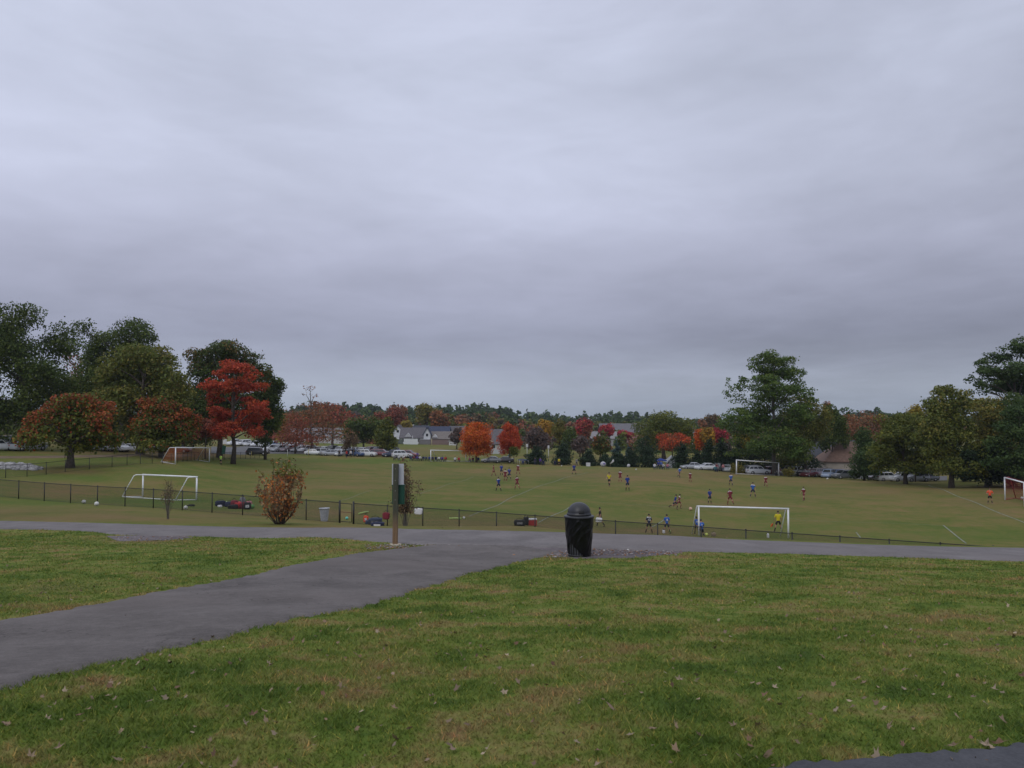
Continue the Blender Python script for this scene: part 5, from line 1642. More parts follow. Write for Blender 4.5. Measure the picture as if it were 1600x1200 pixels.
    for lg in legs:
        if not long_:
            skin_obj('sock', [lg[1].lerp(lg[2], .18), lg[1].lerp(lg[2], .5), lg[2]], [(0, 1), (1, 2)], [.056, .054, .044], cloth(socks), root)
        skin_obj('shoe', [lg[4] + Vector((0, 0, .015)), lg[4].lerp(lg[3], .5) + Vector((0, 0, .01)), lg[3]], [(0, 1), (1, 2)], [.045, .046, .036], cloth(shoes), root)
    if number:
        cu = bpy.data.curves.new('number', 'FONT'); cu.body = number; cu.size = .26; cu.align_x = 'CENTER'; cu.align_y = 'CENTER'; cu.extrude = .004; cu.offset = .006
        to = bpy.data.objects.new('number', cu); COL.objects.link(to); to.parent = root
        to.location = tilt(.30) + Vector((0, -.168 * bulk, 0)); to.rotation_euler = (math.radians(90) + R(lean) * .6, 0, 0)
        TEXTS.append((to, cloth('white')))
    return root, arms


TEXTS = []
GPL = 'players in the soccer match'


def pp(x, y, hpx, dmin=45, lo=1.3, hi=1.9):
    g = G(x, y, dmin)
    return g, max(lo, min(hi, hpx * g.y / F))


def player(x, y, hpx, kit, pose, yaw, label, trim=None, hair=HAIRD, skin=SKIN, number=None, bulk=1.0):
    K = {'blue': ('blue', 'navy', 'black'), 'royal': ('royal', 'navy', 'navy'), 'maroon': ('maroon', 'maroon', 'maroon'), 'ref': ('yellow', 'black', 'black'), 'orange': ('orange', 'black', 'black'), 'lime': ('lime', 'black', 'black'), 'dark': ('navy', 'black', 'black')}[kit]
    g, h = pp(x, y, hpx)
    return person(g, h, math.radians(yaw), label, K[0], K[1], K[2], pose=pose, trim=trim, hair=hair, skin=skin, number=number, group=GPL, bulk=bulk)


player(771.4, 743.6, 17.5, 'maroon', 'walk', 80, 'maroon player walking, leftmost of the far cluster', hair=HAIRB)
player(783.5, 743, 18, 'blue', 'stand', 170, 'blue player standing second from the left in the far cluster', trim='royal')
player(795.5, 749.4, 20.5, 'blue', 'walk', 200, 'blue player right behind the maroon one with white shoulders', trim='royal')
player(789.5, 752, 19.5, 'maroon', 'stand', 170, 'maroon player with white shoulders, shoulder to shoulder with a blue player', trim='white')
player(809.5, 741.5, 17, 'maroon', 'apart', 160, 'maroon player with white shoulders and legs apart, farthest right of the cluster', trim='white', hair=HAIRB)
player(779, 767, 22.5, 'blue', 'walk', 30, 'blue player with white trimmed sleeves, nearest of the far cluster at left', trim='white')
player(808, 764.4, 21.5, 'maroon', 'jog', 20, 'maroon player jogging away, nearest of the far cluster at right', trim='white')
player(897, 742, 18, 'blue', 'apart', 180, 'blue player alone near the far touchline above the litter bin')
player(952, 759.5, 22, 'ref', 'walk', 150, 'referee in yellow shirt and black shorts in mid field')
player(969, 753.6, 19.5, 'maroon', 'stand', 180, 'maroon player just right of the yellow referee', trim='white', hair=HAIRB)
player(980.5, 766.4, 24.5, 'blue', 'stand', 10, 'blue player right of the yellow referee, seen from behind')
player(1062, 746.6, 17.6, 'royal', 'kick', 120, 'small light blue player with a raised foot near the grey shed', trim='white')
player(1078.5, 753.6, 16.5, 'maroon', 'stand', 180, 'maroon player standing left of the far right goal', trim='white')
player(1142, 759, 20, 'royal', 'walk', 175, 'light blue player just below the left post of the far right goal', trim='white')
player(1109, 787, 23, 'blue', 'stand', 200, 'blue player standing left of the big maroon player')
player(1141, 789, 26.5, 'maroon', 'jog', 5, 'big maroon player with white shoulders running above the nearest goal', trim='white', bulk=1.15)
player(1176.5, 777, 23.5, 'royal', 'apart', 175, 'light blue player standing above the middle of the nearest goal', trim='white')
player(1196.5, 761, 19, 'maroon', 'walk', 170, 'maroon player with white shoulders below the far right goal', trim='white', hair=HAIRB)
player(1256, 782, 22, 'maroon', 'walk', 120, 'lone maroon player right of the nearest goal', trim='white')
player(1054.5, 796, 24.5, 'blue', 'run', 250, 'blue player running for the ball, in front of a maroon one')
player(1060.5, 794.5, 23.5, 'maroon', 'run', 255, 'maroon player running just behind a blue one near the ball', trim='white')
GK = 'children watching behind the fence'


def kid(x, y, hpx, top, bottom, label, pose='stand', yaw=0, number=None, skin=SKIN, dmin=50):
    g, h = pp(x, y, hpx, dmin)
    return person(g, h, math.radians(yaw), label, top, bottom, 'black', pose=pose, number=number, group=GK, trim='white' if number == '12' else None, skin=skin)


kid(1014, 833, 30, 'navy', 'black', 'boy in dark blue jersey with number 12 seen from behind', number='12', pose='apart')
kid(1042, 833.5, 30, 'royal', 'navy', 'boy in bright blue jersey with number 8 seen from behind', number='8', pose='apart')
kid(1088.5, 834.5, 27.5, 'royal', 'black', 'child in blue jersey 14 standing at the left goal post', number='14', skin=SKIN2)
kid(1096.5, 836.5, 34, 'royal', 'navy', 'child in blue jersey 7 crouching beside the left goal post', pose='crouch', number='7')
g, h = pp(1216, 831, 33)
rt, arms = person(g, h, 0, 'assistant referee in yellow shirt standing legs apart by the nearest goal', 'yellow', 'black', 'black', pose='apart', group='match officials', bulk=1.1)
hnd = arms[0][3]
fl_ = empty('signal_flag', rt.matrix_basis @ hnd, 0, 'orange and yellow signal flag held low by the assistant referee', 'flag')
MB().tube([(0, 0, .05), (-.12, .02, -.42)], .010, 6).build('stick', M_FBLK, fl_)
fb = MB(); W2 = 5
vs = []
for i in range(W2 + 1):
    for j in range(W2 + 1):
        u, v_ = i / W2, j / W2
        vs.append((-.03 - .22 * u - .06 * v_, .03 * math.sin(u * 5 + v_ * 2) + .01, -.08 - .26 * v_ - .10 * u))
fs = [(i * (W2 + 1) + j, (i + 1) * (W2 + 1) + j, (i + 1) * (W2 + 1) + j + 1, i * (W2 + 1) + j + 1) for i in range(W2) for j in range(W2)]
fo = fb.add(vs, fs, True).build('flag_cloth', pmat('flag_orange', (.6, .12, .03), .8), fl_)
sm_ = fo.modifiers.new('thickness', 'SOLIDIFY'); sm_.thickness = .008

g, h = pp(938, 823.5, 31.5)
rt, arms = person(g, h, math.radians(75), 'man in black shirt and shorts walking with a white bag', 'black', 'black', 'black', pose='walk', group='walking spectators')


def bag(name, label, cat, loc, size, colour, rz=0.0, seed=1, strap=True, group=None, lump=.10, white=None, sq=.45):
    """soft kit bag: lumpy rounded body with a top strap"""
    rng = random.Random(seed)
    root = empty(name, loc, rz, label, cat, group)
    bm = bmesh.new()
    bmesh.ops.create_icosphere(bm, subdivisions=3, radius=1)
    for v in bm.verts:
        c = v.co.copy()
        for k in range(3): c[k] = math.copysign(abs(c[k]) ** sq, c[k])
        nz_ = 1 + lump * (math.sin(c.x * 5 + seed) * math.sin(c.y * 4 + seed * 2) + .6 * math.sin(c.z * 7 + c.x * 3 + seed))
        v.co = Vector((c.x * size[0] / 2 * nz_, c.y * size[1] / 2 * nz_, size[2] / 2 + c.z * size[2] / 2 * (nz_ if c.z > 0 else 1)))
    me = bpy.data.meshes.new('bag_body'); bm.to_mesh(me); bm.free()
    me.polygons.foreach_set('use_smooth', [True] * len(me.polygons))
    meshobj('bag_body', me, root, cloth(colour))
    if strap:
        pts = []
        for i in range(9):
            a = math.pi * i / 8
            pts.append((math.cos(a) * size[0] * .32, 0, size[2] * .92 + math.sin(a) * size[2] * .35))
        MB().tube(pts, .014, 5).build('strap', cloth('black'), root)
    if white:
        MB().box((0, -size[1] * .50, size[2] * .5), (size[0] * .5, .02, size[2] * .35)).build('panel', cloth(white), root)
    return root


hw_ = rt.matrix_basis @ arms[0][3]
bag('carrier_bag', 'white bag hanging from the hand of the man in black', 'bag', (hw_.x - .12, hw_.y - .1, hw_.z - .26), (.50, .2, .36), 'white', seed=3)

g, h = pp(1547, 787, 24.5, 60)
person(g, h, math.radians(150), 'goalkeeper in bright orange shirt in front of the red netted goal', 'orange', 'black', 'black', pose='hips', group=GPL, hair=HAIRB)
g, h = pp(345, 726.5, 16.5, 80)
person(g, h, math.radians(160), 'person in lime green shirt right of the far left goal', 'lime', 'black', 'black', pose='stand', group=GPL)

# ---- folding chairs and spectators on the far touchline
_ch = {}


def chair(loc, yaw, colour, label, group):
    if colour not in _ch:
        f = MB()
        for sx in (-.24, .24):
            f.tube([(sx, -.22, 0), (sx, .22, .46)], .014, 5); f.tube([(sx, .22, 0), (sx, -.22, .46)], .014, 5)
            f.tube([(sx, -.22, .40), (sx, -.30, .92)], .014, 5); f.tube([(sx, -.24, .62), (sx, .22, .60)], .016, 5); f.tube([(sx, .22, .46), (sx, .22, .60)], .012, 5)
        _ch[colour] = (f.mesh('chair_frame', M_FBLK), MB().box((0, 0, .43), (.50, .48, .03)).mesh('seat', cloth(colour)),
                       MB().box((0, -.27, .70), (.50, .03, .48), Matrix.Rotation(math.radians(8), 3, 'X')).mesh('backrest', cloth(colour)))
    r = empty('folding_chair', loc, yaw, label, 'folding chair', group)
    for nm, me in zip(('chair_frame', 'seat', 'backrest'), _ch[colour]): meshobj(nm, me, r)
    return r


PR = {}


def spectator(x, y, top, bottom, seated, label, chairlab=None, ch='navy', hgt=1.7, yaw=180, dmin=120, group='spectators on the far touchline'):
    g = G(x, y, dmin)
    key = (top, bottom, seated)
    yr = math.radians(yaw)
    if key not in PR:
        r, _ = person(g, hgt, yr, label, top, bottom, 'black', pose='sit' if seated else 'stand', long_=True, group=group, hair=HAIRB if len(top) % 2 else HAIRD)
        PR[key] = r
    else:
        src = PR[key]
        r = src.copy(); COL.objects.link(r)
        for c in src.children:
            d = c.copy(); COL.objects.link(d); d.parent = r
            for i, (o, m_) in enumerate(list(SKINS)):
                if o is c: COPIES.append((d, o)); break
        r.location = g; r.rotation_euler = (0, 0, yr); r['label'] = label; r['group'] = group; r.scale = (hgt / 1.75,) * 3
    if seated:
        q = Vector((0, -.05, 0)); q.rotate(Matrix.Rotation(yr, 3, 'Z'))
        chair(g + q, yr, ch, chairlab or (label.split(' person')[0] + ' spectator: ' + ch + ' folding chair under them'), 'folding chairs on the far touchline')
    return r


COPIES = []
rs = random.Random(8)
tops = ['navy', 'denim', 'grey', 'maroon', 'white', 'black', 'red', 'blue', 'purple', 'tan']
seats = []
xs = [617, 623, 631, 642, 647, 652, 656, 661, 666, 671, 676, 681, 686, 691, 696]
for i, x in enumerate(xs):
    t_ = ['grey', 'white', 'white', 'denim', 'maroon', 'purple', 'white', 'navy', 'denim', 'blue', 'denim', 'navy', 'white', 'purple', 'red'][i]
    seats.append((x, 719.3 + (x - 617) * .026, t_))
for i, (x, y, t_) in enumerate(seats):
    spectator(x, y, t_, 'navy' if i % 2 else 'black', True, '%s clad seated spectator, %s from the left in the row left of the distant goal' % (t_, ORD[i]),
              'folding chair of the %s seat from the left, row left of the distant goal' % ORD[i], ch=['navy', 'black', 'maroon', 'blue'][i % 4], yaw=180 + rs.uniform(-20, 20))
spectator(541.5, 715.2, 'red', 'navy', False, 'person in red shirt standing before the silver cars, far left touchline', yaw=150)
spectator(548, 714.8, 'white', 'black', False, 'person in white shirt standing beside the one in red, far left touchline', yaw=170)
spectator(530, 714.5, 'black', 'black', False, 'person in black standing before the silver cars, far left touchline', yaw=200)
spectator(652, 717.5, 'purple', 'navy', False, 'person in purple standing behind the seated row, left of the distant goal')
for i, (x, t_, s_) in enumerate([(711, 'white', 1), (717, 'red', 1)]):
    spectator(x, 722, t_, 'black', bool(s_), '%s shirted spectator sitting inside the frame of the distant goal' % t_, '%s seated spectator chair behind the distant goal' % t_, ch='red' if i else 'white')
for i, (x, t_, s_) in enumerate([(734, 'pink', 1), (739, 'maroon', 1), (744, 'purple', 0), (747.5, 'blue', 1)]):
    spectator(x, 722, t_, 'navy', bool(s_), '%s clad spectator under the big orange maple' % t_, 'folding chair of the %s clad spectator under the big orange maple' % t_, ch=['maroon', 'navy', 'blue', 'blue'][i])
for i, (x, t_) in enumerate([(763, 'navy'), (773, 'red'), (779, 'denim'), (797, 'maroon')]):
    spectator(x, 723.2, t_, 'navy', True, '%s clad spectator sitting under the red orange maple' % t_, 'folding chair of the %s clad spectator under the red orange maple' % t_, ch='navy')
for i, (x, t_, s_) in enumerate([(817, 'denim', 1), (836, 'navy', 0), (844.5, 'purple', 0), (849, 'navy', 1), (867, 'navy', 1), (901, 'grey', 0)]):
    spectator(x, 726.5 + (x - 817) * .02, t_, 'navy', bool(s_), '%s clad spectator before the dark evergreens, %s from the left' % (t_, ORD[i]), 'folding chair of the %s clad seated spectator before the dark evergreens' % ORD[i], ch='blue' if i == 0 else 'navy')
g = G(873.5, 728, 120)
person(g, 1.75, math.radians(180), 'far assistant referee in yellow shirt before the dark evergreens', 'yellow', 'black', 'black', pose='stand', group='match officials')
for i, (x, t_, s_) in enumerate([(1023, 'white', 1), (1029, 'blue', 0), (1033, 'royal', 0), (1036, 'white', 1), (1043, 'pink', 1)]):
    spectator(x, 733.5, t_, 'navy', bool(s_), '%s clad spectator left of the small grey shed, %s from the left' % (t_, ORD[i]), 'folding chair, %s spectator left of the small grey shed' % ORD[i], ch='blue')
for i, (x, t_, s_) in enumerate([(1120, 'maroon', 0), (1118, 'teal', 1), (1130, 'pink', 0), (1212, 'white', 1), (1222, 'white', 1)]):
    spectator(x, 737.5 if x < 1200 else 743, t_, 'navy', bool(s_), '%s clad spectator near the far right goal, %s listed from its left side' % (t_, ORD[i]), 'folding chair of the %s spectator near the far right goal' % ORD[i], ch='teal' if i == 1 else 'white')


# ---- tents, flags and posts along the far side
def canopy(label, x, y, wid, hgt_, colour, dmin=120):
    g = G(x, y, dmin)
    r = empty('sun_canopy', g, .2, label, 'canopy', None)
    w2 = wid / 2
    for sx in (-1, 1):
        for sy in (-1, 1): MB().tube([(sx * w2, sy * w2, 0), (sx * w2, sy * w2, hgt_ * .8)], .02, 6).build('leg', M_WHITE, r)
    t = MB(); t.add([(-w2, -w2, hgt_ * .78), (w2, -w2, hgt_ * .78), (w2, w2, hgt_ * .78), (-w2, w2, hgt_ * .78), (0, 0, hgt_), (-w2, -w2, hgt_ * .70), (w2, -w2, hgt_ * .70), (w2, w2, hgt_ * .70), (-w2, w2, hgt_ * .70)],
                    [(0, 1, 4), (1, 2, 4), (2, 3, 4), (3, 0, 4), (5, 6, 1, 0), (6, 7, 2, 1), (7, 8, 3, 2), (8, 5, 0, 3)])
    t.build('canopy_top', cloth(colour), r)
    return r


canopy('small blue pop up canopy left of the grey shed', 1032, 731, 2.2, 2.1, 'blue', 158)
canopy('low blue sun shelter right of the red orange maple', 817, 725, 2.0, 1.2, 'denim')
canopy('teal and red chair canopy under the red orange maple', 797, 722, 1.0, 1.9, 'teal')


def feather(label, x, y, h, dmin, lean=.25, panel='white', pole=None, blob=True, name='banner_flag', cat='flag'):
    g = G(x, y, dmin)
    r = empty(name, g, 0, label, cat)
    MB().tube([(0, 0, 0), (lean * .3 * h, 0, h * .6), (lean * h, 0, h)], .03, 6).build('pole', pole or M_WHITE, r)
    b = MB(); n = 8; vs = []; fs = []
    for i in range(n + 1):
        f = i / n; z = h * (.42 + .56 * f); ww = .55 * h * .5 * math.sin(math.pi * min(f * .9 + .1, 1)) + .04
        x0 = lean * h * f * .9
        for k, s in enumerate((0, 1)):
            vs += [(x0 + s * ww, .05 * math.sin(f * 6 + s), z)]
    fs = [(2 * i, 2 * i + 1, 2 * i + 3, 2 * i + 2) for i in range(n)]
    o = b.add(vs, fs, True).build('flag_cloth', cloth(panel), r)
    s_ = o.modifiers.new('thickness', 'SOLIDIFY'); s_.thickness = .02
    return r


def umb(label, x, y, D, w_, tilt_, colour, patch=None):
    """round sun umbrella lying tilted on its side"""
    p = P(x, y, D); z = H(p.x, D)
    r = empty('sun_umbrella', (p.x, D, z), 0, label, 'umbrella')
    m = MB(); n = 12; R0 = w_ / 2
    vs = [(0, 0, R0 * .62)]
    for a in (.5, 1.0):
        for k in range(n):
            t = 2 * math.pi * k / n; vs.append((math.cos(t) * R0 * a, math.sin(t) * R0 * a, R0 * (.62 - .58 * a * a)))
    fs = [(0, 1 + k, 1 + (k + 1) % n) for k in range(n)] + [(1 + k, 1 + n + k, 1 + n + (k + 1) % n, 1 + (k + 1) % n) for k in range(n)]
    o = m.add(vs, fs, True).build('canopy', cloth(colour), r, loc=(0, 0, R0 * .95), rot=(math.radians(66), math.radians(-14), tilt_))
    s_ = o.modifiers.new('thickness', 'SOLIDIFY'); s_.thickness = .02
    MB().tube([(0, .1, R0 * .95), (0, R0 * 1.4, .05)], .02, 6).build('shaft', M_WHITE, r)
    if patch: MB().box((.15, -.36, R0 * 1.15), (w_ * .4, .03, .22), Matrix.Rotation(math.radians(-28), 3, 'X')).build('printed_panel', cloth(patch), r)


umb('white umbrella tent with a purple panel before the dark evergreens', 942.5, 727, 166, 1.25, .2, 'pale', 'purple')
umb('smaller white umbrella before the blue spruces', 982, 728, 166, .8, -.5, 'pale')
feather('leaning corner flag with a white pennant before the dark evergreens', 953, 730, 1.7, 130, .45, 'white', pmat('tan_pole', (.30, .25, .16), .7))
g = G(919, 728.5, 120)
wx_ = empty('white_box', g, .2, 'white box standing alone on the far touchline', 'box')
MB().box((0, 0, .35), (.80, .55, .70)).build('box_body', cloth('white'), wx_)
MB().box((0, 0, .73), (.84, .59, .06)).build('lid', cloth('white'), wx_)


def post(label, x, y, h, dmin, colour, top=None, r=.05, cat='post', D=None):
    g = G(x, y, dmin)
    o = empty('corner_post', g, 0, label, cat)
    MB().tube([(0, 0, -.1), (0, 0, h)], r, 8).build('pole', pmat('post_%s' % str(colour), colour, .6), o)
    if top: MB().box((-.18, 0, h - .25), (.42, .03, .30)).build('pennant', cloth(top), o)
    return o


post('yellow corner post with a pale pennant beside the thick tree trunk', 1487, 760, 1.35, 90, (.55, .55, .12), 'yellow')
post('yellow and white post at the far left corner of the field', 482, 714, 1.7, 120, (.45, .42, .15), 'white')
post('slim white post before the car park, behind the orange shrub', 449, 713.5, 1.6, 120, (.6, .6, .6))
post('slim yellow post beyond the far left touchline', 393, 713, 1.0, 120, (.5, .42, .15))
post('thin white utility marker under the olive green tree', 193, 697, 1.6, 110, (.6, .6, .58), r=.10)
post('thin white upright before the low white house', 644.5, 694, 3.2, 240, (.6, .6, .6), r=.08)
post('small yellow white upright before the brick red wall', 674.5, 697, 2.6, 240, (.5, .45, .25), r=.10)
post('tilted yellow marker on the second field', 694, 693, 1.2, 240, (.7, .6, .3), r=.16)
g = G(348.5, 716, 100)
o_ = empty('feather_banner', g, 0, 'dark green banner standing behind the lime shirted person', 'banner')
MB().tube([(0, 0, 0), (0, 0, 2.4)], .03, 6).build('pole', M_FBLK, o_)
MB().box((.12, 0, 1.5), (.60, .06, 1.5), Matrix.Rotation(.12, 3, 'Y')).build('banner_cloth', pmat('banner_green', (.02, .10, .06), .8), o_)
g = G(351, 697, 110)
o_ = empty('notice_board', g, 0, 'white notice board among the dark trunks of the left bank', 'sign')
MB().box((0, 0, 1.2), (1.0, .08, 1.3)).build('panel', M_TRIM, o_)
for s in (-.4, .4): MB().tube([(s, .05, 0), (s, .05, 1.8)], .04, 6).build('leg', M_BARK2, o_)
for x, y, h_, w_, lb in ((823.5, 722, 3.6, .5, 'white chimney like post left of the first dark evergreen'), (857, 722, 3.4, .4, 'white post between the first two dark evergreens')):
    p = P(x, y, 180); r = empty('lamp_post', (p.x, 180, H(p.x, 180)), 0, lb, 'post')
    MB().tube([(0, 0, 0), (0, 0, h_)], .06, 8).build('pole', M_TRIM, r); MB().box((0, 0, h_ + .35), (w_, w_, .7)).build('head', M_TRIM, r)

# ---- balls, bags and litter around the near fence
M_BALL = pmat('ball_white', (.62, .62, .60), .5, nz=.25, nscale=9)


def ball(x, y, label, r=.11, mat=None, dmin=40, name='soccer_ball'):
    g = G(x, y, dmin)
    bm = bmesh.new(); bmesh.ops.create_icosphere(bm, subdivisions=3, radius=r)
    me = bpy.data.meshes.new('ball'); bm.to_mesh(me); bm.free(); me.polygons.foreach_set('use_smooth', [True] * len(me.polygons))
    o = meshobj(name, me, None, mat or M_BALL, loc=(g.x, g.y, g.z + r))
    return tag(o, label, 'ball', 'balls on the grass')


ball(131, 787, 'white ball behind the left fence, left of two', r=.13)
ball(151, 790.5, 'white ball behind the left fence, right of two', r=.14)
ball(290, 796, 'white ball lying below the near left goal', r=.13)
ball(1079, 797.5, 'match ball with orange tint right of the running pair', r=.17, mat=pmat('ball_peach', (.62, .40, .30), .5, nz=.3, nscale=9))
ball(1104, 837.5, 'lime yellow ball beside the crouching child', r=.12, mat=pmat('ball_lime', (.55, .60, .12), .5))
ball(725, 811, 'small white ball at the end of the lime strip', r=.09)
ball(542, 812, 'turquoise ball seen through the gate', r=.10, mat=pmat('ball_teal', (.12, .50, .42), .5))
ball(877.5, 728.5, 'white ball at the feet of the far assistant referee', r=.12)
ball(1293, 749.3, 'white ball before the pale blue car', r=.16)
ball(1597, 780, 'white ball inside the red netted goal', r=.15, dmin=60)
ball(994, 734.5, 'white ball at the foot of the large dark evergreen', r=.12)
ball(353.5, 789.5, 'pale green ball in the heap of kit bags', r=.16, mat=pmat('ball_green', (.42, .62, .28), .5))
ball(394, 795, 'green ball at the right end of the heap of kit bags', r=.17, mat=pmat('ball_dgreen', (.10, .26, .06), .6))
GB = 'kit bags heaped behind the fence'
for (x, y, sz, c, sd_, lb, wh) in [
    (344, 791, (.75, .5, .42), 'navy', 1, 'navy kit bag, left end of the heap', None), (358, 792, (.8, .5, .40), 'navy', 2, 'navy kit bag beside the pale green ball', None), (343.5, 792.5, (.42, .3, .16), 'white', 3, 'white shirt thrown down at the left end of the heap', None),
    (366, 793, (.55, .45, .55), 'maroon', 4, 'maroon backpack standing up beside the fence post', None), (364, 795, (.75, .5, .30), 'black', 5, 'black bag low before the maroon backpack', None), (374, 794.5, (.6, .5, .48), 'red', 6, 'red kit bag in the middle of the heap', None),
    (381, 795, (.65, .5, .5), 'maroon', 7, 'maroon kit bag right of the red one', 'white'), (379, 792, (.4, .35, .75), 'grey', 8, 'grey white bag on top at the back of the heap', None), (386.5, 796, (.5, .45, .52), 'black', 9, 'black bag with a white tag', 'white'), (389.5, 793, (.4, .4, .5), 'pink', 10, 'pink bag at the right end of the heap', None)]:
    bag('kit_bag', lb, 'bag', G(x, y, 42), sz, c, rz=(sd_ * .7) % 3, seed=sd_, group=GB, white=wh, strap=sd_ != 3)
bag('black_bag', 'dark bag lying below the near left goal', 'bag', G(299, 791, 42), (.5, .35, .12), 'black', seed=12)
bag('blue_bag', 'big dark blue bag with white trim by the fence, left of the wooden post', 'bag', G(586, 820, 42), (.80, .55, .42), 'denim', seed=13, white='grey')
bag('navy_backpack', 'navy backpack with pale straps by the fence, left of the wooden post', 'bag', G(590, 824, 44), (.75, .4, .30), 'navy', seed=14, white='white')
bag('blue_bag', 'small slate blue bag left of the big dark blue bag', 'bag', G(578, 819, 42), (.55, .4, .24), 'denim', seed=15)
bag('orange_pack', 'orange and white small pack at the tip of the lime strip', 'bag', G(572, 816, 42), (.30, .25, .42), 'orange', seed=16, white='white')
bag('backpack', 'black backpack lying left of the red cooler', 'bag', G(812, 821.5, 45), (.75, .5, .40), 'black', seed=17, white='grey')
bag('backpack', 'dark upright backpack against the red cooler', 'bag', G(822, 820.5, 45), (.36, .34, .55), 'black', seed=18)
bag('backpack', 'brown grey pack on the grass right of the crouching child', 'bag', G(1115, 838, 45), (.34, .3, .30), 'tan', seed=19)
bag('bottle_bag', 'small white bag below the nearest goal, right of its middle', 'bag', G(1200, 840.5, 45), (.16, .16, .36), 'white', seed=20)
bag('carrier_bag', 'white bag beside the feet of the boy with number 8', 'bag', G(1037, 833.5, 45), (.20, .18, .28), 'white', seed=21)


def tape(label, x1, y1, x2, y2, col, w_=.12):
    a = G(x1, y1, 42); b = G(x2, y2, 42)
    r = empty('marker_strip', a, 0, label, 'marker strip', 'lime marker strips')
    MB().tube([Vector((0, 0, .07)), (b - a) * .5 + Vector((0, 0, .09)), b - a + Vector((0, 0, .07))], w_ * .5, 8).build('strip', pmat('lime_strip', col, .6), r)


tape('lime foam strip beside the orange pack', 561, 804, 575, 801, (.45, .60, .18))
tape('lime foam strip lying right of the wooden post', 702, 811.5, 721, 811.5, (.40, .52, .14), .10)
tape('bright green foam strip at the feet of the boy with number 8', 1047, 833, 1046, 829, (.15, .70, .10), .14)

# cooler
g = G(831.5, 821, 45)
cl = empty('cooler', g, .15, 'red cooler box with white lid behind the fence', 'cooler')
MB().box((0, 0, .20), (.56, .38, .40), taper=1.04).build('box', pmat('cooler_red', (.36, .03, .03), .45), cl)
MB().box((0, 0, .435), (.60, .42, .07)).build('lid', pmat('cooler_lid', (.6, .6, .6), .4), cl)
MB().tube([(-.31, 0, .28), (-.34, -.1, .36), (-.34, .1, .36), (-.31, 0, .28)], .012, 5).build('handle', M_FBLK, cl)

# white waste barrel by the fence
g = G(505, 816.5, 38); g = Vector((fpt(505).x, fpt(505).y + .55, 0)); g.z = H(g.x, g.y)
wb = empty('waste_barrel', g, 0, 'white plastic waste barrel just left of the gate', 'barrel')
pr_ = [(.20, 0), (.215, .02)]
for i in range(9):
    z = .05 + i * .08; pr_ += [(.22 + .009 * i, z), (.212 + .009 * i, z + .04)]
pr_ += [(.315, .76), (.33, .77), (.33, .80), (.295, .80), (.19, .10), (0, .08)]
MB().lathe(pr_, 24).build('barrel', pmat('barrel_white', (.55, .57, .62), .5, nz=.1, nscale=5), wb)

# bags on the fence
for x, z_, sz, c, lb, nm in ((604.5, .42, (.42, .16, .40), 'maroon', 'dark red sack hanging on the chain link fence', 'sack'), (654.5, .82, (.50, .16, .36), 'white', 'white plastic bag tied to a post of the chain link fence', 'carrier_bag')):
    q = fpt(x); q = q + Vector((0, -.10, 0)); q.z = H(q.x, q.y) + z_
    bag(nm, lb, 'bag', q, sz, c, rz=math.atan2(FDIR.y, FDIR.x), seed=int(x), strap=True, lump=.13)

# ------------------------------------------------------------ riprap at the far left
rr_ = np.random.default_rng(77)
VV = []; QQ = []; cc_ = []
ico = bmesh.new(); bmesh.ops.create_icosphere(ico, subdivisions=1, radius=1)
iv = np.array([v.co[:] for v in ico.verts]); ifc = np.array([[v.index for v in f.verts] for f in ico.faces]); ico.free()
off = 0
A_ = [G(x, y, 60) for x, y in ((-60, 722), (0, 723), (30, 725), (58, 731))]; B_ = [G(x, y, 60) for x, y in ((-60, 733), (0, 733), (30, 734), (58, 735))]
ra, rb_ = resample(A_, 40), resample(B_, 40)
for i in range(900):
    k = rr_.integers(0, 40); f = rr_.random()
    x, y = ra[k] * (1 - f) + rb_[k] * f + rr_.normal(0, .25, 2)
    s = rr_.uniform(.10, .30)
    v = iv * (1 + rr_.normal(0, .16, (len(iv), 1))) * s * np.array([1.2, .9, .7]) + np.array([x, y, H(x, y) + s * .25])
    VV.append(v); QQ.append(ifc + off); off += len(v); g_ = rr_.uniform(.16, .40); cc_.append(np.tile([g_, g_ * .98, g_ * 1.0], (len(ifc), 1)))
rm_ = bpy.data.materials.new('limestone_rubble'); rm_.use_nodes = True
at = nd(rm_.node_tree, 'ShaderNodeAttribute', attribute_name='Col'); lk(rm_.node_tree, at.outputs['Color'], rm_.node_tree.nodes['Principled BSDF'].inputs['Base Color'])
rm_.node_tree.nodes['Principled BSDF'].inputs['Roughness'].default_value = .9
tag(meshobj('riprap', quads_mesh('riprap', np.concatenate(VV), np.concatenate(QQ), np.concatenate(cc_), rm_)), 'pale broken rock riprap behind the far fence at the left edge', 'rocks', kind='stuff')

# ------------------------------------------------------------ wooden post with signs and green dispenser
g = G(617.5, 851.5, 12); DP = g.y; m_ = DP / F
sp = empty('sign_post', g, 0, 'wooden post carrying white sign backs and a green dispenser box, by the path junction', 'sign post')
pw = 7.6 * m_; ph = 125.5 * m_
M_POST = bpy.data.materials.new('weathered_post'); M_POST.use_nodes = True
t = M_POST.node_tree; bs = t.nodes['Principled BSDF']; c_ = nd(t, 'ShaderNodeTexCoord'); sx_ = nd(t, 'ShaderNodeSeparateXYZ'); lk(t, c_.outputs['Object'], sx_.inputs[0])
mp = nd(t, 'ShaderNodeMapping'); mp.inputs['Scale'].default_value = (14, 14, 1.2); lk(t, c_.outputs['Object'], mp.inputs[0])
gr = noise(t, mp.outputs[0], 2.0, 5, .65)
h_ = mth(t, 'ADD', mth(t, 'DIVIDE', sx_.outputs[2], ph), mth(t, 'MULTIPLY', mth(t, 'SUBTRACT', gr, .5), .25))
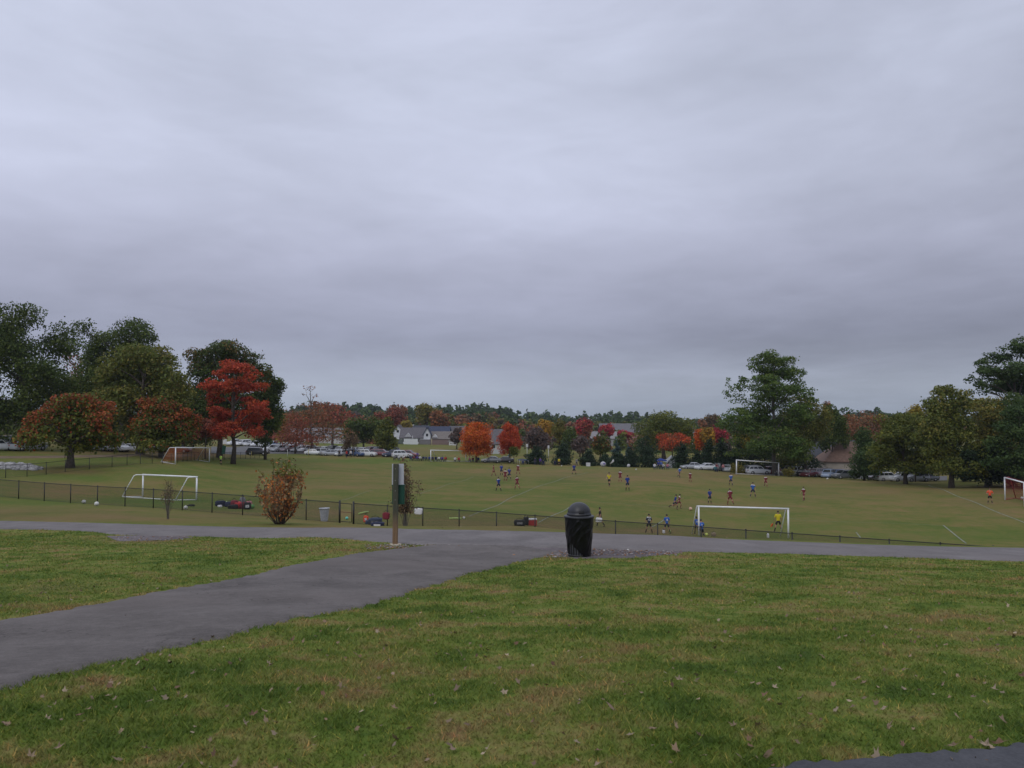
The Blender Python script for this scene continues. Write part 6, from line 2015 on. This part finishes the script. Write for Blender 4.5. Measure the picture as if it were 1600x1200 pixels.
lo_ = ramp(t, gr, [(.3, (.15, .09, .05)), (.7, (.27, .175, .10))]); hi_ = ramp(t, gr, [(.3, (.040, .045, .030)), (.7, (.095, .095, .065))])
lk(t, mixc(t, ramp(t, h_, [(.20, (0, 0, 0)), (.42, (1, 1, 1))]), lo_, hi_), bs.inputs['Base Color']); bs.inputs['Roughness'].default_value = .9
bp_ = nd(t, 'ShaderNodeBump'); bp_.inputs['Strength'].default_value = .6; lk(t, gr, bp_.inputs['Height']); lk(t, bp_.outputs[0], bs.inputs['Normal'])
bm = bmesh.new(); bmesh.ops.create_cube(bm, size=1)
for v in bm.verts: v.co = Vector((v.co.x * pw, v.co.y * pw, (v.co.z + .5) * (ph + .1) - .1))
bmesh.ops.bevel(bm, geom=bm.edges[:], offset=.008, segments=2, affect='EDGES')
for v in bm.verts: v.co.x += .10 * pw * v.co.z / ph + .004 * math.sin(v.co.z * 2.1)
me = bpy.data.meshes.new('post'); bm.to_mesh(me); bm.free(); meshobj('post', me, sp, M_POST)
M_SIGN = pmat('white_sign_back', (.50, .52, .56), .45, nz=.06, nscale=5)
sw = 18.6 * m_; sx0 = 3.0 * m_


def rbox(name, c, s, mat, parent, bev=.01):
    bm = bmesh.new(); bmesh.ops.create_cube(bm, size=1)
    for v in bm.verts: v.co = Vector((v.co.x * s[0], v.co.y * s[1], v.co.z * s[2]))
    bmesh.ops.bevel(bm, geom=bm.edges[:], offset=bev, segments=2, affect='EDGES')
    me = bpy.data.meshes.new(name); bm.to_mesh(me); bm.free(); return meshobj(name, me, parent, mat, loc=c)


rbox('sign_panel', (sx0, pw / 2 + .010, (125 - 16) * m_), (sw, .012, 32.5 * m_), M_SIGN, sp, .004)
M_GRN = pmat('green_powder_coat', (.010, .070, .045), .4, nz=.1, nscale=6)
db = rbox('dispenser_box', (sx0 + .6 * m_, pw / 2 + .075, 76.5 * m_), (19.0 * m_, .13, 29 * m_), M_GRN, sp, .012)
rbox('dispenser_lid', (0, 0, 15.2 * m_), (20.2 * m_, .15, 2.0 * m_), M_GRN, db, .006)
MB().box((0, .07, 0), (.10, .02, .05)).build('lock_plate', M_RIM, db)
for zz in (118, 100, 84, 70): MB().tube([(.2 * m_, -pw / 2 - .006, zz * m_), (.2 * m_, -pw / 2 + .01, zz * m_)], .010, 8).build('bolt', M_RIM, sp)
MB().lathe([(0, .035), (.10, .036), (.148, .028), (.160, .012), (.165, -.05)], 24).build('footing', pmat('pale_concrete', (.42, .36, .28), .9, nz=.15, nscale=20), sp)

# ------------------------------------------------------------ litter bin
g = G(905, 869.5, 12); DB = g.y; m_ = DB / F
tb = empty('litter_bin', (g.x, g.y, H(g.x, g.y)), 0, 'black domed litter bin wrapped in a creased black plastic bag', 'litter bin')
M_BAG = bpy.data.materials.new('black_plastic_bag'); M_BAG.use_nodes = True
t = M_BAG.node_tree; bs = t.nodes['Principled BSDF']; bs.inputs['Base Color'].default_value = (.006, .006, .007, 1); bs.inputs['Roughness'].default_value = .34; bs.inputs['Specular IOR Level'].default_value = .28
c_ = nd(t, 'ShaderNodeTexCoord'); mp = nd(t, 'ShaderNodeMapping'); mp.inputs['Rotation'].default_value = (0, math.radians(38), 0); mp.inputs['Scale'].default_value = (2, 2, 9); lk(t, c_.outputs['Object'], mp.inputs[0])
bp_ = nd(t, 'ShaderNodeBump'); bp_.inputs['Strength'].default_value = .40; bp_.inputs['Distance'].default_value = .02; lk(t, noise(t, mp.outputs[0], 2.2, 4, .55, dist=1.2), bp_.inputs['Height']); lk(t, bp_.outputs[0], bs.inputs['Normal'])
rt_, rb2 = 21.6 * m_, 16.8 * m_
Htop = 61.5 * m_
na, nz_ = 180, 70
FOLDS = [(250, .78, -.75, .75, .030, .07), (262, .66, -.80, .70, .026, .06), (285, .72, -.55, .55, .022, .06), (300, .60, -.45, .45, .020, .05), (240, .70, -.95, .40, -.022, .06), (275, .50, -.95, .55, .018, .08), (310, .42, -1.1, .5, .020, .07),
         (255, .35, -1.3, .6, -.012, .10), (230, .60, -.7, .35, .018, .05), (20, .6, -.7, .7, .025, .08), (60, .5, -.8, .8, .025, .08), (120, .6, -.6, .7, .025, .08), (160, .4, -.9, .7, .02, .08), (335, .70, -.5, .5, .02, .06), (200, .7, -.9, .4, .02, .06)]
V = []; Q = []
for j in range(nz_ + 1):
    for i in range(na):
        a = 2 * math.pi * i / na; f = j / nz_
        front = math.cos(a + math.pi * .62)      # 1 towards the lower left of the view
        hem = .03 + (.34 if False else .30 * max(0, math.cos(a - math.radians(222))) ** 3) + .02 * math.sin(a * 7) + .015 * math.sin(a * 13 + 1)
        z = hem + (Htop - hem) * f
        r = rb2 + (rt_ - rb2) * (z / Htop)
        d = 0.0
        for a0, z0_, sl_, ln_, am_, wd_2 in FOLDS:
            da = (a - math.radians(a0) + math.pi) % (2 * math.pi) - math.pi
            u_ = da * math.cos(sl_) - (z - z0_) * 2.6 * math.sin(sl_); v_2 = da * math.sin(sl_) + (z - z0_) * 2.6 * math.cos(sl_)
            d += am_ * math.exp(-abs(v_2) / wd_2) * math.exp(-(u_ / ln_) ** 4)
        d = d * .62 + .003 * math.sin(a * 7 + z * 9 + math.sin(z * 14)) + .002 * math.sin(a * 17 - z * 21)
        d *= min(1, (1 - f) * 9 + .08)
        r += .012 + d
        V.append((math.cos(a) * r, math.sin(a) * r, z))
for j in range(nz_):
    for i in range(na):
        Q.append((j * na + i, j * na + (i + 1) % na, (j + 1) * na + (i + 1) % na, (j + 1) * na + i))
me = quads_mesh('plastic_bag', np.array(V), np.array(Q), mat=M_BAG); me.polygons.foreach_set('use_smooth', [True] * len(me.polygons))
bo = meshobj('plastic_bag', me, tb)
s_ = bo.modifiers.new('thickness', 'SOLIDIFY'); s_.thickness = .003; s_.offset = 1
# slatted steel basket inside
ns_ = 26
for i in range(ns_):
    a = 2 * math.pi * i / ns_
    if i == 0:
        sl_ = MB(); lo = Vector((rb2 - .006, 0, .05)); hi = Vector((rt_ - .012, 0, Htop - .02)); cdir = (hi - lo)
        for (q, nx_) in ((0, 1),):
            vs = []
            for pnt in (lo, hi):
                for dx_, dy_ in ((-.003, -.017), (.003, -.017), (.003, .017), (-.003, .017)): vs.append(pnt + Vector((dx_, dy_, 0)))
            sl_.add(vs, [(3, 2, 1, 0), (4, 5, 6, 7), (0, 1, 5, 4), (1, 2, 6, 5), (2, 3, 7, 6), (3, 0, 4, 7)])
        sme = sl_.mesh('slat', M_FBLK)
    meshobj('slat', sme, tb, rot=(0, 0, a))
MB().lathe([(rb2 - .008, .02), (rb2 + .006, .02), (rb2 + .008, .07), (rb2 - .006, .07), (rb2 - .008, .02)], 40).build('base_ring', M_FBLK, tb)
MB().lathe([(0, .05), (rb2 - .04, .05), (rb2 - .03, .07), (rt_ - .05, Htop - .1), (rt_ - .06, Htop - .1)], 32).build('inner_liner', pmat('grey_liner', (.20, .21, .24), .5), tb)
# dome lid
M_LID = pmat('lid_plastic', (.020, .021, .027), .40, nz=.15, nscale=4)
rd = 18.2 * m_; rim_r = 23.6 * m_; zr = 61.0 * m_
prof = [(rt_ - .01, zr - .01), (rim_r - .004, zr - .004), (rim_r, zr + .010), (rim_r - .004, zr + .030), (rim_r - .03, zr + .040), (rd + .03, zr + .045), (rd + .010, zr + .050), (rd + .006, zr + .085), (rd - .006, zr + .098)]
hd_ = 84 * m_ - zr - .098
for k in range(1, 15):
    an = math.pi / 2 * k / 14
    prof.append(((rd - .006) * math.cos(an), zr + .098 + hd_ * math.sin(an)))
lid = MB().lathe(prof, 64).build('dome_lid', M_LID, tb)
MB().lathe([(rd + .001, zr + .049), (rd + .013, zr + .052), (rd + .013, zr + .080), (rd + .001, zr + .083)], 64).build('lid_band', pmat('band_black', (.008, .008, .009), .5), tb)
vs = []; fs = []
for i in range(13):      # push flap on the side away from the path
    for j in range(9):
        a = math.radians(-82 + (i - 6) * 2.3); e_ = math.radians(3 + j * 2.1)
        vs.append(((rd + .004) * math.cos(e_) * math.cos(a), (rd + .004) * math.cos(e_) * math.sin(a), zr + .098 + (hd_ + .003) * math.sin(e_)))
for i in range(12):
    for j in range(8): fs.append((i * 9 + j, (i + 1) * 9 + j, (i + 1) * 9 + j + 1, i * 9 + j + 1))
fo = MB().add(vs, fs, True).build('push_flap', pmat('band_black', (.008, .008, .009), .5), lid)
s_ = fo.modifiers.new('thickness', 'SOLIDIFY'); s_.thickness = .006
# pale stones and leaf litter on the gravel by the bin
rr_ = np.random.default_rng(9)
VV = []; QQ = []; cc_ = []; off = 0
regs = [(905, 1065, 858, 869, 420), (800, 890, 862, 872, 300), (570, 720, 851, 858, 380), (180, 290, 839, 845, 120)]
for x0, x1, y0, y1, n_ in regs:
    for i in range(n_):
        x, y = rr_.uniform(x0, x1), rr_.uniform(y0, y1)
        q = G(x, y, 14 if x > 500 else 22)
        s = rr_.uniform(.008, .026) * (2.0 if rr_.random() < .012 else 1)
        v = iv * (1 + rr_.normal(0, .15, (len(iv), 1))) * s * np.array([1.2, .9, .6]) + np.array([q.x, q.y, q.z + .018])
        VV.append(v); QQ.append(ifc + off); off += len(v)
        c3 = np.array([.30, .27, .27]) * rr_.uniform(.4, 1.3) if rr_.random() < .6 else np.array([.30, .16, .09]) * rr_.uniform(.5, 1.2)
        cc_.append(np.tile(c3, (len(ifc), 1)))
tag(meshobj('gravel_stones', quads_mesh('gravel_stones', np.concatenate(VV), np.concatenate(QQ), np.concatenate(cc_), rm_)), 'loose gravel and bits at the path junction', 'gravel', kind='stuff')
for x, y, lb in ((944, 861.5, 'left of two pale stones beside the litter bin'), (981, 860.5, 'right of two pale stones beside the litter bin')):
    q = G(x, y, 14); bm = bmesh.new(); bmesh.ops.create_icosphere(bm, subdivisions=2, radius=.028)
    for v in bm.verts: v.co *= 1 + .15 * math.sin(v.co.x * 90 + v.co.y * 60 + x); v.co.z *= .75
    me = bpy.data.meshes.new('stone'); bm.to_mesh(me); bm.free(); tag(meshobj('stone', me, None, pmat('pale_stone', (.55, .54, .52), .8), loc=(q.x, q.y, q.z + .02)), lb, 'stone')

# ------------------------------------------------------------ fallen leaves
def leaf_shape(seed, lobes=5):
    rng = random.Random(seed)
    pts = []
    k = lobes * 2
    for i in range(k + 1):
        a = math.radians(-150 + 300 * i / k)
        r = (1.0 if i % 2 == 0 else .58) * rng.uniform(.62, 1.15) * (1.15 if i == lobes else 1)
        pts.append((math.sin(a) * r * .8, math.cos(a) * r))
    pts.append((0, -.35))
    vs = [(0, 0, .06)] + [(x, y, .55 * (x * x + .3 * y * y) * rng.uniform(.5, 1.4) + .05 * rng.random()) for x, y in pts]
    n = len(pts)
    fs = [(0, 1 + i, 1 + (i + 1) % n) for i in range(n)]
    b = len(vs)
    vs += [(-.025, -.35, .05), (.025, -.35, .05), (.06, -.95, .16), (.02, -.95, .18)]; fs.append((b, b + 1, b + 2, b + 3))
    return np.array(vs), fs


LCOL = [(.22, .16, .10), (.29, .225, .155), (.15, .085, .05), (.19, .13, .08), (.24, .17, .115)]
lmes = []
for i in range(8):
    v, f = leaf_shape(i + 3, 5 if i % 2 else 4)
    me = bpy.data.meshes.new('leaf'); me.from_pydata([tuple(p) for p in v], [], f); me.update()
    me.materials.append(pmat('dry_leaf_%d' % (i % 5), LCOL[i % 5], .75, nz=.3, nscale=2.5)); lmes.append(me)
big = [(87, 1108, .085), (74, 1131, .06), (126, 1126, .07), (6, 1143, .08), (92, 1176, .07), (48, 1190, .09), (172, 1096, .05), (395, 1124, .075), (414, 1120, .065), (382, 1138, .075), (355, 1112, .06), (302, 1004, .06), (316, 1012, .05), (363, 998, .06),
       (405, 992, .06), (457, 1005, .08), (246, 905, .055), (420, 1044, .06), (498, 1023, .08), (423, 1045, .07), (555, 1027, .07), (675, 1094, .07), (905, 1102, .06), (833, 1136, .06), (1341, 1067, .08), (1062, 1070, .075), (985, 1078, .07), (1252, 1098, .085),
       (1368, 1122, .06), (1388, 1143, .09), (1382, 1115, .075), (1411, 1174, .07), (1490, 1177, .09), (1541, 1172, .11), (1561, 1170, .11), (1436, 1088, .06), (1473, 1078, .07), (1540, 1075, .05), (1553, 1086, .09), (1598, 1062, .10), (1558, 1021, .075),
       (1424, 989, .06), (1340, 1044, .06), (1252, 1031, .06), (1473, 932, .055), (1372, 929, .05), (1277, 971, .05), (1296, 932, .045), (1190, 953, .045), (1239, 957, .04), (1526, 962, .06), (1495, 988, .05), (1105, 985, .04), (1147, 1142, .07), (690, 950, .05), (720, 905, .04),
       (950, 985, .05), (820, 1010, .06), (560, 1090, .07), (640, 1150, .07), (230, 1180, .07), (1020, 1150, .07), (760, 1180, .08), (1090, 910, .045), (1600 - 40, 890, .04), (1330, 900, .04), (196, 966, .05), (452, 954, .05), (150, 870, .05), (413, 877, .045)]
rl = random.Random(4)
REG = {}
LCN = ['tan', 'pale tan', 'brown', 'tan brown', 'buff']
for i, (x, y, s) in enumerate(big):
    q = G(x, y, 2.2)
    o = bpy.data.objects.new('fallen_leaf', lmes[i % 8]); link(o)
    o.location = (q.x, q.y, q.z + .022 + .012 * rl.random()); o.scale = (s * .32 * rl.uniform(.5, 1.1), s * .44, s * .75)
    o.rotation_euler = (rl.uniform(-.5, .5), rl.uniform(-.5, .5), rl.uniform(0, 6.28))
    band = 'lowest lawn' if y > 1135 else 'near lawn' if y > 1060 else 'middle lawn' if y > 960 else 'far lawn'
    if (x, y) in ((1541, 1172), (1561, 1170), (1490, 1177)): band = 'dark path'
    third = 'left' if x < 480 else 'centre' if x < 1000 else 'right'
    REG.setdefault((band, third), []).append((x, o, LCN[(i % 8) % 5], 'large' if s > .075 else 'small'))
for (band, third), lst in REG.items():
    for k_, (x, o, cn_, sz_) in enumerate(sorted(lst, key=lambda q: q[0])):
        tag(o, '%s %s fallen leaf, %s on the %s, %s part' % (sz_, cn_, ORD[k_] + ' from the left' if k_ else 'leftmost', band, third), 'fallen leaf', 'fallen leaves near the camera')
rr_ = np.random.default_rng(21)
VV = []; QQ = []; CC = []; off = 0
n_ = 1500
Yl = 3.4 * (30 / 3.4) ** rr_.random(n_); Xl = rr_.uniform(-.8, .8, n_) * Yl
keep = rr_.random(n_) < .35 + vnoise(Xl, Yl, .5, 8)
for m in MASKS[:2]: keep &= ~(inside(m, Xl, Yl) & (rr_.random(n_) < .93))
for x, y in zip(Xl[keep], Yl[keep]):
    v, f = leaf_shape(int(rr_.integers(3, 11)), 4)
    s = rr_.uniform(.012, .030)
    a = rr_.uniform(0, 6.28); ca, sa = math.cos(a), math.sin(a)
    R_ = np.array([[ca, -sa, 0], [sa, ca, 0], [rr_.normal() * .5, rr_.normal() * .5, 1]])
    vv = (v * s) @ R_.T + np.array([x, y, H(x, y) + .020])
    tri = np.array([q[:3] for q in f[:-1]])
    VV.append(vv); QQ.append(tri + off); off += len(vv)
    CC.append(np.tile(np.array(LCOL[int(rr_.integers(0, 5))]) * rr_.uniform(.6, 1.3), (len(tri), 1)))
tag(meshobj('leaf_litter', quads_mesh('leaf_litter', np.concatenate(VV), np.concatenate(QQ), np.concatenate(CC), rm_)), 'small dry leaves scattered over the lawn', 'leaf litter', kind='stuff')

# ------------------------------------------------------------ bake skinned figures and lettering to plain meshes
bpy.context.view_layer.update()
dg = bpy.context.evaluated_depsgraph_get()
new = {}
for o, m_ in SKINS:
    me = bpy.data.meshes.new_from_object(o.evaluated_get(dg)); new[o.name] = (me, m_)
tnew = [(o, bpy.data.meshes.new_from_object(o.evaluated_get(dg)), m_) for o, m_ in TEXTS]
for o, m_ in SKINS:
    me, m_ = new[o.name]
    o.modifiers.clear(); me.name = o.name; o.data = me
    me.materials.clear(); me.materials.append(m_)
for d, o in COPIES:
    d.modifiers.clear(); d.data = o.data
for o, me, m_ in tnew:
    me.materials.clear(); me.materials.append(m_)
    q = bpy.data.objects.new('number', me); COL.objects.link(q); q.parent = o.parent; q.location = o.location; q.rotation_euler = o.rotation_euler
    nm = o.name; bpy.data.objects.remove(o); q.name = 'number'

# ------------------------------------------------------------ thin air between here and the ridge
hz = bpy.data.meshes.new('haze')
x0, x1, y0, y1, z0, z1 = -2600, 2600, -80, 1400, -60, 34
hz.from_pydata([(x0, y0, z0), (x1, y0, z0), (x1, y1, z0), (x0, y1, z0), (x0, y0, z1), (x1, y0, z1), (x1, y1, z1), (x0, y1, z1)], [],
               [(3, 2, 1, 0), (4, 5, 6, 7), (0, 1, 5, 4), (1, 2, 6, 5), (2, 3, 7, 6), (3, 0, 4, 7)])
hm = bpy.data.materials.new('air'); hm.use_nodes = True
ht = hm.node_tree; ht.nodes.clear()
pv = nd(ht, 'ShaderNodeVolumePrincipled'); pv.inputs['Color'].default_value = (.80, .88, 1.0, 1); pv.inputs['Density'].default_value = 0.00012; pv.inputs['Anisotropy'].default_value = .2
ho = nd(ht, 'ShaderNodeOutputMaterial'); lk(ht, pv.outputs[0], ho.inputs['Volume'])
hz.materials.append(hm)
tag(meshobj('haze', hz), 'thin even haze over the whole valley', 'haze', kind='stuff')
